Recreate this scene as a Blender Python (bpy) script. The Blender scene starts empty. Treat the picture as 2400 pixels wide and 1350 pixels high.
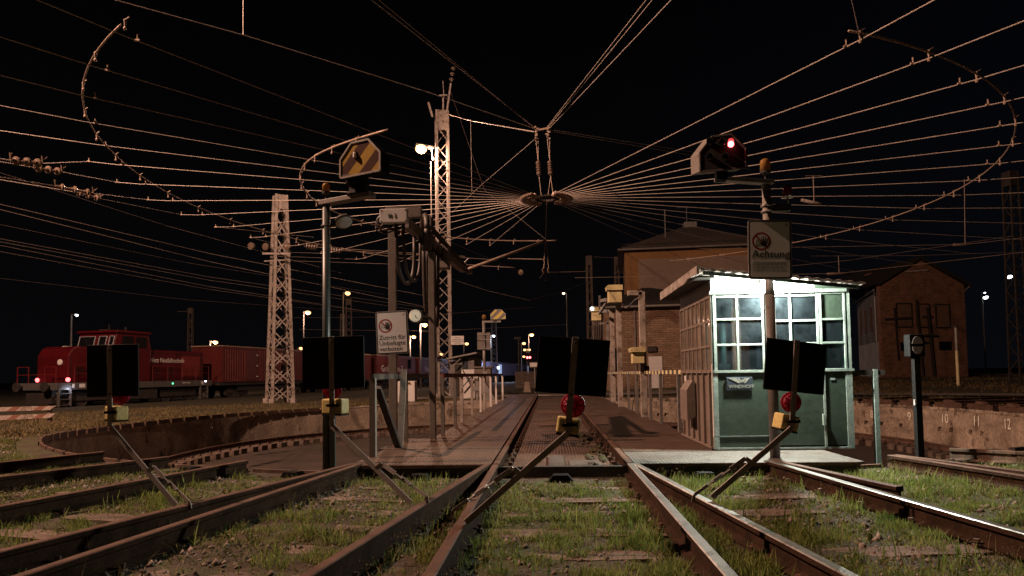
import bpy, math, random
import numpy as np
from mathutils import Vector, Matrix
random.seed(7)
rng = np.random.default_rng(11)
sc = bpy.context.scene
COL = sc.collection
R = math.radians
V = Vector

# ------------------------------------------------------------------ camera
CAM = V((0.0, 0.0, 1.0))
F = 1600.0                      # focal length in photo pixels (2400 wide)
SHY = 126.0
YAW, PITCH, ROLL = R(3.13), R(2.75), R(-0.86)
cam = bpy.data.objects.new('camera', bpy.data.cameras.new('camera'))
COL.objects.link(cam)
CM = Matrix.Rotation(YAW, 3, 'Z') @ Matrix.Rotation(R(90) + PITCH, 3, 'X') @ Matrix.Rotation(ROLL, 3, 'Z')
cam.matrix_world = Matrix.Translation(CAM) @ CM.to_4x4()
cam.data.sensor_width = 36
cam.data.lens = F / 2400 * 36
cam.data.shift_y = SHY / 2400
cam.data.clip_end = 2000
sc.camera = cam

# ------------------------------------------------------------------ world, exposure
w = bpy.data.worlds.new('World'); sc.world = w; w.use_nodes = True
bg = w.node_tree.nodes['Background']
wn, wl_ = w.node_tree.nodes, w.node_tree.links            # night sky: faint town glow low down, darker overhead, booth lamp's blue glow painted in at right
tc_ = wn.new('ShaderNodeTexCoord'); sx_ = wn.new('ShaderNodeSeparateXYZ'); wl_.new(tc_.outputs['Generated'], sx_.inputs[0])
cr_ = wn.new('ShaderNodeValToRGB'); cr_.color_ramp.elements[0].position = 0.0; cr_.color_ramp.elements[1].position = 0.5
cr_.color_ramp.elements[0].color = (0.0021, 0.0021, 0.0026, 1); cr_.color_ramp.elements[1].color = (0.0006, 0.0005, 0.0007, 1); wl_.new(sx_.outputs[2], cr_.inputs[0])
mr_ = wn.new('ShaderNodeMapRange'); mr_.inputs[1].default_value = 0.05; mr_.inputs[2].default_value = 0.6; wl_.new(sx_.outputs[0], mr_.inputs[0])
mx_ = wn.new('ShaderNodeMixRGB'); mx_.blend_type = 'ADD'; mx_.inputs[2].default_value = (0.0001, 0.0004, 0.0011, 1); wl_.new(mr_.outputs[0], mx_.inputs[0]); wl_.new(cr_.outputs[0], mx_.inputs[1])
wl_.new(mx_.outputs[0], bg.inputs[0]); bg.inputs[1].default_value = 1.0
sc.view_settings.view_transform = 'Standard'
sc.view_settings.look = 'None'
sc.view_settings.exposure = 0.0
sc.view_settings.gamma = 1.0
sc.cycles.use_denoising = True
sc.cycles.use_adaptive_sampling = False
sc.cycles.max_bounces = 6
sc.cycles.diffuse_bounces = 2
sc.cycles.glossy_bounces = 3
sc.cycles.transparent_max_bounces = 8
sc.cycles.sample_clamp_indirect = 3.0

WARM = (1.0, 0.585, 0.40)
KEY_POS = V((-17.0, 7.2, 18.0))
KEY_W = 39000
MAST_W = 2600
BOOTH_W = 1250
COOL = (0.95, 1.0, 0.87)

# ------------------------------------------------------------------ measuring from the photograph
def ray(px, py):
    return CM @ V(((px - 1200) / F, (675 + SHY - py) / F, -1.0))
def at(px, py, Y):
    d = ray(px, py); return CAM + d * ((Y - CAM.y) / d.y)
def atz(px, py, z):
    d = ray(px, py); return CAM + d * ((z - CAM.z) / d.z)
CX, CY, RP = 0.10, 20.4, 12.6          # turntable centre and pit radius
def pol(az, r, z=0.0):                 # azimuth from the camera side, positive to the right
    a = R(az); return V((CX + r * math.sin(a), CY - r * math.cos(a), z))
def azr(p):
    return math.degrees(math.atan2(p.x - CX, CY - p.y)), math.hypot(p.x - CX, p.y - CY)
def sst(x, a, b):
    t = min(1, max(0, (x - a) / (b - a))); return t * t * (3 - 2 * t)
def gz(x, y):
    f = sst(y, 11, 20)
    far = -0.35 + 0.15 * sst(x, -10, -3)
    if y > 33: far += min(0.45, 0.02 * (y - 33)) * sst(x, 2, 8)
    return -0.172 * (1 - f) + far * f

# ------------------------------------------------------------------ mesh helpers
WORG = {}
class MB:
    def __init__(s): s.v = []; s.f = []; s.m = []
    def add(s, vs, fs, mi=0):
        n = len(s.v); s.v += [tuple(x) for x in vs]
        s.f += [tuple(n + i for i in f) for f in fs]; s.m += [mi] * len(fs); return s
    def hexa(s, c, mi=0):
        return s.add(c, [(0, 3, 2, 1), (4, 5, 6, 7), (0, 1, 5, 4), (1, 2, 6, 5), (2, 3, 7, 6), (3, 0, 4, 7)], mi)
    def bx(s, x0, x1, y0, y1, z0, z1, mi=0):
        return s.hexa([(x0, y0, z0), (x1, y0, z0), (x1, y1, z0), (x0, y1, z0), (x0, y0, z1), (x1, y0, z1), (x1, y1, z1), (x0, y1, z1)], mi)
    def box(s, c, sz, M=None, mi=0):
        M = M or Matrix.Identity(3); c = V(c); h = [q / 2 for q in sz]; P = []
        for z in (-1, 1):
            for x, y in ((-1, -1), (1, -1), (1, 1), (-1, 1)):
                P.append(c + M @ V((x * h[0], y * h[1], z * h[2])))
        return s.hexa(P, mi)
    def bar(s, a, b, wd, h, up=(0, 0, 1), mi=0):
        a = V(a); b = V(b); d = (b - a).normalized(); u = V(up)
        if abs(d.dot(u.normalized())) > 0.99: u = V((0, 1, 0))
        x = d.cross(u).normalized(); u = x.cross(d).normalized()
        P = [p + x * (i * wd / 2) + u * (j * h / 2) for p in (a, b) for i, j in ((-1, -1), (1, -1), (1, 1), (-1, 1))]
        return s.hexa(P, mi)
    def tube(s, pts, r, n=6, mi=0, caps=True):
        pts = [V(p) for p in pts]; N = len(pts); base = len(s.v); prev = None
        for i, p in enumerate(pts):
            d = (pts[min(i + 1, N - 1)] - pts[max(i - 1, 0)]).normalized()
            if prev is None:
                u = V((0, 0, 1)) if abs(d.z) < 0.9 else V((0, 1, 0))
                x = d.cross(u).normalized()
            else:
                x = (prev - d * prev.dot(d)).normalized()
            prev = x; y = d.cross(x)
            rr = r[i] if isinstance(r, (list, tuple)) else r
            for k in range(n):
                a = 2 * math.pi * k / n
                s.v.append(tuple(p + (x * math.cos(a) + y * math.sin(a)) * rr))
        for i in range(N - 1):
            for k in range(n):
                s.f.append((base + i * n + k, base + i * n + (k + 1) % n, base + (i + 1) * n + (k + 1) % n, base + (i + 1) * n + k)); s.m.append(mi)
        if caps:
            s.f.append(tuple(base + k for k in range(n))[::-1]); s.m.append(mi)
            s.f.append(tuple(base + (N - 1) * n + k for k in range(n))); s.m.append(mi)
        return s
    def lathe(s, o, axis, prof, n=16, mi=0):          # prof: (radius, distance along axis)
        ax = V(axis).normalized()
        return s.tube_prof(V(o), ax, prof, n, mi)
    def tube_prof(s, o, ax, prof, n, mi):
        u = V((0, 0, 1)) if abs(ax.z) < 0.9 else V((1, 0, 0))
        x = ax.cross(u).normalized(); y = ax.cross(x); base = len(s.v)
        for r, h in prof:
            for k in range(n):
                a = 2 * math.pi * k / n
                s.v.append(tuple(o + ax * h + (x * math.cos(a) + y * math.sin(a)) * max(r, 1e-4)))
        for i in range(len(prof) - 1):
            for k in range(n):
                s.f.append((base + i * n + k, base + i * n + (k + 1) % n, base + (i + 1) * n + (k + 1) % n, base + (i + 1) * n + k)); s.m.append(mi)
        s.f.append(tuple(base + k for k in range(n))[::-1]); s.m.append(mi)
        s.f.append(tuple(base + (len(prof) - 1) * n + k for k in range(n))); s.m.append(mi)
        return s
    def prism(s, poly, off, mi=0):                     # poly: 3D points, off: extrusion vector
        n = len(poly); off = V(off); P = [V(p) for p in poly]
        return s.add(P + [p + off for p in P], [tuple(range(n))[::-1], tuple(range(n, 2 * n))] + [(i, (i + 1) % n, n + (i + 1) % n, n + i) for i in range(n)], mi)
    def torus(s, c, ax, Rr, r, n=32, k=8, a0=0, a1=360, mi=0):
        ax = V(ax).normalized(); u = V((0, 0, 1)) if abs(ax.z) < 0.9 else V((1, 0, 0))
        x = ax.cross(u).normalized(); y = ax.cross(x)
        pts = [V(c) + (x * math.cos(R(a0 + (a1 - a0) * i / n)) + y * math.sin(R(a0 + (a1 - a0) * i / n))) * Rr for i in range(n + 1)]
        return s.tube(pts, r, k, mi)
    def build(s, name, mats, parent=None, org=None, smooth=False, bevel=0, fixn=True):
        if org is None: org = WORG[parent.name] if parent else V((0, 0, 0))
        org = V(org)
        me = bpy.data.meshes.new(name)
        me.from_pydata([(x - org.x, y - org.y, z - org.z) for x, y, z in s.v], [], s.f)
        if not isinstance(mats, (list, tuple)): mats = [mats]
        for m in mats: me.materials.append(m)
        if len(mats) > 1: me.polygons.foreach_set('material_index', s.m)
        if fixn:
            import bmesh
            b = bmesh.new(); b.from_mesh(me); bmesh.ops.recalc_face_normals(b, faces=b.faces); b.to_mesh(me); b.free()
        if smooth: me.polygons.foreach_set('use_smooth', [True] * len(me.polygons))
        me.update()
        o = bpy.data.objects.new(name, me); COL.objects.link(o)
        if parent: o.parent = parent
        else: o.location = org
        WORG[o.name] = org
        if bevel:
            md = o.modifiers.new('bevel', 'BEVEL'); md.width = bevel; md.segments = 2; md.limit_method = 'ANGLE'
        return o
def tag(o, label, cat, group=None):
    o['label'] = label; o['category'] = cat
    if group: o['group'] = group
    return o
def thing(name, loc, label, cat, group=None):
    o = bpy.data.objects.new(name, None); COL.objects.link(o); o.location = loc; o.empty_display_size = 0.2
    WORG[o.name] = V(loc); return tag(o, label, cat, group)
def kind(o, k): o['kind'] = k; return o
def text(name, body, size, org, ux, uz, mat, parent, ext=0.0015, align='LEFT', sx=1.0):
    cu = bpy.data.curves.new(name, 'FONT'); cu.body = body; cu.size = size; cu.extrude = ext; cu.align_x = align; cu.resolution_u = 3
    t = bpy.data.objects.new(name, cu); COL.objects.link(t)
    dg = bpy.context.evaluated_depsgraph_get(); me = bpy.data.meshes.new_from_object(t.evaluated_get(dg))
    bpy.data.objects.remove(t); bpy.data.curves.remove(cu)
    ux = V(ux).normalized(); uz = V(uz).normalized(); n = ux.cross(uz)
    M = Matrix((ux * sx, uz, n)).transposed().to_4x4(); M.translation = V(org) - WORG[parent.name]
    me.transform(M); me.materials.clear(); me.materials.append(mat)
    o = bpy.data.objects.new(name, me); COL.objects.link(o); o.parent = parent; WORG[o.name] = WORG[parent.name]
    return o

# ------------------------------------------------------------------ materials
def _new(name):
    m = bpy.data.materials.new(name); m.use_nodes = True
    nt = m.node_tree; return m, nt, nt.nodes['Principled BSDF']
def mat(name, c1, c2=None, scale=4.0, rough=0.7, metal=0.0, bump=0.0, bscale=None, stretch=(1, 1, 1), spots=None, spotscale=14.0, spotamt=0.45, island=0.0, spec=0.4, transl=0.0, fine=0.20):
    m, nt, p = _new(name); N = nt.nodes; L = nt.links
    p.inputs['Roughness'].default_value = rough; p.inputs['Metallic'].default_value = metal
    p.inputs['Specular IOR Level'].default_value = spec
    tc = N.new('ShaderNodeTexCoord'); mp = N.new('ShaderNodeMapping'); mp.inputs['Scale'].default_value = stretch
    L.new(tc.outputs['Object'], mp.inputs[0])
    no = N.new('ShaderNodeTexNoise'); no.inputs['Scale'].default_value = scale; no.inputs['Detail'].default_value = 8; no.inputs['Roughness'].default_value = 0.65
    L.new(mp.outputs[0], no.inputs['Vector'])
    cr = N.new('ShaderNodeValToRGB'); cr.color_ramp.elements[0].position = 0.32; cr.color_ramp.elements[1].position = 0.68
    cr.color_ramp.elements[0].color = (*c1, 1); cr.color_ramp.elements[1].color = (*(c2 or c1), 1)
    L.new(no.outputs[0], cr.inputs[0]); out = cr.outputs[0]
    if spots:
        n2 = N.new('ShaderNodeTexNoise'); n2.inputs['Scale'].default_value = spotscale; n2.inputs['Detail'].default_value = 6; n2.inputs['Roughness'].default_value = 0.7
        L.new(mp.outputs[0], n2.inputs['Vector'])
        r2 = N.new('ShaderNodeValToRGB'); r2.color_ramp.elements[0].position = 1 - spotamt - 0.04; r2.color_ramp.elements[1].position = 1 - spotamt + 0.06
        L.new(n2.outputs[0], r2.inputs[0])
        mx = N.new('ShaderNodeMixRGB'); L.new(r2.outputs[0], mx.inputs[0]); L.new(out, mx.inputs[1]); mx.inputs[2].default_value = (*spots, 1); out = mx.outputs[0]
    if fine and c2:
        n3 = N.new('ShaderNodeTexNoise'); n3.inputs['Scale'].default_value = min(120, scale * 9 + 8); n3.inputs['Detail'].default_value = 5; n3.inputs['Roughness'].default_value = 0.8
        L.new(mp.outputs[0], n3.inputs['Vector']); m3 = N.new('ShaderNodeMapRange'); m3.inputs['From Min'].default_value = 0.33; m3.inputs['From Max'].default_value = 0.67
        m3.inputs['To Min'].default_value = 1 - fine * 1.6; m3.inputs['To Max'].default_value = 1 + fine; L.new(n3.outputs[0], m3.inputs[0])
        h3 = N.new('ShaderNodeHueSaturation'); L.new(m3.outputs[0], h3.inputs['Value']); L.new(out, h3.inputs['Color']); out = h3.outputs[0]
    if island:
        ge = N.new('ShaderNodeNewGeometry'); hs = N.new('ShaderNodeHueSaturation'); ma = N.new('ShaderNodeMapRange')
        ma.inputs['To Min'].default_value = 1 - island; ma.inputs['To Max'].default_value = 1 + island
        L.new(ge.outputs['Random Per Island'], ma.inputs[0]); L.new(ma.outputs[0], hs.inputs['Value']); L.new(out, hs.inputs['Color']); out = hs.outputs[0]
    L.new(out, p.inputs['Base Color'])
    if bump:
        nb = N.new('ShaderNodeTexNoise'); nb.inputs['Scale'].default_value = bscale or scale * 6; nb.inputs['Detail'].default_value = 6
        L.new(mp.outputs[0], nb.inputs['Vector'])
        b = N.new('ShaderNodeBump'); b.inputs['Strength'].default_value = bump; b.inputs['Distance'].default_value = 0.02
        L.new(nb.outputs[0], b.inputs['Height']); L.new(b.outputs[0], p.inputs['Normal'])
    if transl:
        t = N.new('ShaderNodeBsdfTranslucent'); L.new(out, t.inputs[0]); ms = N.new('ShaderNodeMixShader'); ms.inputs[0].default_value = transl
        L.new(p.outputs[0], ms.inputs[1]); L.new(t.outputs[0], ms.inputs[2]); L.new(ms.outputs[0], N['Material Output'].inputs[0])
    return m
def emit(name, col, st):
    m, nt, p = _new(name); p.inputs['Base Color'].default_value = (*col, 1)
    p.inputs['Emission Color'].default_value = (*col, 1); p.inputs['Emission Strength'].default_value = st; return m
def brick(name, c1, c2, mortar, scale=1.0, dirt=(0.03, 0.02, 0.015), dirtamt=0.4):
    m, nt, p = _new(name); N = nt.nodes; L = nt.links; p.inputs['Roughness'].default_value = 0.9
    tc = N.new('ShaderNodeTexCoord'); sp = N.new('ShaderNodeSeparateXYZ'); L.new(tc.outputs['Object'], sp.inputs[0])
    ad = N.new('ShaderNodeMath'); L.new(sp.outputs[0], ad.inputs[0]); L.new(sp.outputs[1], ad.inputs[1])
    cb = N.new('ShaderNodeCombineXYZ'); L.new(ad.outputs[0], cb.inputs[0]); L.new(sp.outputs[2], cb.inputs[1])
    b = N.new('ShaderNodeTexBrick'); L.new(cb.outputs[0], b.inputs[0]); b.inputs['Scale'].default_value = scale
    b.inputs['Color1'].default_value = (*c1, 1); b.inputs['Color2'].default_value = (*c2, 1); b.inputs['Mortar'].default_value = (*mortar, 1)
    b.inputs['Mortar Size'].default_value = 0.02; b.inputs['Brick Width'].default_value = 0.42; b.inputs['Row Height'].default_value = 0.15; b.inputs['Bias'].default_value = -0.1
    n2 = N.new('ShaderNodeTexNoise'); n2.inputs['Scale'].default_value = 1.7; n2.inputs['Detail'].default_value = 10; n2.inputs['Roughness'].default_value = 0.7; L.new(tc.outputs['Object'], n2.inputs[0])
    r2 = N.new('ShaderNodeValToRGB'); r2.color_ramp.elements[0].position = 1 - dirtamt - 0.1; r2.color_ramp.elements[1].position = 1 - dirtamt + 0.25
    L.new(n2.outputs[0], r2.inputs[0]); mx = N.new('ShaderNodeMixRGB'); L.new(r2.outputs[0], mx.inputs[0]); L.new(b.outputs[0], mx.inputs[1]); mx.inputs[2].default_value = (*dirt, 1)
    L.new(mx.outputs[0], p.inputs['Base Color'])
    bp = N.new('ShaderNodeBump'); bp.inputs['Strength'].default_value = 0.5; bp.inputs['Distance'].default_value = 0.02; bp.invert = True
    L.new(b.outputs['Fac'], bp.inputs['Height']); L.new(bp.outputs[0], p.inputs['Normal'])
    return m
def glass(name, tint=(0.8, 0.9, 0.9), gl=0.12, dirt=0.035, dcol=(0.13, 0.17, 0.20)):
    m, nt, p = _new(name); N = nt.nodes; L = nt.links
    t = N.new('ShaderNodeBsdfTransparent'); t.inputs[0].default_value = (*tint, 1)
    g = N.new('ShaderNodeBsdfGlossy'); g.inputs['Roughness'].default_value = 0.06
    d = N.new('ShaderNodeBsdfDiffuse'); d.inputs[0].default_value = (*dcol, 1)
    lw = N.new('ShaderNodeLayerWeight'); lw.inputs[0].default_value = 0.3
    ma = N.new('ShaderNodeMath'); ma.operation = 'MULTIPLY_ADD'; ma.inputs[1].default_value = 0.5; ma.inputs[2].default_value = gl; L.new(lw.outputs['Fresnel'], ma.inputs[0])
    m1 = N.new('ShaderNodeMixShader'); L.new(ma.outputs[0], m1.inputs[0]); L.new(t.outputs[0], m1.inputs[1]); L.new(g.outputs[0], m1.inputs[2])
    tc = N.new('ShaderNodeTexCoord'); n2 = N.new('ShaderNodeTexNoise'); n2.inputs['Scale'].default_value = 5; n2.inputs['Detail'].default_value = 10; n2.inputs['Roughness'].default_value = 0.75; L.new(tc.outputs['Object'], n2.inputs[0])
    mr = N.new('ShaderNodeMapRange'); mr.inputs['From Min'].default_value = 0.35; mr.inputs['From Max'].default_value = 0.75; mr.inputs['To Min'].default_value = dirt * 0.3; mr.inputs['To Max'].default_value = dirt * 2.2; L.new(n2.outputs[0], mr.inputs[0])
    m2 = N.new('ShaderNodeMixShader'); L.new(mr.outputs[0], m2.inputs[0]); L.new(m1.outputs[0], m2.inputs[1]); L.new(d.outputs[0], m2.inputs[2])
    L.new(m2.outputs[0], N['Material Output'].inputs[0]); return m
def ribbed(name, c1, c2, axis=1, freq=9.0, rough=0.55, bump=0.8, spots=None):
    m = mat(name, c1, c2, scale=1.6, rough=rough, spots=spots, spotscale=3.5, spotamt=0.42)
    nt = m.node_tree; N = nt.nodes; L = nt.links; p = N['Principled BSDF']
    tc = N.new('ShaderNodeTexCoord'); wv = N.new('ShaderNodeTexWave'); wv.bands_direction = 'XYZ'[axis]; wv.inputs['Scale'].default_value = freq; wv.inputs['Distortion'].default_value = 0.0
    L.new(tc.outputs['Object'], wv.inputs[0])
    w2 = N.new('ShaderNodeTexWave'); w2.bands_direction = 'XYZ'[1 - axis]; w2.inputs['Scale'].default_value = freq; L.new(tc.outputs['Object'], w2.inputs[0])
    mu = N.new('ShaderNodeMath'); mu.operation = 'MULTIPLY'; L.new(wv.outputs['Fac'], mu.inputs[0]); L.new(w2.outputs['Fac'], mu.inputs[1])
    b = N.new('ShaderNodeBump'); b.inputs['Strength'].default_value = bump; b.inputs['Distance'].default_value = 0.012
    L.new(mu.outputs[0], b.inputs['Height']); L.new(b.outputs[0], p.inputs['Normal']); return m

m_soil = mat('soil', (0.022, 0.014, 0.009), (0.060, 0.042, 0.027), scale=2.2, rough=0.95, bump=1.0, bscale=30, spots=(0.045, 0.052, 0.016), spotscale=3.0, spotamt=0.48)
m_pitfloor = mat('pit_floor', (0.024, 0.016, 0.012), (0.055, 0.038, 0.029), scale=0.8, rough=0.85, bump=0.4, bscale=12, spots=(0.035, 0.025, 0.02), spotscale=2.0, spotamt=0.42)
m_concrete = mat('pit_concrete', (0.20, 0.152, 0.116), (0.50, 0.40, 0.31), scale=1.1, rough=0.9, bump=0.7, bscale=22, stretch=(1, 1, 0.55), spots=(0.10, 0.07, 0.052), spotscale=2.3, spotamt=0.40, fine=0.32)
m_coping = mat('coping_stone', (0.22, 0.16, 0.12), (0.46, 0.37, 0.30), scale=2.5, rough=0.9, bump=0.5, spots=(0.06, 0.045, 0.035), spotscale=2.2, spotamt=0.45)
m_asphalt = mat('asphalt', (0.10, 0.085, 0.075), (0.17, 0.145, 0.13), scale=1.0, rough=0.9, bump=0.3, bscale=40)
m_rust = mat('rusty_steel', (0.055, 0.030, 0.020), (0.135, 0.075, 0.050), scale=5, rough=0.72, bump=0.25, bscale=60, spots=(0.03, 0.02, 0.016), spotscale=9, spotamt=0.4)
m_railside = mat('rusty_rail_side', (0.016, 0.009, 0.006), (0.046, 0.025, 0.016), scale=5, rough=0.95, spec=0.08, bump=0.35, bscale=60, spots=(0.018, 0.012, 0.010), spotscale=9, spotamt=0.4)
m_railtop = mat('worn_rail_head', (0.055, 0.029, 0.020), (0.115, 0.065, 0.048), scale=3, rough=0.72, metal=0.0, spec=0.2, stretch=(1, 1, 1), bump=0.1, bscale=80)
m_polish = mat('polished_rail_head', (0.34, 0.33, 0.32), (0.50, 0.48, 0.46), scale=4, rough=0.36, metal=0.85, bump=0.06, bscale=90, spots=(0.16, 0.11, 0.085), spotscale=6, spotamt=0.40)
m_wood = mat('weathered_sleeper', (0.06, 0.042, 0.033), (0.23, 0.165, 0.13), scale=2.2, rough=0.95, bump=0.9, bscale=20, stretch=(0.7, 7, 7))
m_deck = ribbed('deck_plate', (0.050, 0.028, 0.019), (0.100, 0.062, 0.043), axis=1, freq=7.5, spots=(0.034, 0.019, 0.013))
m_dark = mat('dark_steel', (0.020, 0.016, 0.014), (0.045, 0.034, 0.028), scale=6, rough=0.65, bump=0.15)
m_black = mat('matt_black', (0.004, 0.004, 0.004), (0.007, 0.006, 0.006), scale=8, rough=0.8, spec=0.15)
m_signblack = mat('black_board', (0.004, 0.004, 0.004), (0.010, 0.008, 0.008), scale=5, rough=0.6, spec=0.15, bump=0.05, spots=(0.016, 0.012, 0.011), spotscale=9, spotamt=0.33)
m_bar = mat('grey_flat_bar', (0.27, 0.235, 0.225), (0.38, 0.335, 0.32), scale=9, rough=0.5, metal=0.3, bump=0.08)
m_zinc = mat('galvanised_steel', (0.20, 0.185, 0.175), (0.36, 0.335, 0.315), scale=7, rough=0.55, metal=0.35, bump=0.08, spots=(0.14, 0.10, 0.08), spotscale=8, spotamt=0.36)
m_grey = mat('grey_paint', (0.155, 0.135, 0.125), (0.21, 0.185, 0.17), scale=5, rough=0.5, bump=0.05, spots=(0.10, 0.075, 0.06), spotscale=10, spotamt=0.34)
m_polegreen = mat('dark_green_pole', (0.035, 0.040, 0.037), (0.055, 0.062, 0.058), scale=6, rough=0.4)
m_polewarm = mat('brown_grey_pole', (0.16, 0.135, 0.12), (0.22, 0.19, 0.17), scale=5, rough=0.5, spots=(0.11, 0.08, 0.06), spotscale=9, spotamt=0.36)
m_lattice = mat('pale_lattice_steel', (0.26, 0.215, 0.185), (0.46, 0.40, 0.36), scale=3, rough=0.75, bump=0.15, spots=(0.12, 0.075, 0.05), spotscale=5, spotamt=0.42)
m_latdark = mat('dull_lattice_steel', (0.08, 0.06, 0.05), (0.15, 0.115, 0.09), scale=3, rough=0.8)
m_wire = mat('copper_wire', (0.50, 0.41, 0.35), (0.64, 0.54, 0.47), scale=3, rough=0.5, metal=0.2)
m_wiredim = mat('dimly_lit_wire', (0.19, 0.14, 0.115), (0.26, 0.20, 0.165), scale=3, rough=0.6)  # darker than the contact wires: their dim lighting is put into the colour
m_pipe = mat('ring_pipe', (0.30, 0.21, 0.16), (0.44, 0.33, 0.26), scale=4, rough=0.5, metal=0.2)
m_insul = mat('brown_insulator', (0.13, 0.088, 0.066), (0.21, 0.15, 0.115), scale=6, rough=0.25, spec=0.6)
m_greenpaint = mat('green_booth_paint', (0.021, 0.034, 0.024), (0.033, 0.049, 0.035), scale=1.8, rough=0.5, bump=0.12, bscale=9, spots=(0.020, 0.029, 0.021), spotscale=2.4, spotamt=0.42)
m_frame = mat('pale_green_frame', (0.13, 0.165, 0.145), (0.24, 0.275, 0.25), scale=6, rough=0.55, bump=0.15, spots=(0.07, 0.065, 0.05), spotscale=16, spotamt=0.36)
m_boothside = mat('brown_booth_side', (0.155, 0.115, 0.095), (0.215, 0.17, 0.145), scale=3, rough=0.6, bump=0.08)
m_gable = mat('white_gable_board', (0.66, 0.69, 0.66), (0.78, 0.80, 0.78), scale=3, rough=0.7)
m_roofsheet = mat('fibre_cement', (0.22, 0.18, 0.16), (0.38, 0.33, 0.30), scale=4, rough=0.95, bump=0.4, spots=(0.11, 0.085, 0.07), spotscale=7, spotamt=0.42)
m_signwhite = mat('white_sign_face', (0.62, 0.60, 0.60), (0.70, 0.68, 0.68), scale=3, rough=0.45, spots=(0.50, 0.46, 0.44), spotscale=5, spotamt=0.3, fine=0.04)
m_ink = mat('black_ink', (0.012, 0.011, 0.012), rough=0.6)
m_inkred = mat('dark_red_ink', (0.24, 0.025, 0.022), (0.28, 0.03, 0.026), rough=0.5, fine=0)
m_inkgrey = mat('faded_grey_ink', (0.30, 0.30, 0.31), rough=0.6)
m_yel = mat('yellow_housing', (0.52, 0.40, 0.14), (0.62, 0.50, 0.21), scale=5, rough=0.45, bump=0.03, spots=(0.38, 0.28, 0.10), spotscale=7, spotamt=0.35)
m_yelpale = mat('pale_yellow_box', (0.62, 0.52, 0.26), (0.74, 0.64, 0.36), scale=5, rough=0.5, spots=(0.42, 0.34, 0.19), spotscale=7, spotamt=0.38)
m_redlens = mat('red_lens', (0.38, 0.022, 0.065), (0.60, 0.05, 0.12), scale=40, rough=0.35, bump=0.9, bscale=70, transl=0.6)
m_amber = mat('amber_lens', (0.34, 0.17, 0.045), (0.44, 0.24, 0.07), scale=20, rough=0.15, transl=0.4)
m_darkred = mat('dark_red_lens', (0.20, 0.008, 0.012), (0.26, 0.012, 0.015), scale=20, rough=0.15, transl=0.3)
m_lampglass = mat('frosted_lamp_glass', (0.45, 0.46, 0.46), (0.62, 0.62, 0.60), scale=30, rough=0.1, bump=0.3)
m_bluesheet = mat('blue_plate', (0.020, 0.029, 0.042), (0.030, 0.040, 0.054), scale=3, rough=0.4, spots=(0.036, 0.046, 0.058), spotscale=8, spotamt=0.35)
m_platelogo = mat('pale_logo', (0.20, 0.20, 0.17), (0.25, 0.25, 0.22), scale=5, rough=0.5)
m_trainred = mat('traffic_red', (0.066, 0.003, 0.006), (0.094, 0.005, 0.008), scale=1.2, rough=0.4, spots=(0.046, 0.004, 0.005), spotscale=1.5, spotamt=0.36)
m_contred = mat('container_red', (0.085, 0.010, 0.009), (0.12, 0.015, 0.013), scale=0.7, rough=0.55, spots=(0.055, 0.010, 0.008), spotscale=1.6, spotamt=0.36)
m_contblue = mat('container_blue', (0.24, 0.23, 0.40), (0.33, 0.32, 0.50), scale=0.7, rough=0.35, spots=(0.12, 0.11, 0.2), spotscale=1.6, spotamt=0.36)
m_controoflit = mat('lamplit_container_roof', (0.40, 0.26, 0.17), (0.52, 0.36, 0.24), scale=1.5, rough=0.8)  # warm lamp light on the wagon roofs is put into this colour
m_chassis = mat('dark_underframe', (0.018, 0.014, 0.013), (0.035, 0.027, 0.023), scale=3, rough=0.8)
m_locogrey = mat('grey_sill', (0.07, 0.062, 0.06), (0.10, 0.09, 0.085), scale=3, rough=0.6)
m_white = mat('white_paint', (0.66, 0.62, 0.60), (0.76, 0.72, 0.70), scale=4, rough=0.6)
m_numeral = mat('numeral_paint', (0.86, 0.82, 0.72), (0.90, 0.86, 0.76), scale=4, rough=0.7, fine=0.05)
m_redpaint = mat('red_stripe', (0.36, 0.06, 0.04), (0.44, 0.09, 0.06), scale=6, rough=0.7)
m_beige = mat('beige_render', (0.25, 0.185, 0.145), (0.29, 0.215, 0.17), scale=0.4, rough=0.95, bump=0.1)
m_ochre = mat('ochre_render', (0.26, 0.135, 0.055), (0.29, 0.155, 0.065), scale=0.5, rough=0.95, bump=0.1)
m_tile = mat('dark_roof_tile', (0.018, 0.014, 0.012), (0.036, 0.028, 0.024), scale=1.5, rough=0.9, bump=0.6, bscale=4, stretch=(3, 3, 1))
m_slate = mat('dark_slate', (0.016, 0.013, 0.012), (0.04, 0.03, 0.026), scale=2, rough=0.9, spots=(0.10, 0.08, 0.07), spotscale=5, spotamt=0.27)
m_brick = brick('yellow_brown_brick', (0.33, 0.21, 0.135), (0.21, 0.125, 0.078), (0.15, 0.112, 0.085), dirtamt=0.40, dirt=(0.10, 0.06, 0.04))
m_brickred = brick('old_red_brick', (0.31, 0.14, 0.082), (0.20, 0.088, 0.05), (0.13, 0.09, 0.065), dirtamt=0.44)
m_brickfill = brick('infilled_brick', (0.21, 0.115, 0.072), (0.16, 0.082, 0.05), (0.1, 0.07, 0.05), dirtamt=0.42, dirt=(0.08, 0.045, 0.03))
m_plaster = mat('flaking_plaster', (0.20, 0.19, 0.18), (0.34, 0.33, 0.32), scale=1.0, rough=0.95, stretch=(1, 1, 0.3), spots=(0.08, 0.06, 0.05), spotscale=1.6, spotamt=0.42)
m_plasterwhite = mat('white_plaster', (0.44, 0.43, 0.42), (0.60, 0.59, 0.58), scale=1.0, rough=0.95, spots=(0.16, 0.12, 0.10), spotscale=1.8, spotamt=0.36)
m_glass = glass('booth_glass', tint=(0.52, 0.60, 0.62))
m_glasswarm = glass('dusty_side_glass', gl=0.10, dirt=0.22, dcol=(0.34, 0.25, 0.2))
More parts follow.
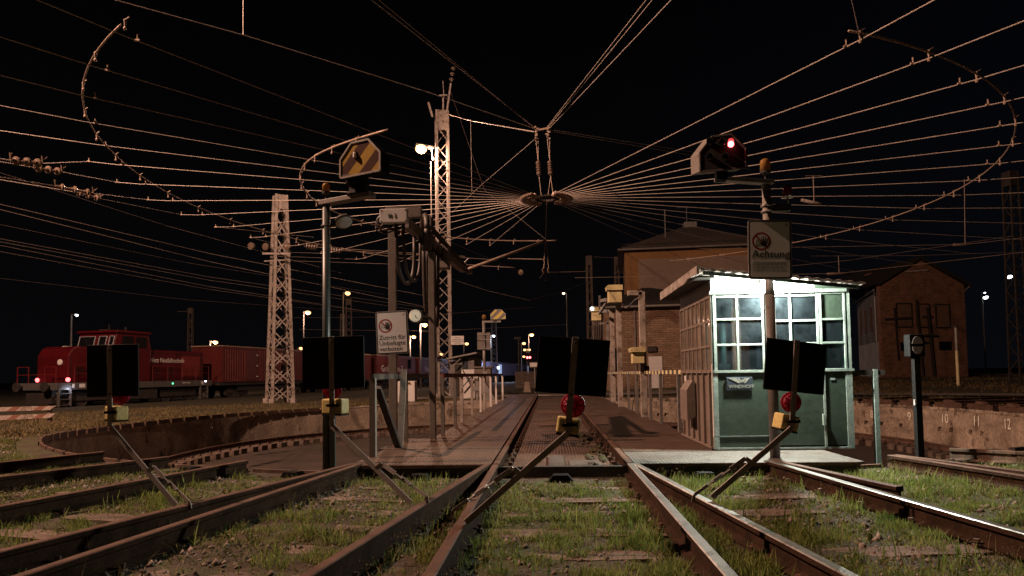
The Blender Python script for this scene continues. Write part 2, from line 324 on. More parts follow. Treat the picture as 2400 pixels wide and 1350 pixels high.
m_glassdark = mat('dark_window', (0.006, 0.006, 0.008), (0.012, 0.012, 0.014), scale=3, rough=0.08, spec=0.6)
m_rubber = mat('black_cable', (0.045, 0.034, 0.030), (0.070, 0.054, 0.048), scale=10, rough=0.5)
m_grass = mat('grass_blades', (0.10, 0.155, 0.028), (0.24, 0.26, 0.08), scale=2.6, rough=0.6, island=0.45, transl=0.45, spec=0.25)
m_drygrass = mat('dry_grass', (0.145, 0.108, 0.048), (0.20, 0.16, 0.075), scale=2, rough=0.8, island=0.4, transl=0.25)
m_fieldgrass = mat('field_grass_dark', (0.075, 0.048, 0.022), (0.12, 0.08, 0.036), scale=0.5, rough=0.9, island=0.4)
m_weed = mat('weed_leaf', (0.070, 0.085, 0.022), (0.15, 0.15, 0.045), scale=3, rough=0.7, island=0.5, transl=0.3)
m_stone = mat('ballast_stone', (0.10, 0.075, 0.062), (0.22, 0.175, 0.15), scale=6, rough=0.95, island=0.5, bump=0.3)
m_lamp = emit('sodium_lamp', (1.0, 0.60, 0.26), 3.6)
m_lampfar = emit('far_sodium_lamp', (1.0, 0.52, 0.20), 3.2)
m_lampwhite = emit('white_far_lamp', (0.85, 0.95, 1.0), 5)
m_tubelit = emit('fluorescent_tube', (0.88, 1.0, 0.95), 25)
m_redlit = emit('red_signal_light', (1.0, 0.10, 0.10), 12)
m_redlit2 = emit('red_marker_light', (1.0, 0.12, 0.12), 5)
m_bluelit = emit('step_light', (0.75, 0.85, 1.0), 25)
m_greenlit = emit('green_indicator', (0.1, 1.0, 0.4), 4)
def pointlight(name, p, watt, col, rad, parent):
    l = bpy.data.lights.new(name, 'POINT'); l.energy = watt; l.color = col; l.shadow_soft_size = rad
    o = bpy.data.objects.new(name, l); COL.objects.link(o); o.location = V(p) - (WORG[parent.name] if parent else V((0, 0, 0)))
    if parent: o.parent = parent
    return o

# ================================================================== SETTING
def vnoise(x, y, s, seed=0):
    x = np.asarray(x) * s; y = np.asarray(y) * s
    xi = np.floor(x).astype(int); yi = np.floor(y).astype(int); fx = x - xi; fy = y - yi
    fx = fx * fx * (3 - 2 * fx); fy = fy * fy * (3 - 2 * fy)
    def h(a, b):
        n = (a * 374761393 + b * 668265263 + seed * 974711) & 0x7fffffff
        n = ((n ^ (n >> 13)) * 1274126177) & 0x7fffffff
        return ((n ^ (n >> 16)) & 0xffff) / 65535.0
    return (h(xi, yi) * (1 - fx) + h(xi + 1, yi) * fx) * (1 - fy) + (h(xi, yi + 1) * (1 - fx) + h(xi + 1, yi + 1) * fx) * fy
def fbm(x, y, s, seed=0):
    return (vnoise(x, y, s, seed) + 0.5 * vnoise(x, y, s * 2.1, seed + 1) + 0.25 * vnoise(x, y, s * 4.3, seed + 2)) / 1.75
def rough(x, y):
    return float((fbm(x, y, 1.6, 3) - 0.5) * 0.07 + (vnoise(x, y, 9, 5) - 0.5) * 0.022)

azs = list(np.arange(-180, -46, 2.0)) + list(np.arange(-46, 46, 0.45)) + list(np.arange(46, 180, 2.0))
rs = list(np.arange(RP, 21.5, 0.11)); q = 21.5
while q < 900: rs.append(q); q *= 1.09
g = MB(); na = len(azs)
for i, r in enumerate(rs):
    for a in azs:
        p = pol(a, r); z = gz(p.x, p.y)
        if 0 < i and r < 60: z += rough(p.x, p.y) * (1 if abs(a) < 60 else 0.7)
        g.v.append((p.x, p.y, z))
for i in range(len(rs) - 1):
    for k in range(na):
        g.f.append((i * na + k, i * na + (k + 1) % na, (i + 1) * na + (k + 1) % na, (i + 1) * na + k)); g.m.append(0)
kind(g.build('ground', m_soil, smooth=True), 'structure')
PF = -1.5
g = MB(); g.v.append((CX, CY, PF))
for r in (3, 6, 9, RP + 0.05):
    for k in range(120): p = pol(k * 3, r, PF); g.v.append(tuple(p))
for k in range(120): g.f.append((0, 1 + k, 1 + (k + 1) % 120)); g.m.append(0)
for j in range(3):
    for k in range(120):
        g.f.append((1 + j * 120 + k, 1 + j * 120 + (k + 1) % 120, 1 + (j + 1) * 120 + (k + 1) % 120, 1 + (j + 1) * 120 + k)); g.m.append(0)
kind(g.build('pit_floor', m_pitfloor, smooth=True), 'structure')
def strip(name, pts, wd, m, dz=0.02, n=24):
    g = MB()
    for i in range(n + 1):
        t = i / n * (len(pts) - 1); k = min(int(t), len(pts) - 2); p = V(pts[k]).lerp(V(pts[k + 1]), t - k)
        d = (V(pts[k + 1]) - V(pts[k])).normalized(); s = V((-d.y, d.x, 0)) * wd / 2
        for sg in (-1, 1):
            v = p + s * sg; g.v.append((v.x, v.y, gz(v.x, v.y) + dz + 0.03))
    for i in range(n): g.f.append((2 * i, 2 * i + 1, 2 * i + 3, 2 * i + 2)); g.m.append(0)
    return kind(g.build(name, m, smooth=True), 'structure')
strip('yard_road', [(8, 35.2, 0), (16, 31.5, 0), (24, 26, 0), (36, 14, 0)], 3.0, m_asphalt, 0.04)
strip('crossing_path', [(-9, 36.6, 0), (0, 36.4, 0), (7.6, 36.9, 0)], 3.4, m_asphalt, 0.05)

# ------------------------------------------------------------------ pit wall
holes = set()
for px, py in ((2035, 990), (2068, 993), (2120, 999), (2203, 1006), (2233, 1009), (2281, 1017), (2309, 1020), (1565, 1000), (1548, 975)):
    d = ray(px, py); a_ = d.x ** 2 + d.y ** 2; b_ = 2 * (d.x * -CX + d.y * -CY); c_ = CX ** 2 + CY ** 2 - RP ** 2
    t = (-b_ + math.sqrt(max(0, b_ * b_ - 4 * a_ * c_))) / (2 * a_); holes.add(int(round(azr(CAM + d * t)[0] / 0.75)))
rows = [PF, -1.02, -0.88, -0.34]
pw = MB()
for k in range(-240, 240):
    a0, a1 = k * 0.75, (k + 1) * 0.75
    for j in range(len(rows) - 1):
        z0, z1 = rows[j], rows[j + 1]
        A, B = pol(a0, RP), pol(a1, RP)
        if j == 1 and k in holes:
            C, D = pol(a0, RP + 0.14), pol(a1, RP + 0.14)
            P = [(p.x, p.y, z) for z in (z0, z1) for p in (A, B, D, C)]
            pw.add(P, [(0, 1, 2, 3), (4, 7, 6, 5), (0, 3, 7, 4), (1, 5, 6, 2), (3, 2, 6, 7)])
        else:
            pw.add([(A.x, A.y, z0), (B.x, B.y, z0), (B.x, B.y, z1), (A.x, A.y, z1)], [(0, 3, 2, 1)])
pitwall = tag(pw.build('pit_wall', m_concrete, fixn=False), 'round stained concrete wall of the turntable pit with painted numbers', 'wall')
g = MB()
for k in range(-100, 100):                               # coping blocks, on the far half butted with small gaps
    a0, a1 = k * 1.8 + 0.06, (k + 1) * 1.8 - 0.06
    if -128 < a0 < 38: continue
    zt = gz(*pol((a0 + a1) / 2, RP + 0.2)[:2]) + 0.012 + random.uniform(-0.012, 0.014)
    P = [(pol(a, r).x, pol(a, r).y, z) for z in (-0.345, max(zt, -0.335)) for a, r in ((a0, RP - 0.015), (a1, RP - 0.015), (a1, RP + 0.42), (a0, RP + 0.42))]
    g.hexa(P)
g.build('coping', m_coping, pitwall)
g = MB()                                                 # steel edge plates on the near rim and the left rim
for k in range(-60, 30):
    a0, a1 = k * 3.0 + 0.25, (k + 1) * 3.0 - 0.25
    if a1 < -135: continue
    near = abs(a0 + 1.5) < 60
    if not near and a0 > 0: continue
    z1 = -0.13 if near else gz(*pol(a0, RP)[:2]) + 0.075
    z0 = -0.36 if near else gz(*pol(a0, RP)[:2]) - 0.06
    P = [(pol(a, r).x, pol(a, r).y, z) for z in (z0, z1) for a, r in ((a0, RP - 0.06), (a1, RP - 0.06), (a1, RP - 0.02), (a0, RP - 0.02))]
    g.hexa(P)
g.build('edge_plate', m_rust, pitwall)
for s, px, py, h, in (('8', 2045, 968, 0.27), ('9', 2133, 975, 0.30), ('10', 2216, 980, 0.30), ('11', 2291, 987, 0.31), ('12', 2363, 995, 0.31), ('2', 405, 1004, 0.25), ('3', 496, 994, 0.25)):
    d = ray(px, py + 11); a_ = d.x ** 2 + d.y ** 2; b_ = 2 * (d.x * -CX + d.y * -CY); c_ = CX ** 2 + CY ** 2 - RP ** 2
    t = (-b_ + math.sqrt(max(0, b_ * b_ - 4 * a_ * c_))) / (2 * a_); p = CAM + d * t
    inn = V((CX - p.x, CY - p.y, 0)).normalized(); ux = V((-inn.y, inn.x, 0))
    col = m_numeral if len(s) > 1 or s in '89' else m_inkgrey
    text('numeral', s, h * 1.38, p + inn * 0.022, ux, (0, 0, 1), col, pitwall, ext=0.004, align='CENTER', sx=0.8)

# ------------------------------------------------------------------ rails and tracks
def rail_mesh(mb, a, b, z=0.0, h=0.15, hw=0.036):
    a = V(a); b = V(b); d = (b - a); d.z = 0; d.normalize(); s = V((-d.y, d.x, 0))
    prof = [(-hw, -0.006), (-hw + 0.008, 0), (hw - 0.008, 0), (hw, -0.006), (hw, -0.036), (0.011, -0.05), (0.011, -h + 0.03), (0.066, -h + 0.012), (0.066, -h), (-0.066, -h), (-0.066, -h + 0.012), (-0.011, -h + 0.03), (-0.011, -0.05), (-hw, -0.036)]
    n = len(prof); vs = [p + s * x + V((0, 0, z + q)) for p in (a, b) for x, q in prof]
    fs = [(i, (i + 1) % n, n + (i + 1) % n, n + i) for i in range(n)] + [tuple(range(n)), tuple(range(n, 2 * n))]
    k = len(mb.f); mb.add(vs, fs)
    for i in (0, 1, 2): mb.m[k + i] = 1
    return mb
def sleeper(mb, c, ux, ln, wd=0.24, h=0.13):
    ux = V(ux).normalized(); uy = V((-ux.y, ux.x, 0)); n = 7; base = len(mb.v)
    for i in range(n + 1):
        t = -0.5 + i / n
        for sy, sz in ((-1, -1), (1, -1), (1, 1), (-1, 1)):
            j = random.uniform(-0.012, 0.012)
            mb.v.append(tuple(V(c) + ux * (t * ln) + uy * (sy * (wd / 2 + j)) + V((0, 0, (0 if sz > 0 else -h) + random.uniform(-0.012, 0.006)))))
    for i in range(n):
        o = base + 4 * i
        for k in range(4): mb.f.append((o + k, o + (k + 1) % 4, o + 4 + (k + 1) % 4, o + 4 + k)); mb.m.append(0)
    mb.f.append((base + 3, base + 2, base + 1, base)); mb.m.append(0)
    o = base + 4 * n; mb.f.append((o, o + 1, o + 2, o + 3)); mb.m.append(0)
def bolts(mb, p, s):                                    # clip and coach screws beside a rail foot
    for sg in (-1, 1):
        q = V(p) + V(s) * (0.085 * sg)
        mb.box(q + V((0, 0, 0.0)), (0.04, 0.045, 0.03), mi=1)
        mb.lathe(q + V((0, 0, 0.0)), (0, 0, 1), [(0.013, 0), (0.013, 0.03), (0.019, 0.03), (0.019, 0.05)], 6, 1)
GR = 'tracks radiating from the turntable pit'
def track(az, label, r0=12.72, rl=26.0, rr=26.0, top=(m_railtop, m_railtop), sl=True, z=0.0, rails='LR', slr=(13.3, 21.0)):
    c = pol(az, 1); u = V((math.sin(R(az)), -math.cos(R(az)), 0)); s = V((u.y, -u.x, 0))   # s points to the photo's left when az = 0
    s = V((-math.cos(R(az)), -math.sin(R(az)), 0))
    O = V((CX + (0.025 if az == 0 else 0), CY, 0))
    t = thing('railway_track', pol(az, 13.0, z), label, 'track', GR)
    for sd, re, tp, key in ((1, rl, top[0], 'L'), (-1, rr, top[1], 'R')):
        if key not in rails: continue
        mb = MB(); st = s * (0.75 * sd)
        rail_mesh(mb, O + u * r0 + st, O + u * re + st, z)
        mb.build('rail', [m_railside, tp], t)
    if sl:
        r = slr[0] + random.uniform(0, 0.1)
        while r < slr[1]:
            mb = MB(); ln = min(2.3, 0.1235 * r - 0.05) + random.uniform(-0.06, 0.06)
            sleeper(mb, O + u * r + V((0, 0, z - 0.166)), s, ln)
            for sd in (1, -1): bolts(mb, O + u * r + s * (0.75 * sd) + V((0, 0, z - 0.155)), s)
            mb.build('sleeper', [m_wood, m_rust], t); r += 0.63 + random.uniform(-0.03, 0.03)
    return t
track(0, 'central overgrown track running straight onto the turntable bridge', top=(m_railtop, m_polish))
track(-7.1, 'track with rusty rails just left of the central track', rl=27)
track(-14.2, 'second rusty track left of the central one, carrying the leftmost black stop board', rl=27)
track(-27, 'outermost left track, its dark rails ending at the left pit rim', rl=27, sl=False)
track(7.1, 'track right of the central one with a bright polished rail', rl=27, rr=27, top=(m_polish, m_polish))
track(14.2, 'short rail stubs in bright grass in front of the green booth end', rl=14.62, rr=14.9, slr=(13.3, 14.6))
track(21.3, 'track with dull rails running off to the right below the dwarf signal', rl=27, rr=27, slr=(13.3, 18))
for i, (az, num) in enumerate(((87.0, '12'), (93.3, '11'), (99.6, '10'), (106.4, '9'), (113.6, '8'))):
    z = gz(*pol(az, 14)[:2]) + 0.13
    tr = track(az - 0.9, 'rusty track stub on the pit rim above the painted number ' + num, r0=12.5, rl=19 if i < 4 else 16, rr=19 if i < 4 else 16, sl=False, z=z)
    az -= 0.9; mb = MB(); p = pol(az, 12.62, z); u = V((math.sin(R(az)), -math.cos(R(az)), 0)); s = V((math.cos(R(az)), math.sin(R(az)), 0))
    M3 = Matrix((s, u, (0, 0, 1))).transposed()
    mb.box(p + V((0, 0, -0.09)), (1.25, 0.12, 0.15), M3)
    mb.prism([p + s * x + V((0, 0, q)) - u * 0.08 for x, q in ((-0.3, -0.03), (-0.14, 0.07), (0.14, 0.07), (0.3, -0.03))], u * 0.12)
    mb.build('stop_block', m_rust, tr)
for k, az in enumerate((-21.3, -14.2, -7.1, 0, 7.1, 14.2, 21.3, 28.4)):   # locking brackets on the near rim
    lab = ['at the left pit rim under the leftmost board', 'at the end of the second left track', 'under the lattice shadow at the first left track', 'between the two central rails at the bridge end',
           'at the rim in front of the green booth', 'at the rim beside the booth corner', 'at the foot of the dwarf signal', 'at the far right rim, largest and black'][k]
    u = V((math.sin(R(az)), -math.cos(R(az)), 0)); s = V((math.cos(R(az)), math.sin(R(az)), 0))
    o = pol(az, 12.74, -0.15); mb = MB()
    sc_ = 0.62 if az < 25 else 1.3
    mb.prism([o + s * x * sc_ + V((0, 0, q)) for x, q in ((-0.24, -0.04), (-0.13, 0.075 * sc_), (0.13, 0.075 * sc_), (0.24, -0.04), (0.24, -0.06), (-0.24, -0.06))], u * 0.16)
    mb.box(o + s * 0.02 - u * 0.03 + V((0, 0, -0.05)), (0.10, 0.05, 0.10), Matrix((s, u, (0, 0, 1))).transposed())
    br = thing('locking_bracket', o, 'dark folded steel locking bracket ' + lab, 'bracket', 'locking brackets on the pit rim')
    mb.build('cover', m_black, br)
    for x in (-0.38, 0.38):
        MB().lathe(o + s * x + u * 0.22 + V((0, 0, -0.06)), (0, 0, 1), [(0.03, -0.1), (0.03, 0.02), (0.022, 0.02), (0.022, 0.07)], 6).build('anchor_bolt', m_rust, br)
o = pol(28.4, 12.9, 0); u = V((math.sin(R(28.4)), -math.cos(R(28.4)), 0)); s = V((math.cos(R(28.4)), math.sin(R(28.4)), 0))
mb = MB(); mb.prism([o + s * x + V((0, 0, q)) for x, q in ((-0.75, -0.2), (-0.75, 0.02), (-0.1, 0.02), (-0.1, 0.10), (1.2, 0.10), (1.2, -0.2))], u * 0.06)
tag(mb.build('edge_board', m_dark, org=o), 'black stepped steel board on the right pit rim below number 12', 'board')
mb = MB(); q0 = at(2225, 1037, 8.9); q1 = at(2420, 1056, 8.2)
rail_mesh(mb, V((q0.x, q0.y, 0)), V((q1.x + 1.2, q1.y - 0.5, 0)), 0.0)
tag(mb.build('loose_rail', [m_rust, m_rust], org=q0), 'short rusty rail at the right edge in front of number 12', 'rail')

# ------------------------------------------------------------------ ring rail on the pit floor
ringt = thing('ring_rail', (CX, CY, PF), 'rusty circular running rail on sleeper blocks along the foot of the pit wall', 'rail')
mb = MB(); prof = [(-0.035, 0), (0.035, 0), (0.035, -0.04), (0.012, -0.05), (0.012, -0.12), (0.06, -0.15), (-0.06, -0.15), (-0.012, -0.12), (-0.012, -0.05), (-0.035, -0.04)]
NR = 180; n = len(prof)
for k in range(NR):
    for x, z in prof: p = pol(k * 2, 11.0 + x, -1.17 + z); mb.v.append(tuple(p))
for k in range(NR):
    for i in range(n): mb.f.append((k * n + i, k * n + (i + 1) % n, ((k + 1) % NR) * n + (i + 1) % n, ((k + 1) % NR) * n + i)); mb.m.append(0)
mb.build('rail', m_rust, ringt)
mb0 = MB(); sleeper(mb0, V((0, 0, 0)), (1, 0, 0), 0.9, 0.30, 0.17)
mb0.box((0.07, 0, 0.03), (0.06, 0.1, 0.05), mi=1); mb0.box((-0.2, 0, 0.03), (0.06, 0.1, 0.05), mi=1)
blk = mb0.build('sleeper_block', [m_wood, m_rust], ringt, org=(0, 0, 0))
WORG[blk.name] = WORG[ringt.name]
first = True
for k in range(98):
    a = -200 + 41 + k * 3.3
    a = 42 + k * 2.82
    o = blk if first else blk.copy()
    if not first: COL.objects.link(o); o.parent = ringt
    first = False
    p = pol(a, 10.93 + random.uniform(-0.05, 0.05), -1.325) - WORG[ringt.name]
    o.location = p; o.rotation_euler = (0, 0, R(a - 90) + random.uniform(-0.05, 0.05))

# ------------------------------------------------------------------ turntable bridge
br = thing('turntable_bridge', (0.125, CY, 0), 'rusty turntable bridge with ribbed steel deck plates spanning the pit', 'turntable')
YN, YF = 7.78, 33.0
m_plate = mat('dull_plate', (0.05, 0.038, 0.032), (0.095, 0.075, 0.065), scale=4, rough=0.7, spots=(0.04, 0.025, 0.018), spotscale=6)
DZ = -0.012
def panel(name, x0, x1, y0, y1, z, th=0.03, m=m_deck):
    return MB().bx(x0, x1, y0, y1, z - th, z).build(name, m, br)
m_decklit = ribbed('lamplit_grey_deck_plate', (0.070, 0.062, 0.055), (0.115, 0.104, 0.094), axis=1, freq=7.5, spots=(0.055, 0.040, 0.032))  # the booth lamp's cool light on these plates is put into the grey
def panels(x0, x1, y0, y1, z, step, m=m_deck):
    y = y0
    while y < y1 - 0.05:
        e = min(y + step, y1); panel('deck_plate', x0, x1, y + 0.006, e - 0.006, z + random.uniform(-0.004, 0.004), m=m); y = e
panels(-2.32, -0.69, YN, 11.0, DZ, 1.62)
panels(-1.92, -0.69, 11.0, YF, DZ, 2.2)
PXR = at(2024, 1068, 7.8).x
panels(0.93, PXR, YN, 8.93, DZ, 1.15, m_decklit)
panels(0.93, 2.08, 8.93, 11.2, DZ, 1.2)
panel('deck_plate', 2.08, PXR, 8.93, 11.2, DZ)
panels(0.93, 2.2, 11.2, YF, DZ, 2.2)
panels(-0.47, 0.72, YN + 0.15, YF, -0.105, 1.75)
for sx in (-0.75, 0.75):
    mb = MB(); rail_mesh(mb, (0.125 + sx, YN - 0.05, 0), (0.125 + sx, YF + 0.05, 0)); mb.build('rail', [m_railside, m_railtop], br)
mb = MB(); mb.box((0, 0, -0.145), (0.30, 0.12, 0.012))
for q in (-0.11, 0.11): mb.box((q, 0, -0.11), (0.07, 0.09, 0.06)); mb.lathe((q, 0, -0.08), (0, 0, 1), [(0.016, 0), (0.016, 0.045)], 6)
clip0 = mb.build('rail_clip', m_rust, br, org=(0, 0, 0)); n_c = 0
for sx in (-0.75, 0.75):
    for k in range(49):
        o = clip0 if n_c == 0 else clip0.copy(); n_c += 1
        if o is not clip0: COL.objects.link(o); o.parent = br
        o.location = V((0.125 + sx, YN + 0.2 + 0.505 * k, 0)) - WORG[br.name]
mb = MB()
for c in (0.125 - 0.75, 0.125 + 0.75): mb.bx(c - 0.20, c + 0.20, YN + 0.1, YF - 0.1, -0.19, -0.152)
mb.build('rail_bed', m_dark, br)
for sx in (-0.85, 0.85):
    x = 0.125 + sx
    mb = MB(); mb.prism([(x - 0.12, YN + 0.2, -0.2), (x - 0.12, YF - 0.2, -0.2), (x - 0.12, YF - 0.2, -0.7), (x - 0.12, YF - 4, -1.2), (x - 0.12, YN + 4, -1.2), (x - 0.12, YN + 0.2, -0.7)], (0.24, 0, 0))
    mb.build('girder', m_dark, br)
for y0 in (YN + 0.02, YF - 0.12):
    MB().bx(-2.3, PXR - 0.05 if y0 < 10 else 2.2, y0, y0 + 0.1, -0.30, -0.05).build('end_beam', m_dark, br)
for x0, x1 in ((-2.3, -0.8), (0.95, PXR - 0.05)): MB().bx(x0, x1, YN - 0.012, YN + 0.008, -0.055, -0.018).build('edge_angle', m_rust, br)
mb = MB()
for y in np.arange(9, 33, 2.4): MB().bx(-1.85, 2.15, y, y + 0.1, -0.40, -0.20).build('cross_beam', m_dark, br)
for q in ((2.2, PXR - 0.05, 11.0, 11.1), (PXR - 0.15, PXR - 0.05, YN + 0.2, 10.99)): MB().bx(*q, -0.3, -0.06).build('cross_beam', m_dark, br)
panel('cover_plate', -0.03, 0.15, YN + 0.12, 9.1, -0.072, 0.03, m_plate)
panel('cover_plate', 0.22, 0.62, YN + 0.12, 8.7, -0.090, 0.012, m_plate)
panel('cover_plate', -0.25, 0.5, 14.5, 15.6, -0.085, 0.016, m_rust)
panel('cover_plate', -0.35, 0.6, 19.0, 20.6, -0.085, 0.016, m_rust)
mb = MB()
for k in range(70):                                     # rust scale and clods on the well deck beside the right rail
    p = V((random.uniform(0.45, 0.72), random.uniform(8, 12.5), -0.10)); r = random.uniform(0.012, 0.045)
    mb.lathe(p, (random.uniform(-.3, .3), random.uniform(-.3, .3), 1), [(r * 0.9, 0), (r, r * 0.4), (r * 0.5, r * 0.9)], 5)
kind(mb.build('rust_scale', m_soil), 'stuff')

# railings of the bridge
m_stripe_r = mat('faded_red_bar', (0.24, 0.06, 0.05), (0.33, 0.10, 0.08), scale=8, rough=0.7)
m_stripe_k = mat('dark_bar', (0.05, 0.04, 0.035), (0.09, 0.07, 0.06), scale=8, rough=0.7)
def striped(mb, a, b, wd, h, n, mats=2):
    a = V(a); b = V(b)
    for i in range(n): mb.bar(a.lerp(b, i / n), a.lerp(b, (i + 1) / n), wd, h, mi=i % mats)
rl = thing('bridge_railing', (-2.1, 10, 0), 'bridge railing on the left deck edge, grey posts with V braces and faded striped bar', 'railing')
mb = MB(); striped(mb, (-2.24, 8.5, 1.0), (-2.14, 12.0, 1.0), 0.05, 0.07, 14); mb.build('handrail', [m_dark, m_stripe_k], rl)
mb = MB(); striped(mb, (-1.9, 12.0, 1.0), (-1.9, 27.5, 1.0), 0.05, 0.075, 60); mb.build('handrail', [m_stripe_r, m_stripe_k], rl)
for x, y, s_, m in ((-2.24, 8.55, 0.075, m_polewarm), (-2.2, 10.35, 0.055, m_polewarm), (-1.82, 11.5, 0.06, m_grey), (-1.9, 13.6, 0.06, m_grey), (-1.9, 14.6, 0.07, m_lattice), (-1.9, 16.6, 0.06, m_lattice), (-1.9, 18.6, 0.05, m_white), (-1.9, 19.6, 0.06, m_lattice), (-1.9, 21.8, 0.06, m_white), (-1.9, 24.0, 0.06, m_white), (-1.9, 27.3, 0.07, m_white)):  # farther posts are paler: local lamp light put into their colours
    MB().bx(x - s_ / 2, x + s_ / 2, y - s_ / 2, y + s_ / 2, -0.3, 0.98).build('post', m, rl)
MB().bar((-2.22, 8.7, 0.86), (-2.16, 9.75, -0.10), 0.09, 0.05).build('brace', m_dark, rl)
MB().bar((-2.10, 9.75, 1.10), (-2.16, 9.7, -0.10), 0.085, 0.04, up=(0, 1, 0)).build('brace', m_polewarm, rl)
MB().bx(-2.42, -2.05, 9.55, 9.95, -0.14, -0.02).build('foot_block', m_dark, rl)
rr_ = thing('bridge_railing', (2.2, 20, 0), 'bridge railing with black and yellow bar on the right deck edge before the brick building', 'railing')
mb = MB(); striped(mb, (2.16, 11.3, 1.0), (2.16, 29, 1.0), 0.05, 0.07, 84); mb.build('handrail', [m_yelpale, m_stripe_k], rr_)
for y in (11.6, 13.5, 14.9, 17.2, 19.0, 21.5, 24.6, 28.8):
    MB().bx(2.13, 2.19, y, y + 0.06, -0.2, 0.98).build('post', m_grey if y > 12 else m_zinc, rr_)
MB().bar((2.16, 17.0, 0.96), (2.16, 18.4, -0.05), 0.02, 0.02).build('brace', m_zinc, rr_)
rb = thing('booth_railing', (4.4, 9.0, 0), 'dark rail on one pale green post at the right end of the booth', 'railing')
MB().bar(at(1925, 873, 9.0), at(2072, 873, 9.0), 0.05, 0.065).build('handrail', m_dark, rb)
p = at(2050, 876, 9.0); MB().bx(p.x - 0.028, p.x + 0.028, 8.97, 9.03, -0.25, 1.0).build('post', m_frame, rb)

# ================================================================== CONTROL BOOTH
BY = 8.95; BX0, BX1, BYB = 2.11, at(2001, 1040, 8.95).x, 11.05
def fx(px, py=780): return at(px, py, BY).x
def fz(py, px=1790): return at(px, py, BY).z
bo = thing('control_booth', (3.1, 10.0, 0), 'green control booth with a glazed upper half and bright white gable under its roof', 'booth')
MB().bx(BX0 + 0.02, BX1 - 0.02, BY + 0.03, BYB, 0.0, 0.03).build('floor', m_dark, bo)
zs, zt = 1.0, 2.01
# lower front panels
def fpanel(name, p0, p1, z0, z1, m, dy=0.0, th=0.03):
    return MB().bx(fx(p0, 960), fx(p1, 960), BY - dy, BY - dy + th, z0, z1).build(name, m, bo)
fpanel('front_panel', 1674, 1800, 0.025, zs - 0.02, m_greenpaint, 0.004)
dr = fpanel('door', 1806, 1930, 0.045, zs - 0.02, m_greenpaint, 0.008)
MB().bx(fx(1926, 980), fx(1932, 980), BY - 0.055, BY - 0.018, 0.30, 0.44).build('handle', m_frame, dr)
fpanel('front_panel', 1936, 1996, 0.045, zs - 0.02, m_greenpaint, 0.004)
for p0, p1 in ((1800.5, 1805.5), (1930.5, 1935.5)): MB().bx(fx(p0, 960), fx(p1, 960), BY - 0.018, BY + 0.02, 0.023, zs - 0.019).build('jamb', m_frame, bo)
fr = MB()
fr.bx(fx(1671), fx(1998), BY - 0.02, BY + 0.02, zs - 0.018, zs + 0.012)
fr.build('window_sill', m_frame, bo); MB().bx(fx(1671), BX1 - 0.04, BY - 0.016, BY + 0.02, 0.0, 0.022).build('sole_bar', m_frame, bo); fr = MB()
fr.bx(fx(1664), BX1 - 0.03, BY - 0.03, BY + 0.02, zt - 0.012, zt + 0.03)
fr.build('window_head', m_frame, bo)
MB().bx(fx(1672, 960), fx(1800, 960), BY - 0.012, BY - 0.006, 0.165, 0.172).build('panel_seam', m_frame, bo)
mb = MB()
mb.bx(BX0 - 0.012, BX0 + 0.05, BY - 0.012, BY + 0.06, 0.0, zt + 0.2)
mb.build('corner_post', m_frame, bo)
MB().bx(BX1 - 0.07, BX1 + 0.01, BY - 0.012, BY + 0.07, 0.0, zt + 0.02).build('corner_post', m_frame, bo)
MB().bx(BX0 - 0.02, BX0 - 0.013, BY - 0.005, BY + 0.03, 0.16, zs + 0.1).build('edge_strip', m_white, bo)
# front windows
def window(cols, rws, solid=()):
    """cols / rws: pixel edges; one frame and one pane mesh per opening row and column"""
    wf = MB(); X0, X1 = fx(cols[0]), fx(cols[-1]); Z0, Z1 = fz(rws[-1]), fz(rws[0])
    for c in cols: wf.bx(fx(c) - 0.014, fx(c) + 0.014, BY - 0.012, BY + 0.025, zs + 0.012, zt - 0.012)
    for i in range(len(cols) - 1):
        for r in rws: wf.bx(fx(cols[i]) + 0.0141, fx(cols[i + 1]) - 0.0141, BY - 0.010, BY + 0.023, fz(r) - 0.013, fz(r) + 0.013)
    f = wf.build('window', m_frame, bo, bevel=0.003)
    for i in range(len(cols) - 1):
        for j in range(len(rws) - 1):
            MB().bx(fx(cols[i]) + 0.0145, fx(cols[i + 1]) - 0.0145, BY + 0.004, BY + 0.008, fz(rws[j + 1]) + 0.0135, fz(rws[j]) - 0.0135).build('pane', m_greenpaint if (i, j) in solid else m_glass, f)
window([1670, 1728, 1788], [694, 747, 807, 869])
window([1800, 1853, 1917], [694, 753, 806, 869])
window([1924, 1984], [690, 751, 806, 868], solid=((0, 0),))
# gable, roof
zl = lambda x: 2.315 - (x - 1.86) * (0.235 / 2.0)
MB().prism([(BX0 + 0.05, BY + 0.012, zt + 0.03), (3.42, BY + 0.012, zt + 0.03), (3.42, BY + 0.012, zl(3.42) - 0.035), (BX0 + 0.05, BY + 0.012, zl(BX0) - 0.035)], (0, 0.03, 0)).build('gable', m_gable, bo)
GX = 3.42
MB().prism([(GX + 0.002, BY + 0.01, zt + 0.03), (BX1, BY + 0.01, zt + 0.03), (BX1, BY + 0.01, zl(BX1) - 0.03), (GX + 0.002, BY + 0.01, zl(GX) - 0.03)], (0, 0.03, 0)).build('gable_panel', m_greenpaint, bo)
mb = MB(); nx = 96; RX0, RX1, RY0, RY1 = 1.88, at(2026, 672, 8.65).x, 8.62, 11.42
for dz in (0.0, -0.012):
    for y in (RY0, RY1):
        for i in range(nx + 1):
            x = RX0 + (RX1 - RX0) * i / nx
            mb.v.append((x, y + random.uniform(-.006, .006), zl(x) + 0.009 * math.sin((x - RX0) * 2 * math.pi / 0.13) + dz))
n1 = nx + 1
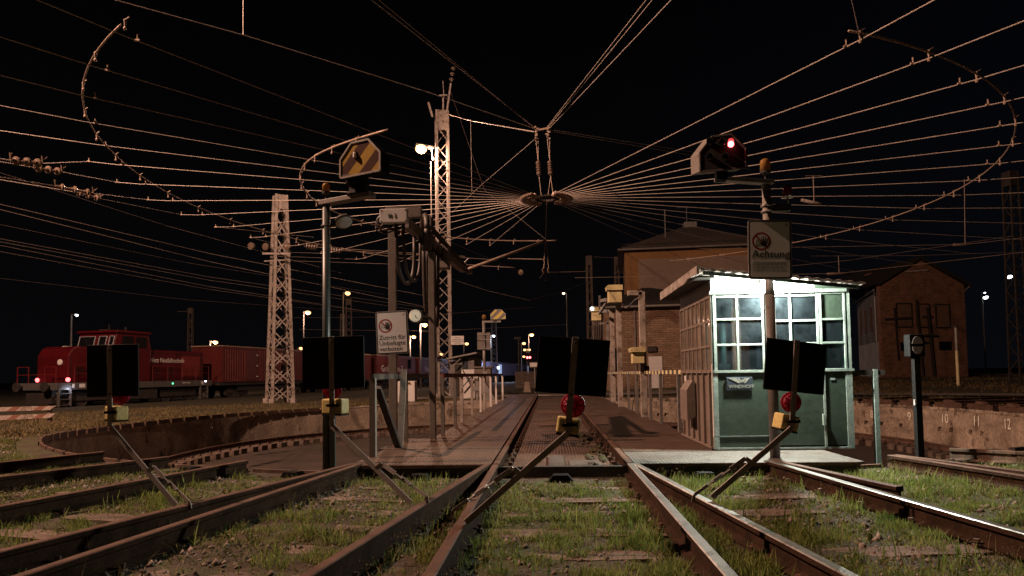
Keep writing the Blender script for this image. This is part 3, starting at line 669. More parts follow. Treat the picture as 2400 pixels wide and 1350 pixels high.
for i in range(nx):
    mb.f += [(i, i + 1, n1 + i + 1, n1 + i), (2 * n1 + i, 3 * n1 + i, 3 * n1 + i + 1, 2 * n1 + i + 1), (i, 2 * n1 + i, 2 * n1 + i + 1, i + 1), (n1 + i, n1 + i + 1, 3 * n1 + i + 1, 3 * n1 + i)]; mb.m += [0] * 4
mb.build('roof', m_roofsheet, bo, smooth=True)
mb = MB(); mb.prism([(1.855, 8.60, 2.325), (1.855, 11.44, 2.325), (1.855, 11.44, 2.20), (1.855, 9.4, 2.205), (1.855, 9.15, 2.24), (1.855, 8.60, 2.215)], (0.03, 0, 0)); mb.build('fascia', m_roofsheet, bo)
mb = MB(); mb.bx(1.886, BX0 - 0.02, 8.70, 11.35, 2.19, 2.20); mb.build('soffit', m_dark, bo)
mb = MB()
for y in (8.75, 11.2): mb.bx(1.9, 4.1, y - 0.03, y + 0.03, 2.03, 2.06) if False else None
mb.bar((1.95, 8.70, zl(1.95) - 0.055), (RX1 - 0.04, 8.70, zl(RX1) - 0.05), 0.04, 0.045); mb.build('rafter', m_greenpaint, bo)
# left side wall
MB().bx(BX0 - 0.004, BX0 + 0.03, BY + 0.06, BYB, zt - 0.02, 2.185).build('side_board', m_boothside, bo)
sd = MB(); ncol, y0, y1 = 7, BY + 0.07, BYB - 0.02
zr = [zs + 0.01, zs + 0.335, zs + 0.66, zt - 0.03]
for i in range(ncol + 1):
    y = y0 + (y1 - y0) * i / ncol; sd.bx(BX0 - 0.014, BX0 + 0.02, y - 0.02, y + 0.02, zr[0], zr[-1])
for z in zr:
    for i in range(ncol): sd.bx(BX0 - 0.012, BX0 + 0.018, y0 + (y1 - y0) * i / ncol + 0.0201, y0 + (y1 - y0) * (i + 1) / ncol - 0.0201, z - 0.016, z + 0.016)
sw = sd.build('side_window', m_boothside, bo)
for i in range(ncol):
    for j in range(3):
        ya, yb = y0 + (y1 - y0) * i / ncol + 0.0205, y0 + (y1 - y0) * (i + 1) / ncol - 0.0205
        tl = random.uniform(-0.004, 0.004)
        MB().bx(BX0 + 0.002 + tl, BX0 + 0.006 + tl, ya, yb, zr[j] + 0.0165, zr[j + 1] - 0.0165).build('pane', m_boothside if (i, j) == (2, 1) else m_glasswarm, sw)
MB().bx(BX0, BX0 + 0.03, BY + 0.06, BYB, 0.02, zs - 0.012).build('side_wall', m_boothside, bo)
mb = MB()
for i in range(6):
    y = BY + 0.16 + i * 0.36; mb.bx(BX0 - 0.032, BX0 - 0.001, y - 0.022, y + 0.022, 0.03, zs - 0.02)
mb.bx(BX0 - 0.04, BX0 - 0.001, BY + 0.06, BYB, 0.0, 0.028); mb.bx(BX0 - 0.034, BX0 - 0.001, BY + 0.06, BYB, zs - 0.019, zs - 0.006)
mb.build('rib', m_boothside, bo)
mb = MB(); x = BX0 - 0.033; mb.prism([(x, 9.95, 0.36), (x, 9.95, 0.86), (x - 0.03, 9.95, 0.88), (x - 0.12, 9.95, 0.74), (x - 0.12, 9.95, 0.30)], (0, 0.5, 0)); mb.build('heater_hood', m_boothside, bo)
MB().bx(BX0 - 0.034, BX0 - 0.002, 10.58, 10.70, 0.76, 0.94).build('notice', m_signwhite, bo)
MB().bx(BX1 - 0.03, BX1, BY + 0.075, BYB, 0.02, 2.0).build('side_wall', m_greenpaint, bo)
mb = MB(); mb.bx(BX0, BX1, BYB, BYB + 0.03, 0.0, zs); mb.bx(BX0, BX0 + 0.08, BYB, BYB + 0.03, zs, 2.03); mb.bx(BX1 - 0.5, BX1, BYB, BYB + 0.03, zs, 2.03); mb.bx(BX0 + 0.08, BX1 - 0.5, BYB, BYB + 0.03, 1.9, 2.03)
mb.bx(2.85, 2.89, BYB, BYB + 0.03, zs, 1.9); mb.bx(BX0 + 0.08, BX1 - 0.5, BYB + 0.002, BYB + 0.028, 1.55, 1.58)
mb.build('back_wall', m_boothside, bo)
MB().bx(BX0 + 0.03, BX1 - 0.03, BY + 0.05, BYB, 2.0, 2.01).build('ceiling', m_dark, bo)
mb = MB(); p = at(1693, 780, 9.35); mb.tube([(p.x, 9.35, 0.03), (p.x, 9.35, 2.0)], 0.045, 10); mb.build('inner_pipe', m_frame, bo, smooth=True)
mb = MB(); mb.bx(BX0 + 0.1, 3.2, 9.2, 9.75, 0.94, 0.98); mb.build('desk', m_wood, bo)
mb = MB(); mb.bx(2.85, 3.2, 9.55, 9.6, 1.05, 1.32); mb.build('monitor', m_bluesheet, bo)
mb = MB(); mb.bx(2.2, 2.42, 9.3, 9.5, 0.982, 1.10); mb.bar((2.16, 9.1, 1.06), (2.46, 9.2, 1.0), 0.03, 0.03); mb.build('control_box', m_zinc, bo)
MB().bx(3.62, 3.9, 10.2, 10.25, 1.25, 1.85).build('poster', m_bluesheet, bo)
MB().bx(3.25, 3.27, 9.3, 10.6, 0.05, 1.9).build('inner_partition', m_greenpaint, bo)
# maker's plate
pl = MB().bx(fx(1702, 900), fx(1763, 900), BY - 0.020, BY - 0.010, at(1730, 915, BY).z, at(1730, 884, BY).z).build('maker_plate', m_bluesheet, bo, bevel=0.006)
def pp(px, py): q = at(px, py, BY - 0.0225); return q
text('lettering', 'WINDHOFF', 0.062, pp(1708, 910), (1, 0, 0), (0, 0, 1), m_platelogo, pl, sx=0.98)
mb = MB()
for P in (((1707, 886), (1727, 886), (1735, 898), (1731, 898)), ((1729, 886), (1733, 886), (1737, 893), (1735, 897)), ((1737, 893), (1740, 888), (1742, 891), (1739, 898)), ((1757, 886), (1749, 886), (1744, 898), (1747, 898)), ((1744, 886), (1748, 886), (1743, 896), (1741, 893))):
    mb.prism([pp(*q) for q in P], (0, -0.001, 0))
mb.build('logo', m_platelogo, pl)
MB().bx(fx(1946, 890), fx(1957, 890), BY - 0.010, BY - 0.005, 0.87, 0.895).build('small_plate', m_frame, bo)
# the lamp under the roof
lp = V((2.80, BY - 0.13, 2.165))
bl = thing('booth_lamp', lp, 'lit white lamp under the booth roof, glaring behind the Achtung sign post', 'lamp')
MB().bx(lp.x - 0.07, lp.x + 0.07, BY - 0.05, BY + 0.011, lp.z - 0.03, lp.z + 0.03).build('bracket', m_zinc, bl)
MB().bx(lp.x - 0.075, lp.x + 0.075, lp.y - 0.02, BY - 0.051, lp.z - 0.045, lp.z + 0.03).build('diffuser', m_tubelit, bl, bevel=0.01)
pointlight('booth_light', lp + V((0, -0.06, -0.02)), BOOTH_W, COOL, 0.05, bl)

# ================================================================== SIGNS
def clip(poly, nx_, nz_, d):            # keep the side nx*x + nz*z <= d
    out = []
    for i in range(len(poly)):
        a, b = poly[i], poly[(i + 1) % len(poly)]
        da, db = nx_ * a[0] + nz_ * a[1] - d, nx_ * b[0] + nz_ * b[1] - d
        if da <= 0: out.append(a)
        if da * db < 0: t = da / (da - db); out.append((a[0] + (b[0] - a[0]) * t, a[1] + (b[1] - a[1]) * t))
    return out
def rrect(w_, h_, r, n=4):
    P = []
    for cx, cz, a0 in ((w_ / 2 - r, h_ / 2 - r, 0), (-w_ / 2 + r, h_ / 2 - r, 90), (-w_ / 2 + r, -h_ / 2 + r, 180), (w_ / 2 - r, -h_ / 2 + r, 270)):
        for i in range(n + 1): a = R(a0 + 90 * i / n); P.append((cx + r * math.cos(a), cz + r * math.sin(a)))
    return P
def warning_sign(name, c, w_, h_, rot, label, lines, big, frame_m, face_m, ring_m, ink_m):
    t = thing(name, c, label, 'sign'); c = V(c)
    a = V((math.cos(rot), math.sin(rot) * 0.12, math.sin(rot))).normalized(); n = V((0, -1, 0)); u = a.cross(n) * 1.0
    u = V((0, 0, 1)) - a * a.z; u.normalize(); n = a.cross(u)         # n faces the camera (-Y)
    W = lambda x, z, d=0.0: c + a * x + u * z + n * d
    MB().prism([W(x, z, 0) for x, z in rrect(w_, h_, 0.03)], n * 0.012).build('panel', frame_m, t)
    MB().prism([W(x, z, 0.0121) for x, z in rrect(w_ - 0.025, h_ - 0.025, 0.025)], n * 0.0015).build('border', ink_m, t)
    fc = MB().prism([W(x, z, 0.0137) for x, z in rrect(w_ - 0.05, h_ - 0.05, 0.018)], n * 0.0012).build('face', face_m, t)
    s = w_ / 0.495; ox, oz = -0.098 * s, 0.105 * s if big == 0 else 0.095 * s; D = 0.0152
    mb = MB(); ro, ri = 0.106 * s, 0.085 * s; N_ = 40; b0 = len(mb.v)
    for i in range(N_):
        q = 2 * math.pi * i / N_
        for r in (ro, ri): mb.v.append(tuple(W(ox + r * math.cos(q), oz + r * math.sin(q), D)))
    for i in range(N_): mb.f.append((2 * i, 2 * i + 1, 2 * ((i + 1) % N_) + 1, 2 * ((i + 1) % N_))); mb.m.append(0)
    q = R(135); e = V((math.cos(q), math.sin(q))); f_ = V((-e.y, e.x)) * 0.0085 * s
    P = [(e * (-ri)) + f_, (e * ri) + f_, (e * ri) - f_, (e * (-ri)) - f_]
    mb.prism([W(ox + v.x, oz + v.y, D + 0.0002) for v in P], n * 0.0004); mb.build('prohibition_ring', ring_m, t)
    mb = MB()                                                # raised hand
    hx, hz = ox + 0.032 * s, oz - 0.022 * s
    mb.prism([W(hx + x * s, hz + z * s, D + 0.0008) for x, z in ((-0.034, 0.02), (-0.034, -0.012), (-0.018, -0.034), (0.012, -0.036), (0.03, -0.01), (0.034, 0.022))], n * 0.0006)
    for x0, z0, x1, z1, wd in ((-0.026, 0.015, -0.026, 0.066, 0.013), (-0.008, 0.015, -0.006, 0.082, 0.013), (0.010, 0.015, 0.014, 0.074, 0.013), (0.027, 0.012, 0.042, 0.052, 0.012), (-0.022, -0.022, -0.055, 0.014, 0.015)):
        d = V((x1 - x0, z1 - z0)).normalized(); f_ = V((-d.y, d.x)) * wd / 2
        mb.prism([W(hx + v[0] * s, hz + v[1] * s, D + 0.0009) for v in ((x0 + f_.x, z0 + f_.y), (x0 - f_.x, z0 - f_.y), (x1 - f_.x * .8, z1 - f_.y * .8), (x1 + d.x * .006, z1 + d.y * .006), (x1 + f_.x * .8, z1 + f_.y * .8))], n * 0.0006)
    mb.build('hand_symbol', ink_m, t)
    mb = MB(); gx, gz_ = ox - 0.045 * s, oz - 0.008 * s       # thin outline of a head and shoulder behind the hand
    for r, a0, a1, zz in ((0.026, 40, 300, 0.006), (0.016, 60, 280, 0.004), (0.05, 60, 150, -0.062)):
        pts = [W(gx + r * s * math.cos(R(a0 + (a1 - a0) * i / 12)), gz_ + zz * s + r * s * math.sin(R(a0 + (a1 - a0) * i / 12)), D + 0.0004) for i in range(13)]
        mb.tube(pts, 0.0012 * s, 4)
    mb.build('face_outline', m_inkgrey, t)
    for body, x, z, size in lines: text('lettering', body, size * s, W(x * s, z * s, D + 0.0005), a, u, ink_m if size > 0.05 else m_inkgrey, t, ext=0.0004)
    MB().prism([W(x, z, D) for x, z in ((w_ / 2 - 0.075, h_ / 2 - 0.075), (w_ / 2 - 0.045, h_ / 2 - 0.075), (w_ / 2 - 0.045, h_ / 2 - 0.048), (w_ / 2 - 0.075, h_ / 2 - 0.048))], n * 0.0004).build('corner_mark', m_inkgrey, t)
    for z in (h_ * 0.36, -h_ * 0.36): MB().bar(W(-w_ * 0.3, z, -0.012), W(w_ * 0.3, z, -0.012), 0.02, 0.03).build('clamp', m_zinc, t)
    return t, W, s
GYL = 10.25
p = at(919.5, 779.5, GYL)
warning_sign('warning_sign', p, 0.492, 0.655, R(2.0), 'white sign reading Zutritt fur Unbefugte verboten with a hand symbol on the gantry post', [('Zutritt für', -0.205, -0.105, 0.098), ('Unbefugte', -0.205, -0.192, 0.098), ('verboten', -0.205, -0.279, 0.098)], 0, m_zinc, m_signwhite, m_inkred, m_ink)
p = at(1804, 585, 7.96)
t, W, s = warning_sign('warning_sign', p, 0.492, 0.69, R(-1.2), 'shaded white sign reading Achtung with a hand symbol, above the booth lamp', [('Achtung', -0.208, -0.095, 0.128), ('Drehscheibe nicht zu Fuß', -0.200, -0.155, 0.036)], 1, m_zinc, m_signwhite, m_inkred, m_ink)
mb = MB()
for z, segs in ((-0.185, 8), (-0.215, 7), (-0.245, 8)):
    x = -0.198
    for k in range(segs):
        ln = random.uniform(0.025, 0.05)
        if x + ln > 0.19: break
        mb.prism([W(x, z, 0.0155), W(x + ln, z, 0.0155), W(x + ln, z + 0.012, 0.0155), W(x, z + 0.012, 0.0155)], (0, -0.0004, 0)); x += ln + 0.012
mb.build('faded_small_print', m_inkgrey, t)

# ================================================================== SIGNALS ON THE BRIDGE ENDS
def beacon(name, base, r, h, lens, label):
    t = thing(name, base, label, 'beacon'); b = V(base)
    MB().lathe(b, (0, 0, 1), [(0.012, 0), (0.012, 0.07), (r * 0.8, 0.072), (r * 1.05, 0.08), (r * 1.05, 0.10), (r * 0.9, 0.105)], 14).build('socket', m_dark, t)
    MB().lathe(b + V((0, 0, 0.1052)), (0, 0, 1), [(r, 0), (r, h * 0.68), (r * 0.9, h * 0.86), (r * 0.55, h * 0.97), (0.002, h)], 16).build('dome', lens, t, smooth=True)
    MB().lathe(b + V((0, 0, 0.1053)), (0, 0, 1), [(r * 0.35, 0.001), (r * 0.35, h * 0.5), (r * 0.1, h * 0.55)], 8).build('bulb', m_zinc, t)
    return t
OCT = [(0, 0), (0.02, -0.005), (0.55, -0.005), (0.56, 0.0), (0.56, 0.20), (0.40, 0.37), (0.16, 0.37), (0.0, 0.205)]
def sig_head(parent, o, a, w_, h_, dep, back, cols):
    """octagonal box: o lower left corner seen from the board side, a its direction, dep its depth vector"""
    P = [(x / 0.56 * w_, z / 0.37 * h_) for x, z in OCT]
    W = lambda x, z: V(o) + V(a) * x + V((0, 0, z))
    MB().prism([W(x, z) for x, z in P], dep).build('housing', m_black if back else m_polewarm, parent, bevel=0.006)
    n = -V(dep).normalized(); rim = MB(); Np = len(P)
    for i in range(Np):
        q0, q1 = P[i], P[(i + 1) % Np]; rim.bar(W(*q0) + n * 0.006, W(*q1) + n * 0.006, 0.022, 0.02, up=n)
    rim.build('rim', cols[2], parent)
    if not back: MB().prism([W(x, z) + n * 0.001 for x, z in P], n * 0.004).build('front_face', m_signblack, parent)
    if back:
        mbs = (MB(), MB()); d0 = -0.75; k = 0; st = 0.118 / 0.56 * w_
        dx, dz = 0.682, -0.731
        x = -0.42 * w_ / 0.56
        while x < 0.62:
            q = clip(P, dx, dz, x + st); q = clip(q, -dx, -dz, -x)
            if len(q) > 2: mbs[k % 2].prism([W(*v) + n * 0.002 for v in q], n * 0.002)
            x += st; k += 1
        mbs[0].build('stripe', cols[0], parent); mbs[1].build('stripe', cols[1], parent)
    return W, n
m_stripey = mat('ochre_stripe', (0.25, 0.155, 0.035), (0.30, 0.19, 0.045), scale=4, rough=0.9, spec=0.08)
m_stripeb = mat('brown_stripe', (0.050, 0.026, 0.022), (0.065, 0.034, 0.028), scale=4, rough=0.9, spec=0.05)
m_stripeg = mat('grey_stripe', (0.16, 0.14, 0.13), (0.20, 0.18, 0.17), scale=4, rough=0.5)
m_stripeY = mat('yellow_stripe', (0.62, 0.50, 0.10), (0.70, 0.56, 0.14), scale=4, rough=0.5)
# left
LX, LY = -2.655, 8.0
sg = thing('signal_post', (LX, LY, -0.07), 'dark round signal post carrying a yellow and brown diagonally striped octagonal board', 'signal')
MB().tube([(LX, LY, -0.35), (LX, LY, 3.08)], 0.046, 18).build('pole', m_polegreen, sg, smooth=True)
MB().bx(LX + 0.052, LX + 0.115, LY - 0.05, LY + 0.0, -0.35, 1.0).build('stay', m_polegreen, sg)
a = V((0.90, -0.436, 0)); e0 = V((LX - 0.055, LY + 0.03, 3.10))
MB().bar(e0, e0 + a * 0.78, 0.13, 0.055).build('arm', m_polewarm, sg, bevel=0.004)
hb = e0 + a * 0.55
MB().lathe(hb + V((0, 0.02, 0.0275)), (0, 0, 1), [(0.13, 0), (0.10, 0.05), (0.10, 0.10), (0.14, 0.13), (0.14, 0.16)], 14).build('mount', m_black, sg)
o = at(799, 417, 7.66)
nv = V((a.y, -a.x, 0)); nv = V((-0.436, -0.90, 0))
W, n = sig_head(sg, o, a * 1.0, 0.585, 0.375, -nv * 0.16, True, (m_stripey, m_stripeb, m_polewarm))
MB().lathe(W(0.235, 0.19) + n * 0.03, (0, 0, 1), [(0.017, 0.0), (0.019, 0.012), (0.019, 0.05), (0.012, 0.062)], 10).build('peep_lamp', m_white, sg)
MB().bar(W(0.235, 0.26) + n * 0.012, W(0.235, 0.18) + n * 0.012, 0.03, 0.02).build('lamp_bracket', m_black, sg)
MB().bar(W(0.03, 0.02) + n * 0.008, W(0.13, 0.02) + n * 0.008, 0.014, 0.004, up=n).build('type_plate', m_dark, sg)
beacon('beacon', (LX + 0.0, LY, 3.13), 0.045, 0.105, m_amber, 'unlit amber beacon on top of the dark left signal post')
fl = thing('floodlight', (LX + 0.2, LY - 0.05, 2.77), 'round grey unlit floodlight clamped to the dark left signal post', 'lamp')
c = at(806, 521, 7.9); ax = V((0.35, -0.45, -0.80)).normalized()
MB().lathe(c - ax * 0.09, ax, [(0.03, 0), (0.07, 0.02), (0.105, 0.07), (0.112, 0.09)], 20).build('reflector', m_dark, fl, smooth=True)
MB().lathe(c - ax * 0.001, ax, [(0.100, 0), (0.09, 0.012), (0.04, 0.02), (0.002, 0.022)], 20).build('lens', m_lampglass, fl, smooth=True)
MB().tube([(LX + 0.04, LY, c.z - 0.02), (LX + 0.12, LY - 0.02, c.z + 0.0), tuple(c - ax * 0.08)], 0.014, 6).build('arm', m_dark, fl)
mb = MB().torus((LX, LY, c.z - 0.02), (0, 0, 1), 0.052, 0.014, 16, 6); mb.build('clamp', m_dark, fl)
# right
RX, RY = 2.615, 8.2
sg = thing('signal_post', (RX, RY, 0), 'grey signal post at the booth holding a black lamp head with one red light lit', 'signal')
m_poleshaded = mat('shaded_brown_pole', (0.075, 0.058, 0.050), (0.11, 0.088, 0.077), scale=5, rough=0.55, spots=(0.05, 0.035, 0.028), spotscale=9, spotamt=0.36)  # darker copy: the lower pole's lack of warm light is put into its colour
MB().tube([(RX, RY, -0.3), (RX, RY, 1.9)], 0.058, 18).build('pole', m_poleshaded, sg, smooth=True)
MB().tube([(RX, RY, 1.9), (RX, RY, 1.98), (RX, RY, 3.22)], [0.058, 0.050, 0.050], 18).build('upper_pole', m_polewarm, sg, smooth=True)
a2 = V((-0.955, -0.296, 0)); e0 = V((RX + 0.07, RY, 3.24))
MB().bar(e0, e0 + a2 * 0.74, 0.11, 0.05).build('arm', m_zinc, sg, bevel=0.004)
n2 = V((0.296, -0.955, 0)); n2 = V((-0.25, -0.968, 0))
aa = V((0.968, -0.25, 0))
o = at(1641, 402, 7.86)
MB().bar(at(1690, 424, 7.9), at(1690, 398, 7.9), 0.12, 0.12).build('mount', m_black, sg)
W, n = sig_head(sg, o, aa, 0.50, 0.39, V((-0.16, 0.30, 0)).normalized() * 0.16, False, (None, None, m_dark))
lens = {}
for k, (px, py, m) in enumerate(((1664, 337, m_glassdark), (1693, 338, m_glassdark), (1713, 339, m_redlit), (1664, 371, m_glassdark), (1700, 372, m_glassdark))):
    n = V((-0.25, -0.968, 0)).normalized(); d = ray(px, py); q = CAM + d * ((o - CAM).dot(n) / d.dot(n)) + n * 0.045
    h = MB(); r = 0.036
    pts = [(math.cos(R(t_)), math.sin(R(t_))) for t_ in range(-10, 200, 15)]
    uu = V((0, 0, 1)); rt = uu.cross(n).normalized()
    vs = [q + rt * (x * r) + uu * (z * r) + n * d for d in (-0.03, 0.085) for x, z in pts]; N_ = len(pts)
    h.add(vs, [(i, i + 1, N_ + i + 1, N_ + i) for i in range(N_ - 1)])
    hood = h.build('hood', m_dark, sg); hood.modifiers.new('solid', 'SOLIDIFY').thickness = 0.004
    MB().lathe(q - n * 0.04, n, [(r * 0.92, 0), (r * 0.92, 0.03), (r * 0.6, 0.042), (0.003, 0.047)], 16).build('signal_lens', m, hood, smooth=True)
    if m is m_redlit: pointlight('red_glow', q + n * 0.03, 0.35, (1, 0.06, 0.1), 0.02, sg)
beacon('beacon', (RX - 0.012, RY - 0.02, 3.27), 0.058, 0.15, m_amber, 'large amber beacon on top of the signal post in front of the booth').name
t = thing('beacon', (RX + 0.25, RY, 2.98), 'small dark red beacon on a side bracket of the booth signal post', 'beacon')
c = at(1846, 462, RY)
MB().lathe(c, (0, 0, 1), [(0.075, -0.004), (0.075, 0.002), (0.05, 0.012)], 18).build('dish', m_white, t, smooth=True)
MB().lathe(c + V((0, 0, 0.0125)), (0, 0, 1), [(0.052, 0), (0.050, 0.09), (0.04, 0.125), (0.002, 0.135)], 16).build('dome', m_darkred, t, smooth=True)
MB().tube([c - V((0, 0, 0.004)), c - V((0.0, 0, 0.07)), c - V((0.035, 0, 0.12)), c - V((0.08, 0, 0.13))], 0.012, 6).build('pipe', m_zinc, t)
MB().bx(RX + 0.05, RX + 0.27, RY - 0.04, RY + 0.04, c.z - 0.17, c.z - 0.09).build('junction_box', m_dark, t, bevel=0.005)
mb = MB()
for z in (c.z - 0.10, c.z - 0.17): mb.torus((RX, RY, z), (0, 0, 1), 0.06, 0.014, 16, 6)
mb.build('clamp', m_zinc, t)

# ================================================================== STOP BOARDS CLAMPED TO THE RAILS
def stop_board(label, Y, plate, top, bend, foot, footY, knee, hook, hookY, box, lens, boxrot=0.0):
    f_ = at(foot[0], foot[1], footY)
    t = thing('stop_board', f_, label, 'stop board', 'portable stop boards clamped to the rails')
    P = [at(x, y, Y) for x, y in plate]; n = V((0, -1, 0))
    MB().prism(P, (0, 0.018, 0)).build('plate', m_signblack, t, bevel=0.003)
    Tp, B = at(top[0], top[1], Y - 0.012), at(bend[0], bend[1], Y - 0.012)
    mb = MB().bar(Tp, B, 0.042, 0.012, up=n); mb.bar(B, f_, 0.042, 0.014, up=n); arm = mb.build('arm', m_bar, t, bevel=0.002)
    d = (B - Tp)
    mb = MB()
    for q in (0.06, 0.60): mb.lathe(Tp + d * q + n * 0.006, n, [(0.010, 0), (0.010, 0.007), (0.005, 0.009)], 6)
    mb.build('bolt', m_dark, arm)
    L = at(lens[0], lens[1], Y + 0.05); r = lens[2] * (Y + 0.05) / F
    MB().lathe(L + V((0, 0.045, 0)), n, [(r * 0.94, 0), (r, 0.012), (r, 0.03), (r * 0.90, 0.036), (r * 0.86, 0.05), (r * 0.4, 0.056), (0.003, 0.058)], 28).build('red_lens', m_redlens, t, smooth=True)
    mb = MB()
    for k in range(10):
        q = 2 * math.pi * k / 10; mb.bar(L + V((math.cos(q) * r * 0.2, -0.012, math.sin(q) * r * 0.2)), L + V((math.cos(q) * r * 0.80, -0.006, math.sin(q) * r * 0.80)), 0.012, 0.016, up=n)
    mb.torus(L + V((0, 0.012, 0)), n, r * 0.95, 0.010, 28, 6); mb.build('lens_ribs', m_redlens, t)
    c = at(box[0], box[1], Y + 0.075); bw, bh = box[2] * Y / F, box[3] * Y / F
    M3 = Matrix.Rotation(boxrot, 3, 'Y') @ Matrix.Rotation(box[4] if len(box) > 4 else 0, 3, 'Z')
    MB().box(c, (bw, 0.11, bh), M3).build('battery_box', m_yel, t, bevel=0.012)
    MB().box(c - M3 @ V((0, 0, bh / 2 + 0.006)), (bw * 0.98, 0.108, 0.014), M3).build('box_base', m_black, t)
    cl = Tp + d * ((c.z + 0.01 - Tp.z) / d.z)
    mb = MB().box(cl + V((0, 0.004, 0)), (0.075, 0.05, 0.022)); mb.tube([cl + V((-0.05, 0, 0)), cl + V((0.05, 0, 0))], 0.008, 6); mb.lathe(cl + V((0.045, 0, 0)), (1, 0, 0), [(0.014, 0), (0.014, 0.014)], 6)
    mb.build('clamp', m_black, t)
    # strut with turnbuckle and hook
    k = f_.lerp(B, knee[0]); side = V(knee[1])
    k2 = k + side
    mb = MB().bar(k, k2, 0.035, 0.012, up=n); H = at(hook[0], hook[1], hookY)
    m1 = k2.lerp(H, 0.30); m2 = k2.lerp(H, 0.42); m3 = k2.lerp(H, 0.62); m4 = k2.lerp(H, 0.74)
    mb.bar(k2, m1, 0.034, 0.008, up=n); st = mb.build('strut', m_bar, t)
    mb = MB().tube([m1, m4], 0.006, 6)
    off = (H - k2).normalized().cross(n) * 0.012
    mb.tube([m2 + off, m3 + off], 0.005, 6); mb.tube([m2 - off, m3 - off], 0.005, 6); mb.lathe(m2, (H - k2), [(0.014, 0), (0.014, 0.02)], 6); mb.lathe(m3, (H - k2), [(0.014, 0), (0.014, 0.02)], 6)
    mb.build('turnbuckle', m_zinc, t)
    mb = MB().bar(m4, H, 0.024, 0.008, up=n); mb.bar(H, H + V((0.012 if side.x > 0 else -0.012, 0, -0.055)), 0.024, 0.008, up=n); mb.build('hook', m_bar, t)
    return t
stop_board('leftmost black stop board with a yellow box, bent arm clamped to the second left track', 5.55, ((203, 809), (323, 806), (324, 928), (203, 931)), (257, 808), (258, 1000), (412, 1184), 5.40, (0.42, (0.055, -0.01, 0.035)), (443, 1176), 5.36, (273, 968, 52, 34, -0.5), (279, 926, 22))
stop_board('black stop board in front of the dark signal post, second from the left', 5.60, ((708, 792), (852, 786), (854, 908), (708, 914)), (777, 788), (778, 998), (962, 1178), 5.42, (0.43, (0.055, -0.01, 0.04)), (999, 1163), 5.36, (786, 952, 58, 36, -0.35), (778, 912, 22))
stop_board('largest black stop board, tilted, its red lens over the central rails', 4.55, ((1265, 786), (1431, 798), (1420, 931), (1253, 918)), (1349, 790), (1331, 1016), (1092, 1224), 4.62, (0.54, (-0.045, -0.01, 0.045)), (1062, 1196), 4.72, (1332, 997, 54, 38), (1343, 950, 27), 0.16)
stop_board('tilted black stop board in front of the booth door, rightmost', 5.45, ((1798, 791), (1938, 808), (1931, 926), (1789, 912)), (1868, 797), (1856, 1003), (1668, 1166), 5.42, (0.50, (-0.05, -0.01, 0.035)), (1627, 1160), 5.38, (1842, 989, 50, 36, 0.4), (1855, 943, 22), 0.22)

# ================================================================== GANTRIES
gl = thing('cable_gantry', (-2.4, 10.4, 0), 'cable gantry with black festoon loops and a pale box marked 10 2', 'gantry')
p1 = at(921, 800, 10.4).x; p2 = at(1014, 900, 10.9).x
MB().bx(p1 - 0.058, p1 + 0.058, 10.36, 10.44, -0.35, 3.26).build('post', m_polewarm, gl, bevel=0.004)
MB().bx(p2 - 0.046, p2 + 0.046, 10.85, 10.95, -0.2, 3.0).build('post', m_polewarm, gl, bevel=0.004)
bA, bB = at(950, 522, 10.2), at(1085, 630, 14.4)
MB().bar(bA, bB, 0.11, 0.16).build('beam', m_polewarm, gl, bevel=0.004)
MB().bar(at(905, 500, 10.3), at(988, 498, 10.3), 0.12, 0.16).build('cross_arm', m_polewarm, gl, bevel=0.004)
MB().bar(bA + V((0.22, 0.5, 0.12)), bB + V((0.05, 0.2, 0.06)), 0.06, 0.06).build('track_rail', m_dark, gl)
MB().bar(V((p2, 10.9, 2.95)), bA.lerp(bB, 0.3), 0.09, 0.09).build('knee_brace', m_polewarm, gl)
c0 = at(924, 507.5, 9.85)
bx_ = MB().bx(c0.x - 0.20, c0.x + 0.20, 9.78, 9.92, c0.z - 0.10, c0.z + 0.10).build('terminal_box', m_signwhite, gl, bevel=0.006)
text('lettering', '10  2', 0.085, V((c0.x - 0.085, 9.777, c0.z - 0.03)), (1, 0, 0), (0, 0, 1), m_ink, bx_, sx=0.75)
mb = MB()
for sx in (-0.18, 0.18):
    for sz in (-0.08, 0.08): mb.lathe((c0.x + sx, 9.78, c0.z + sz), (0, -1, 0), [(0.009, 0), (0.009, 0.004)], 8)
mb.build('screw', m_dark, bx_)
mb = MB()
for k in range(3):
    a = 0.06 + 0.03 * k; pts = [V((c0.x - 0.2 + 0.02 * k, 9.86, c0.z + 0.03 - 0.05 * k)) + V((-a * math.sin(t_ * math.pi / 8) * 1.1, 0.02 * k, -t_ * 0.022)) for t_ in range(9)]
    pts.append(V((c0.x + 0.02 * k, 9.95, c0.z - 0.16))); mb.tube(pts, 0.011, 6)
mb.build('loose_cable', m_rubber, gl)
def loop(a, b, sag, r, wid=0.0):
    a = V(a); b = V(b); mb = MB(); pts = []
    for i in range(19):
        t_ = i / 18; q = a.lerp(b, 0.5 - 0.5 * math.cos(math.pi * t_)); pts.append(q - V((0, 0, sag * math.sin(math.pi * t_) ** 0.62)))
    mb.tube(pts, r, 8); return mb
d_ = (bB - bA)
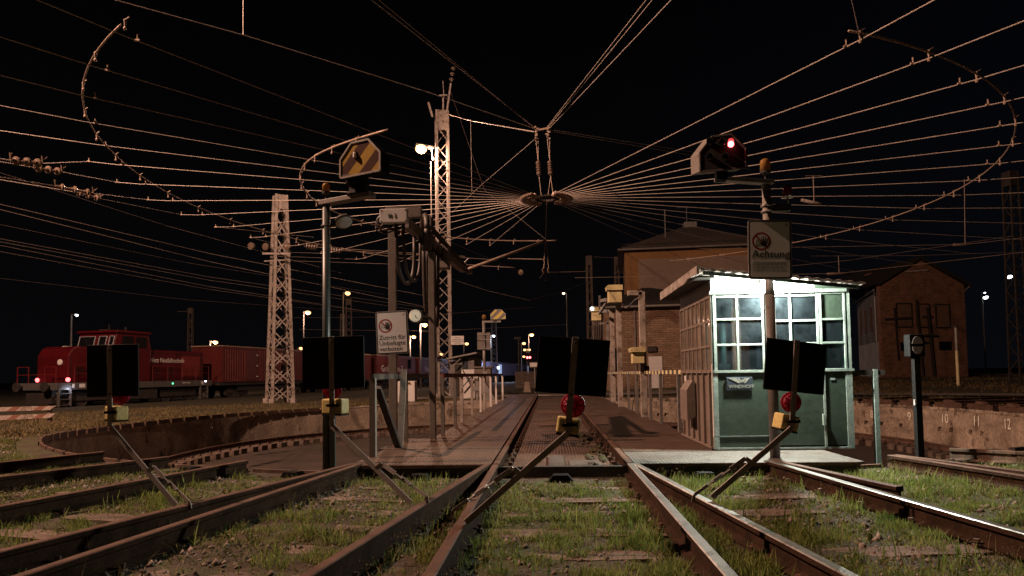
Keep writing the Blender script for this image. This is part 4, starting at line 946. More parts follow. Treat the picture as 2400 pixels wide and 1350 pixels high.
for t0, t1, sag, r in ((-0.05, 0.20, 1.02, 0.030), (0.0, 0.22, 0.95, 0.026), (0.22, 0.30, 1.25, 0.034), (0.26, 0.34, 1.30, 0.030), (0.30, 0.38, 1.32, 0.034), (0.34, 0.42, 1.38, 0.034), (0.40, 0.46, 1.42, 0.030)):
    sx = random.uniform(-0.03, 0.05)
    A = bA + d_ * t0; B = bA + d_ * t1
    if t0 <= 0: A = V((c0.x + 0.02 + 0.06 * (t0 == 0), 9.9, c0.z - 0.1)); B = bA + d_ * 0.12 + V((0.05 * (t0 == 0), 0, -0.1)); sag = 0.82 if t0 else 0.78
    loop(A + V((sx, 0, 0)), B + V((sx, 0, 0)), sag, r).build('festoon_cable', m_rubber, gl, smooth=True)
mb = MB(); q = bA + d_ * 0.14
mb.torus(q + V((0.14, 0, -0.02)), (1, 0.35, 0), 0.26, 0.05, 28, 8); mb.torus(q + V((0.20, 0, -0.04)), (1, 0.35, 0), 0.25, 0.045, 28, 8); mb.build('cable_coil', m_rubber, gl, smooth=True)
q = at(1040, 604, 12.4)
cb = MB().box(q, (0.20, 0.30, 0.42)).build('control_box', m_polewarm, gl, bevel=0.008)
mb = MB()
for k in range(4): MB().lathe(q + V((0.101, 0.05, 0.14 - 0.09 * k)), (1, 0, 0), [(0.02, 0), (0.02, 0.012)], 8).build('push_button', m_dark, cb)
MB().box(q + V((-0.02, -0.152, 0.03)), (0.08, 0.006, 0.2)).build('display', m_dark, cb)
mb = MB(); q = bB
for k in range(5): mb.box(q + V((random.uniform(-.1, .15), random.uniform(-.25, .2), random.uniform(-.12, .12))), (0.12, 0.1, 0.07))
mb.tube([q + V((0, 0, 0.1)), q + V((0.12, 0, 0.22))], 0.012, 6); mb.build('end_fitting', m_zinc, gl)
ck = at(975.5, 740.5, 10.55); m_dial = emit('lit_clock_dial', (1.0, 0.80, 0.55), 0.42)
t = thing('clock', ck, 'round white double-faced station clock on an arm from the gantry post', 'clock')
ax = V((-0.12, -1, 0)).normalized()
MB().lathe(ck + ax * 0.0, -ax, [(0.100, -0.045), (0.108, -0.04), (0.108, 0.04), (0.100, 0.045)], 36).build('case', m_zinc, t, smooth=False)
MB().lathe(ck + ax * 0.0465, ax, [(0.094, 0), (0.093, 0.002)], 36).build('dial', m_dial, t)
rt = V((0, 0, 1)).cross(ax).normalized(); rt = rt if rt.x > 0 else -rt
mb = MB()
for k in range(12):
    an = 2 * math.pi * k / 12; d = rt * math.sin(an) + V((0, 0, math.cos(an))); mb.bar(ck + ax * 0.050 + d * 0.068, ck + ax * 0.050 + d * 0.087, 0.006, 0.002, up=ax)
mb.build('hour_mark', m_ink, t)
for nm, an, ln, wd in (('hour_hand', 157, 0.052, 0.009), ('minute_hand', 134, 0.08, 0.006)):
    an = R(an); d = rt * math.sin(an) + V((0, 0, math.cos(an))); MB().bar(ck + ax * 0.0525 - d * 0.012, ck + ax * 0.0525 + d * ln, wd, 0.002, up=ax).build(nm, m_ink, t)
MB().bar(ck + V((0.10, 0.02, 0.004)), V((p2 - 0.04, 10.88, ck.z + 0.004)), 0.03, 0.03).build('arm', m_zinc, t)

gr_ = thing('cable_gantry', (2.15, 20, 0), 'grey gantry posts with pale yellow camera-like boxes on the right bridge edge', 'gantry')
for px, py, Y, wd, zt_ in ((1435.5, 830, 24.0, 0.16, 725), (1452, 830, 20.8, 0.15, 712), (1507, 830, 15.8, 0.14, 684)):
    x = at(px, py, Y).x; z = at(px, zt_, Y).z
    MB().bx(x - wd / 2, x + wd / 2, Y - 0.06, Y + 0.06, -0.2, z).build('post', m_lattice, gr_, bevel=0.005)
q = at(1512, 687, 15.8); MB().bar(q + V((-0.08, 0, 0)), at(1471, 687, 15.8), 0.12, 0.11).build('elbow_arm', m_lattice, gr_, bevel=0.005)
def yellow_box(x0, y0, x1, y1, Y, m=m_yelpale):
    a, b = at(x0, y1, Y), at(x1, y0, Y); h = b.z - a.z
    o = MB().bx(a.x, b.x, Y - 0.15, Y + 0.15, a.z, a.z + h * 0.68).build('yellow_box', m, gr_, bevel=0.01)
    MB().prism([(a.x - 0.04, Y - 0.2, a.z + h * 0.70), (b.x + 0.02, Y - 0.2, a.z + h * 0.70), (b.x + 0.02, Y - 0.2, b.z), (a.x + 0.0, Y - 0.2, b.z), (a.x - 0.06, Y - 0.2, a.z + h * 0.9)], (0, 0.4, 0)).build('hood', m, o)
    return o
yellow_box(1425, 669, 1456, 710, 20.6); yellow_box(1387, 721, 1408, 752, 25); b3 = yellow_box(1481, 814, 1508, 852, 15.6)
mb = MB(); a = at(1408, 730, 25); mb.bar(a, at(1442, 728, 24), 0.14, 0.12); mb.bar(at(1409, 705, 24), at(1424, 702, 21), 0.1, 0.1); mb.bar(at(1405, 693, 24), at(1405, 725, 24.2), 0.06, 0.05); mb.bar(at(1405, 735, 24.2), at(1434, 690, 21), 0.08, 0.08); mb.bar(at(1405, 758, 24), at(1426, 758, 24), 0.08, 0.06); mb.bar(at(1424, 752, 24), at(1424, 800, 24), 0.08, 0.08)
mb.build('outrigger', m_zinc, gr_)
for k in range(4):
    a = at(1390 + 5 * k, 752, 25); b = at(1393 + 5 * k, 752, 24.6); loop(a, b, 0.75, 0.035).build('festoon_cable', m_rubber, gr_, smooth=True)
mb = MB(); mb.tube([at(1457, 705, 20.7), at(1461, 720, 20.2), at(1470, 722, 19), at(1488, 703, 17), at(1500, 697, 15.9)], 0.02, 6); mb.build('cable', m_rubber, gr_)
q = at(1516, 866, 15.7)
sp_ = MB().box(q, (0.10, 0.12, 0.16)).build('small_spotlight', m_black, gr_, bevel=0.008)
MB().lathe(q + V((0, -0.06, 0.01)), (0, -1, 0), [(0.035, 0), (0.03, 0.01), (0.002, 0.012)], 12).build('lens', m_darkred, sp_)

# ================================================================== LATTICE MASTS
def lattice(name, base, W0, W1, H, rot, n, label, m, leg=0.14, br_=0.05, group=None, cap=True, depth=1.0):
    b = V(base); t = thing(name, b, label, 'mast', group)
    def corner(i, z):
        f_ = z / H; wd = (W0 * (1 - f_) + W1 * f_) / 2; sx, sy = ((-1, -1), (1, -1), (1, 1), (-1, 1))[i]
        x, y = sx * wd, sy * wd * depth; return b + V((x * math.cos(rot) - y * math.sin(rot), x * math.sin(rot) + y * math.cos(rot), z))
    for i in range(4):
        MB().bar(corner(i, -0.3), corner(i, H), leg, leg, up=(math.cos(rot), math.sin(rot), 0)).build('leg', m, t)
    zs_ = [H * (1 - (1 - k / n) ** 0.92) for k in range(n + 1)]
    for i in range(4):
        mb = MB(); j = (i + 1) % 4
        for k in range(n):
            a, c = (corner(i, zs_[k]), corner(j, zs_[k + 1])) if k % 2 else (corner(j, zs_[k]), corner(i, zs_[k + 1]))
            mb.bar(a, c, br_, 0.02, up=(c - a).cross(V((0, 0, 1))))
            if br_ > 0.06:
                a, c = (corner(j, zs_[k]), corner(i, zs_[k + 1])) if k % 2 else (corner(i, zs_[k]), corner(j, zs_[k + 1]))
                mb.bar(a, c, br_, 0.02, up=(c - a).cross(V((0, 0, 1))))
        mb.build('bracing', m, t)
    if cap:
        mb = MB(); h = H * 0.035
        for i in range(4): mb.bar(corner(i, H - h), corner((i + 1) % 4, H - h), 0.03, h * 2, up=(0, 0, 1))
        mb.build('cap_plate', m, t)
    for i in range(4):
        mb = MB(); q = corner(i, 0); mb.box(q + V((0, 0, 0.0)), (leg * 2, leg * 2, 0.5)); mb.build('foot', m, t)
    return t, corner
tb = at(656, 940, 36); tb.z = -0.33
tw, cn = lattice('lattice_tower', tb, 1.12, 0.52, 11.25, R(38), 11, 'broad tapering pale lattice tower between the pit and the red train', m_lattice, 0.13, 0.062)
mb = MB(); z = 8.0
q = tb + V((0, 0, z)); mb.bar(q + V((-0.75, -0.5, 0)), q + V((0.75, -0.5, -0.05)), 0.1, 0.1); mb.bar(q + V((-0.7, -0.4, -0.4)), q + V((0.6, -0.4, -0.35)), 0.08, 0.06); mb.build('bracket', m_lattice, tw)
for dx in (-0.55, 0.62, -1.35):
    mb = MB(); c = q + V((dx, -0.55, 0.35 if dx > -1 else 0.4))
    for e in (-0.08, 0.0, 0.08): mb.lathe(c + V((0, e, 0)), (0.3, 1, 0), [(0.04, -0.03), (0.20, -0.01), (0.20, 0.015), (0.05, 0.04)], 16)
    mb.build('insulator', m_insul, tw, smooth=False)
mbase = at(1042, 930, 40); mbase.z = -0.3
mt, cm = lattice('catenary_mast', mbase, 0.74, 0.66, 17.1, R(14), 22, 'tall slender lattice mast carrying the lit sodium floodlight', m_lattice, 0.13, 0.055)
top = mbase + V((0, 0, 17.1))
mb = MB(); mb.bar(top + V((-0.5, -0.3, -0.4)), top + V((-0.75, -0.3, 0.5)), 0.12, 0.12); mb.bar(top + V((0.35, -0.3, -0.2)), top + V((0.62, -0.3, 1.6)), 0.1, 0.1); mb.bar(top + V((-0.1, -0.3, 0.9)), top + V((0.4, -0.3, 0.9)), 0.07, 0.07); mb.bar(top + V((0.1, 0, 0)), top + V((0.1, 0, 0.9)), 0.09, 0.09); mb.tube([top + V((0.15, 0, 0.9)), top + V((0.1, 0, 1.9))], 0.03, 6); mb.build('head_arm', m_lattice, mt)
mb = MB()
for k in range(3): mb.lathe(top + V((0.64 + 0.06 * k, -0.3, 1.75 + 0.33 * k)), (0.2, 0, 1), [(0.05, 0), (0.15, 0.06), (0.15, 0.12), (0.05, 0.2)], 12)
mb.build('insulator', m_insul, mt)
mb = MB(); x = -0.62
mb.tube([mbase + V((x, -0.35, 0.3)), mbase + V((x, -0.35, 14.0))], 0.035, 6); mb.build('conduit', m_lattice, mt)
# the mast's sodium floodlight
fp = at(984, 347.5, 39.4)
t = thing('mast_floodlight', fp, 'glaring sodium floodlight on a bracket near the top of the tall mast', 'lamp')
MB().tube([fp + V((1.3, 0.4, -0.7)), fp + V((0.75, 0.1, -0.7)), fp + V((0.7, 0.1, -0.1))], 0.05, 8).build('bracket', m_lattice, t)
MB().bar(fp + V((0.8, 0.1, 0.02)), fp + V((-0.2, -0.25, 0.12)), 0.36, 0.14).build('housing', m_zinc, t, bevel=0.02)
MB().lathe(fp + V((0.1, -0.12, -0.02)), (0.05, -0.4, -1), [(0.30, 0), (0.34, 0.10), (0.22, 0.26), (0.003, 0.32)], 18).build('lamp_glass', m_lamp, t, smooth=True)
pointlight('mast_light', fp + V((0.1, -0.35, -0.45)), MAST_W, WARM, 0.15, t)
# lamp mast behind the left edge of the view: the yard light that lies on the deck, the booth's left wall and the pit wall
kp = V(KEY_POS); kt = thing('yard_lamp_mast', (kp.x, kp.y, -0.2), 'tall grey yard lamp mast left of the tracks with a broad lit head', 'lamp')
MB().tube([(kp.x, kp.y, -0.3), (kp.x, kp.y, 7), (kp.x, kp.y, kp.z + 0.3)], [0.14, 0.11, 0.07], 12).build('pole', m_zinc, kt, smooth=True)
MB().bar(kp + V((-0.1, 0, 0.35)), kp + V((0.55, 0, 0.42)), 0.35, 0.12).build('housing', m_zinc, kt)
MB().lathe(kp + V((0.3, 0, 0.33)), (0, 0, -1), [(0.22, 0), (0.18, 0.08), (0.002, 0.1)], 16).build('lamp_glass', m_lamp, kt)
pointlight('yard_light', kp + V((0.3, 0, 0.05)), KEY_W, WARM, 0.16, kt)
for px, py0, py1, Y, wd, lab in ((1385.5, 600, 900, 60, 0.42, 'narrow distant lattice mast before the pale building, left of two'), (1451, 602, 900, 66, 0.36, 'narrow distant lattice mast overlapping the pale building edge'), (2391, 402, 900, 42, 0.62, 'dim lattice mast cut by the right edge of the view'), (803.5, 736, 900, 90, 0.62, 'short far lattice stub right of the dark signal post'), (445.5, 722, 890, 80, 0.5, 'far dim lattice mast above the locomotive with a short arm'), (1159, 745, 890, 122, 0.9, 'far dim lattice mast right behind the far striped board'), (818, 700, 890, 85, 0.7, 'far dark lattice mast carrying a small bright lamp')):
    b = at(px, 880, Y); b.z = gz(b.x, b.y); zt_ = at(px, py0, Y).z
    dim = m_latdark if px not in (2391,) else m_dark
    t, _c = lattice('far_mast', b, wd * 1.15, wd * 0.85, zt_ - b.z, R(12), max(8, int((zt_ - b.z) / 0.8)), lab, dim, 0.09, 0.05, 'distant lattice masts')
    if px < 500: MB().bar(V((b.x, Y, zt_ - 0.4)), V((b.x - 1.6, Y, zt_ - 0.4)), 0.1, 0.1).build('arm', dim, t)
    if px == 1385.5: MB().bar(V((b.x + 0.3, Y, at(0, 668, Y).z)), V((b.x - 3.6, Y, at(0, 668, Y).z)), 0.06, 0.06).build('arm', dim, t)

# ================================================================== OVERHEAD SPIDER
HZ = 6.28
hub = thing('wire_hub', (CX - 0.1, CY, HZ), 'dark hub ring of many clamps hanging over the bridge where the radiating wires meet', 'overhead hub')
HC = V((CX - 0.12, CY, HZ))
MB().torus(HC, (0, 0, 1), 0.30, 0.055, 40, 8).build('ring', m_dark, hub, smooth=True)
mb = MB()
for k in range(24):
    a = R(k * 15); d = V((math.cos(a), math.sin(a), 0)); mb.bar(HC + d * 0.3, HC + d * 0.42, 0.05, 0.03)
mb.build('lug', m_dark, hub)
GW = 'contact wires radiating from the hub ring'
def wire(pts, r=0.0085, label='thin copper-lit contact wire radiating from the hanging hub ring', group=GW, m=m_wire, name='contact_wire', clamp=None, ins=None):
    pts = [V(p) for p in pts]; t = tag(MB().tube(pts, r, 5).build(name, m, org=pts[0]), label, 'wire', group)
    if clamp:
        mb = MB()
        for c in clamp:
            c = V(c); mb.box(c, (0.08, 0.04, 0.03)); mb.lathe(c, (0, 0, 1), [(0.012, -0.02), (0.022, 0.0), (0.012, 0.03), (0.012, 0.09), (0.02, 0.10)], 6)
        mb.build('clamp', m_pipe, t)
    return t
def hubclamp(t, d):
    a = HC + d * 0.44; b = HC + d * 0.76; mb = MB()
    mb.bar(a, b, 0.04, 0.05); mb.lathe(a.lerp(b, 0.8), d, [(0.03, -0.05), (0.055, -0.02), (0.055, 0.05), (0.03, 0.09)], 6); mb.lathe(a.lerp(b, 0.35), (0, 0, 1), [(0.035, -0.06), (0.05, 0), (0.035, 0.06)], 6)
    mb.build('hub_clamp', m_pipe, t)
RR, RZ = 11.3, 5.92                      # right outer ring
RL = 11.95
zL = lambda az: 7.0 - 0.9 * max(0.0, abs(az) - 75) / 95
for k in range(18):
    az = 23.6 + 7.75 * k
    d = pol(az, 1) - pol(az, 0); zr_ = RZ - 0.10
    if az > 152: continue
    end = 19 if az < 75 else (24 if az < 110 else 20)
    q0 = HC + d * 0.45; q1 = pol(az, RR, zr_); q2 = q0 + (q1 - q0) * (end / RR)
    q2.z = q1.z - 0.1
    t = wire([q0, q1, q2], label='thin wire radiating from the hub ring under the ring pipe by the booth', clamp=[tuple(q1 - d * 0.25 + V((0, 0, 0.02)))]); hubclamp(t, d)
anchors = {}
for k in range(18):
    az = -(36.4 + 7.75 * k)
    if az < -168: continue
    d = pol(az, 1) - pol(az, 0); zr_ = zL(az) - 0.25
    q0 = HC + d * 0.45
    if az < -150: q1 = pol(az, 7.2, 6.2); t = wire([q0, q1], clamp=[tuple(q1)]); hubclamp(t, d); continue
    q1 = pol(az, RL, zr_)
    if az > -74: q2 = pol(az, 17, zr_ + 0.35); t = wire([q0, q1, q2], clamp=[tuple(q1 - d * 0.2)])
    else:
        q2 = pol(az, 12.6, zr_ + 0.05); t = wire([q0, q1, q2], clamp=[tuple(q1 - d * 0.15), tuple(q2)])
        anchors[k] = q2
    hubclamp(t, d)
for nm, RQ, a0, a1, zf, lab, gaps in (('overhead_ring', RR, 22.5, 152, lambda a: RZ, 'large curved ring pipe of the overhead wiring on the right, reaching behind the Achtung sign', 7.75), ('overhead_ring', RL, -37.2, -172, lambda a: zL(a), 'large curved ring pipe of the overhead wiring on the left, open at its upper end', 7.75), ('overhead_ring', 7.2, -28.5, -182, lambda a: 6.22 + 0.2 * sst(abs(a), 30, 70), 'smaller inner curved pipe of the overhead wiring above the left signal board', 7.75)):
    t = thing(nm, pol(a0, RQ, zf(a0)), lab, 'overhead ring'); N_ = 80
    MB().tube([pol(a0 + (a1 - a0) * i / N_, RQ, zf(a0 + (a1 - a0) * i / N_)) for i in range(N_ + 1)], 0.017 if RQ > 8 else 0.024, 8).build('pipe', m_pipe, t, smooth=True)
    az = 23.6 if a1 > 0 else -36.4; stp = 7.75 if a1 > 0 else -7.75
    while abs(az) < abs(a1):
        p = pol(az, RQ, zf(az)); mb = MB(); mb.lathe(p, (0, 0, 1), [(0.02, -0.15), (0.03, -0.12), (0.012, -0.09), (0.018, -0.03), (0.026, 0.02), (0.012, 0.035)], 8); mb.bar(p + V((0, 0, 0.03)), p + V((0.07, 0, 0.07)), 0.016, 0.012)
        mb.build('hanger', m_pipe, t); az += stp
def insul_string(parent, a, b, n=3, r=0.09):
    a = V(a); b = V(b); d = b - a; mb = MB().tube([a, b], 0.03, 6)
    for i in range(n): mb.lathe(a + d * ((i + 0.5) / n), d, [(0.035, -0.07), (r, -0.02), (r, 0.015), (0.05, 0.03), (0.04, 0.08)], 14)
    for p, s_ in ((a, 1), (b, -1)): mb.bar(p, p + V((0, 0, 0.16)) + d * 0.03, 0.02, 0.02); mb.bar(p + V((0, 0, .07)), p + V((0.06, 0, 0.14)) - d * 0.06 * s_, 0.018, 0.018)
    mb.build('insulator', m_insul, parent)
ks = sorted(anchors)
tg = {0: ((100, 383, 25, 376), (0, 372)), 1: ((145, 403, 80, 393), (0, 379)), 2: ((219, 453, 130, 436), (0, 415)), 3: ((236, 466, 175, 450), (0, 421))}
for i, k in enumerate(ks[:4]):
    q = anchors[k]; c = tg[i]; Y0 = q.y
    a = at(*c[0][:2], Y0 - 3.5); b = at(*c[0][2:], Y0 - 4.2); e = at(*c[1], Y0 - 5.5)
    t = wire([q, a], label='wire anchored through brown disc insulators, ' + ('topmost', 'second', 'third', 'lowest')[i] + ' of four at the left edge', group='anchored wires with disc insulators')
    MB().tube([b, e], 0.011, 5).build('tail_wire', m_wire, t); insul_string(t, a, b, 3)
for k in ks[4:]:
    q = anchors[k]; e = at(735, 556, 30) if k == ks[4] else at(640, 560 + 10 * (k - ks[4]), 36)
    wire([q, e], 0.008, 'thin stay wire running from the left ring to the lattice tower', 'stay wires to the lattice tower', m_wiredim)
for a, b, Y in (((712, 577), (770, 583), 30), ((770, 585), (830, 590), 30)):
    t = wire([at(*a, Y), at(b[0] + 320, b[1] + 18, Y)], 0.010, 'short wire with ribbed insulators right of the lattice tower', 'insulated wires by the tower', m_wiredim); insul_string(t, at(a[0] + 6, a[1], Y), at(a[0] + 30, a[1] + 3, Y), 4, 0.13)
T = V((-0.05, CY, 8.45))
GS = 'span wires to the suspension point above the hub'
sw_ = [([at(270, 0, 11), at(570, 82, 13.3), at(1000, 215, 17.8), T + V((-.3, 0, 0))], 0.009), ([at(858, -10, 13), T + V((-.3, 0, 0.05))], 0.008), ([at(876, -10, 13), T + V((-.28, 0, 0.0))], 0.008), ([at(1530, -20, 13.5), T + V((0.12, 0, 0.05))], 0.009), ([at(1545, -20, 13.5), T + V((0.14, 0, 0.02))], 0.009), ([at(1592, -20, 13.5), T + V((0.16, 0, -0.02))], 0.010),
      ([T + V((0.2, 0, -0.05)), at(1620, 356, 30), at(1760, 388, 36)], 0.008), ([T + V((0.2, 0, -0.1)), at(1620, 364, 30), at(1760, 398, 36)], 0.008), ([at(1043, 266, 39.8), at(1103, 283, 34), T + V((-0.3, 0, -0.1))], 0.016), ([T + V((-0.3, 0, -0.35)), at(1130, 432, 22), at(1060, 498, 24)], 0.007), ([at(570, -5, 13.25), at(570, 82, 13.3)], 0.008), ([at(1103, 284, 34), at(1106, 450, 34)], 0.01), ([at(1052, 203, 39), at(1135, 445, 30), at(1278, 560, 27)], 0.006), ([at(1995, -5, 9.8), at(2015, 85, 10)], 0.005)]
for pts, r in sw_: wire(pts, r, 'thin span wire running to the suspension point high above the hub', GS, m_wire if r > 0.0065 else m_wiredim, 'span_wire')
t = thing('hub_suspension', T, 'two hanging insulator rods with clamps that carry the hub ring', 'suspension')
for sx, foot in ((-0.19, ((-0.14, 0.0),)), (0.16, ((0.05, 0), (0.22, 0)))):
    tp = T + V((sx - 0.04, 0, 0)); mid = T + V((sx, 0, -1.02)); bot = T + V((sx + 0.02, 0, -1.48))
    mb = MB(); mb.lathe(mid, (bot - mid), [(0.03, -0.02), (0.03, 0.0), (0.075, 0.01), (0.075, 0.07), (0.05, 0.08), (0.05, 0.10), (0.075, 0.11), (0.075, 0.14), (0.05, 0.15), (0.05, 0.17), (0.075, 0.18), (0.075, 0.21), (0.05, 0.22), (0.05, 0.24), (0.075, 0.25), (0.075, 0.28), (0.05, 0.29), (0.05, 0.31), (0.075, 0.32), (0.075, 0.40), (0.03, 0.41), (0.03, 0.46)], 14); mb.build('insulator_rod', m_insul, t)
    mb = MB(); mb.tube([tp + V((-0.03, 0, -0.25)), mid], 0.009, 5); mb.tube([tp + V((0.05, 0, -0.3)), mid], 0.009, 5)
    mb.build('hanger_rod', m_pipe, t)
    for f in foot: MB().tube([bot, HC + V((f[0], f[1], 0.05))], 0.010, 5).build('lower_rod', m_pipe, t)
    mb = MB()
    for k in range(9): mb.box(tp + V((random.uniform(-.06, .06), random.uniform(-.05, .05), 0.04 - 0.045 * k)), (0.07, 0.06, 0.05), Matrix.Rotation(random.uniform(-.6, .6), 3, 'Y'))
    mb.build('clamp', m_pipe, t)
MB().bar(T + V((-0.22, 0, -0.06)), T + V((0.2, 0, 0.0)), 0.06, 0.05).build('yoke', m_pipe, t)
t = thing('support_arm', at(1279, 563, 27.6), 'sloping brown support tube with a hanging insulator below the hub', 'support arm')
MB().tube([at(1098, 630, 24), at(1279, 564, 27.4)], 0.05, 8).build('tube', m_pipe, t, smooth=True)
mb = MB(); mb.tube([at(1281, 478, 24), at(1279, 560, 27.4), at(1275, 612, 27.4)], 0.012, 5); mb.tube([at(1280, 566, 27.4), at(1286, 632, 27.4)], 0.012, 5); mb.tube([at(1276, 612, 27.4), at(1274, 632, 27.4)], 0.014, 5); mb.tube([at(1190, 606, 27.4), at(1284, 608, 27.4)], 0.018, 5); mb.build('drop_wire', m_pipe, t)
mb = MB(); c = at(1279, 634, 27.4)
for e in (-0.1, 0.1): mb.lathe(c + V((e, 0, 0)), (1, 0, 0.2), [(0.04, -0.05), (0.13, 0), (0.04, 0.05)], 10)
mb.tube([c, c + V((-0.25, 0, -0.3))], 0.008, 4); mb.tube([c, c + V((0.05, 0, -0.35))], 0.008, 4); mb.tube([c, c + V((-0.02, 0, -0.4))], 0.008, 4); mb.build('insulator', m_insul, t)
t = thing('disc_insulator', at(1221, 638, 30), 'single small disc insulator hanging alone on a wire below the hub', 'insulator')
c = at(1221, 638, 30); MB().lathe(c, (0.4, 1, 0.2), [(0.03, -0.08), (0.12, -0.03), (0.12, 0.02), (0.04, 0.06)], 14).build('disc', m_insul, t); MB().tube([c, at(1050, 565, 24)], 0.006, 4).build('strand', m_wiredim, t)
for (x, y), Y, top_, lab in (((1908, 475), 26, 412, 'upper of three hanging rod insulators right of the Achtung sign'), ((1967, 641), 34, 600, 'rod insulator hanging just above the booth roof, lower of the three'), ((2262, 573), 34, 420, 'dim rod insulator hanging above the old red brick building')):
    c = at(x, y, Y); t = thing('rod_insulator', c, lab, 'insulator', None)
    k = 0.5 if Y < 30 else 0.62
    MB().tube([c + V((-k, -0.1, 0.09 if Y < 30 else -0.02)), c + V((k, 0.1, -0.09 if Y < 30 else 0.02))], 0.06, 8).build('rod', m_lattice if Y < 30 else m_insul, t, smooth=True)
    MB().tube([c, at(x - 2, top_, Y)], 0.014, 5).build('hanger', m_pipe, t)
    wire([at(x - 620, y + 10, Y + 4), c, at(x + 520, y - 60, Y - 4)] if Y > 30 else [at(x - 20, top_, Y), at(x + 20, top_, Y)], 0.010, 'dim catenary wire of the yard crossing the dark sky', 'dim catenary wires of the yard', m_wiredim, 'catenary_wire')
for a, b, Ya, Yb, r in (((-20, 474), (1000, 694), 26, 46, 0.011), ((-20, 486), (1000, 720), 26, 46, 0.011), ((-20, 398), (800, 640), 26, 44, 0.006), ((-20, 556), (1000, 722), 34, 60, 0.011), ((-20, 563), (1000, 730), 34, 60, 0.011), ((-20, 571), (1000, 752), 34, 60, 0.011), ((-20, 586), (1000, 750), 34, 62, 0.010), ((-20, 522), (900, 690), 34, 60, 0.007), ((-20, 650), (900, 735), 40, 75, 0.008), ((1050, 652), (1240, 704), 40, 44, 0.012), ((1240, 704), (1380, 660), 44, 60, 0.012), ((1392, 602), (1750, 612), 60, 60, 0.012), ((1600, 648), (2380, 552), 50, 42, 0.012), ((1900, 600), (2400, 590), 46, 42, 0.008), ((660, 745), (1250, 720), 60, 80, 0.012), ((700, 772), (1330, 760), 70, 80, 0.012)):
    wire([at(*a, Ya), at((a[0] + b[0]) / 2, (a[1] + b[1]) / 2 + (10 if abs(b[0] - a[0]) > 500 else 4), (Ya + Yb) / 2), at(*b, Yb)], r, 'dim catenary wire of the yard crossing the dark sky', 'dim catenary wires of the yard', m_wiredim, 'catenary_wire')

# ================================================================== TRAIN
TU = V((0.1637, 0.9865, 0)); TN = V((0.9865, -0.1637, 0))      # along the train, and out of its near side
RZT = -0.42
def T0(t): return V((-30.57 + 0.166 * t, t, 0))                 # near side line at depth t
class TB(MB):                                                   # boxes in train coordinates: s along, d depth behind the near side, z
    def __init__(s, t): super().__init__(); s.o = T0(t)
    def W(s, a, d, z): return s.o + TU * a - TN * d + V((0, 0, z))
    def tbx(s, a0, a1, d0, d1, z0, z1, mi=0):
        return s.hexa([s.W(a, d, z) for z in (z0, z1) for a, d in ((a0, d0), (a1, d0), (a1, d1), (a0, d1))], mi)
    def tpr(s, prof, d0, d1, mi=0):                             # profile in (along, z)
        return s.prism([s.W(a, d0, z) for a, z in prof], -TN * (d1 - d0), mi)
def wheelset(par, t, a, r=0.46):
    for d in (0.42, 2.0):
        mb = TB(t); c = mb.W(a, d, RZT + r); mb.lathe(c, TN, [(r * 0.25, -0.02), (r * 0.98, 0), (r, 0.05), (r, 0.12), (r * 0.9, 0.13), (r * 0.86, 0.10), (r * 0.3, 0.10), (r * 0.2, 0.18)], 24); mb.build('wheel', m_chassis, par)
# yard tracks
for dd, lab in ((-0.7, 'track under the red train'), (-4.8, 'empty dark yard track nearer than the train'), (-8.3, 'empty dark yard track nearest the pit, left of the lattice tower')):
    o = T0(20) - TN * dd; t = thing('yard_track', o, lab, 'track')
    for k in (-0.75, 0.75):
        for s0, s1 in ((-15, 160),):
            mb = MB(); c = o - TN * (k if dd > -1 else k)
            if dd == -0.7: c = T0(20) - TN * (1.3 + k)
            rail_mesh(mb, c + TU * s0, c + TU * s1, RZT); mb.build('rail', [m_rust, m_rust], t)
LT = 33.4
m_handrail = mat('red_handrail', (0.12, 0.012, 0.013), (0.15, 0.016, 0.016), scale=4, rough=0.4)
m_seam = mat('dark_seam', (0.02, 0.003, 0.003), rough=0.8)
lo = thing('locomotive', T0(LT + 6) - TN * 1.3, 'red diesel shunting locomotive with a raised cab and grey sill, far left', 'locomotive')
def L(): return TB(LT)
ZS = 0.92
L().tbx(0.0, 12.2, 0.0, 2.6, 0.55, ZS).build('sill', m_locogrey, lo, bevel=0.02)
body = L(); body.tpr([(1.0, ZS), (1.0, 2.35), (1.25, 2.72), (1.5, 2.85), (4.0, 2.85), (4.0, ZS)], 0.3, 2.3); bd = body.build('front_hood', m_trainred, lo, bevel=0.05)
h2 = L().tbx(6.25, 11.7, 0.3, 2.3, ZS, 2.83).build('rear_hood', m_trainred, lo, bevel=0.05)
cabm = L(); cabm.tpr([(3.7, ZS), (3.7, 2.8), (3.95, 3.72), (6.35, 3.72), (6.6, 2.8), (6.5, ZS)], 0.05, 2.55); cab_ = cabm.build('cab', m_trainred, lo, bevel=0.03)
rf = L(); rf.tpr([(3.75, 3.72), (3.9, 3.86), (6.4, 3.86), (6.55, 3.72)], -0.05, 2.65); rf.build('roof', m_trainred, cab_, bevel=0.02)
for a0, a1 in ((4.25, 5.2), (5.3, 6.25)):
    w_ = L(); w_.tpr([(a0, 2.9), (a0 + 0.1, 3.55), (a1, 3.55), (a1, 2.9)], 0.035, 0.06); w_.build('window', m_glassdark, cab_)
for d0, d1 in ((0.12, 0.42), (0.62, 1.12), (1.4, 2.45)):
    mb = L(); q = [mb.W(3.735 + 0.0, d0, 2.92), mb.W(3.735, d1, 2.92), mb.W(3.895, d1, 3.52), mb.W(3.895, d0, 3.52)]
    q = [v - TU * 0.03 for v in q]; mb.prism(q, TU * 0.03); fr_ = mb.build('window', m_glassdark, cab_)
    mb = L()
    for i in range(4): mb.bar(q[i] - TU * 0.01, q[(i + 1) % 4] - TU * 0.01, 0.045, 0.03)
    mb.build('frame', m_inkgrey, fr_)
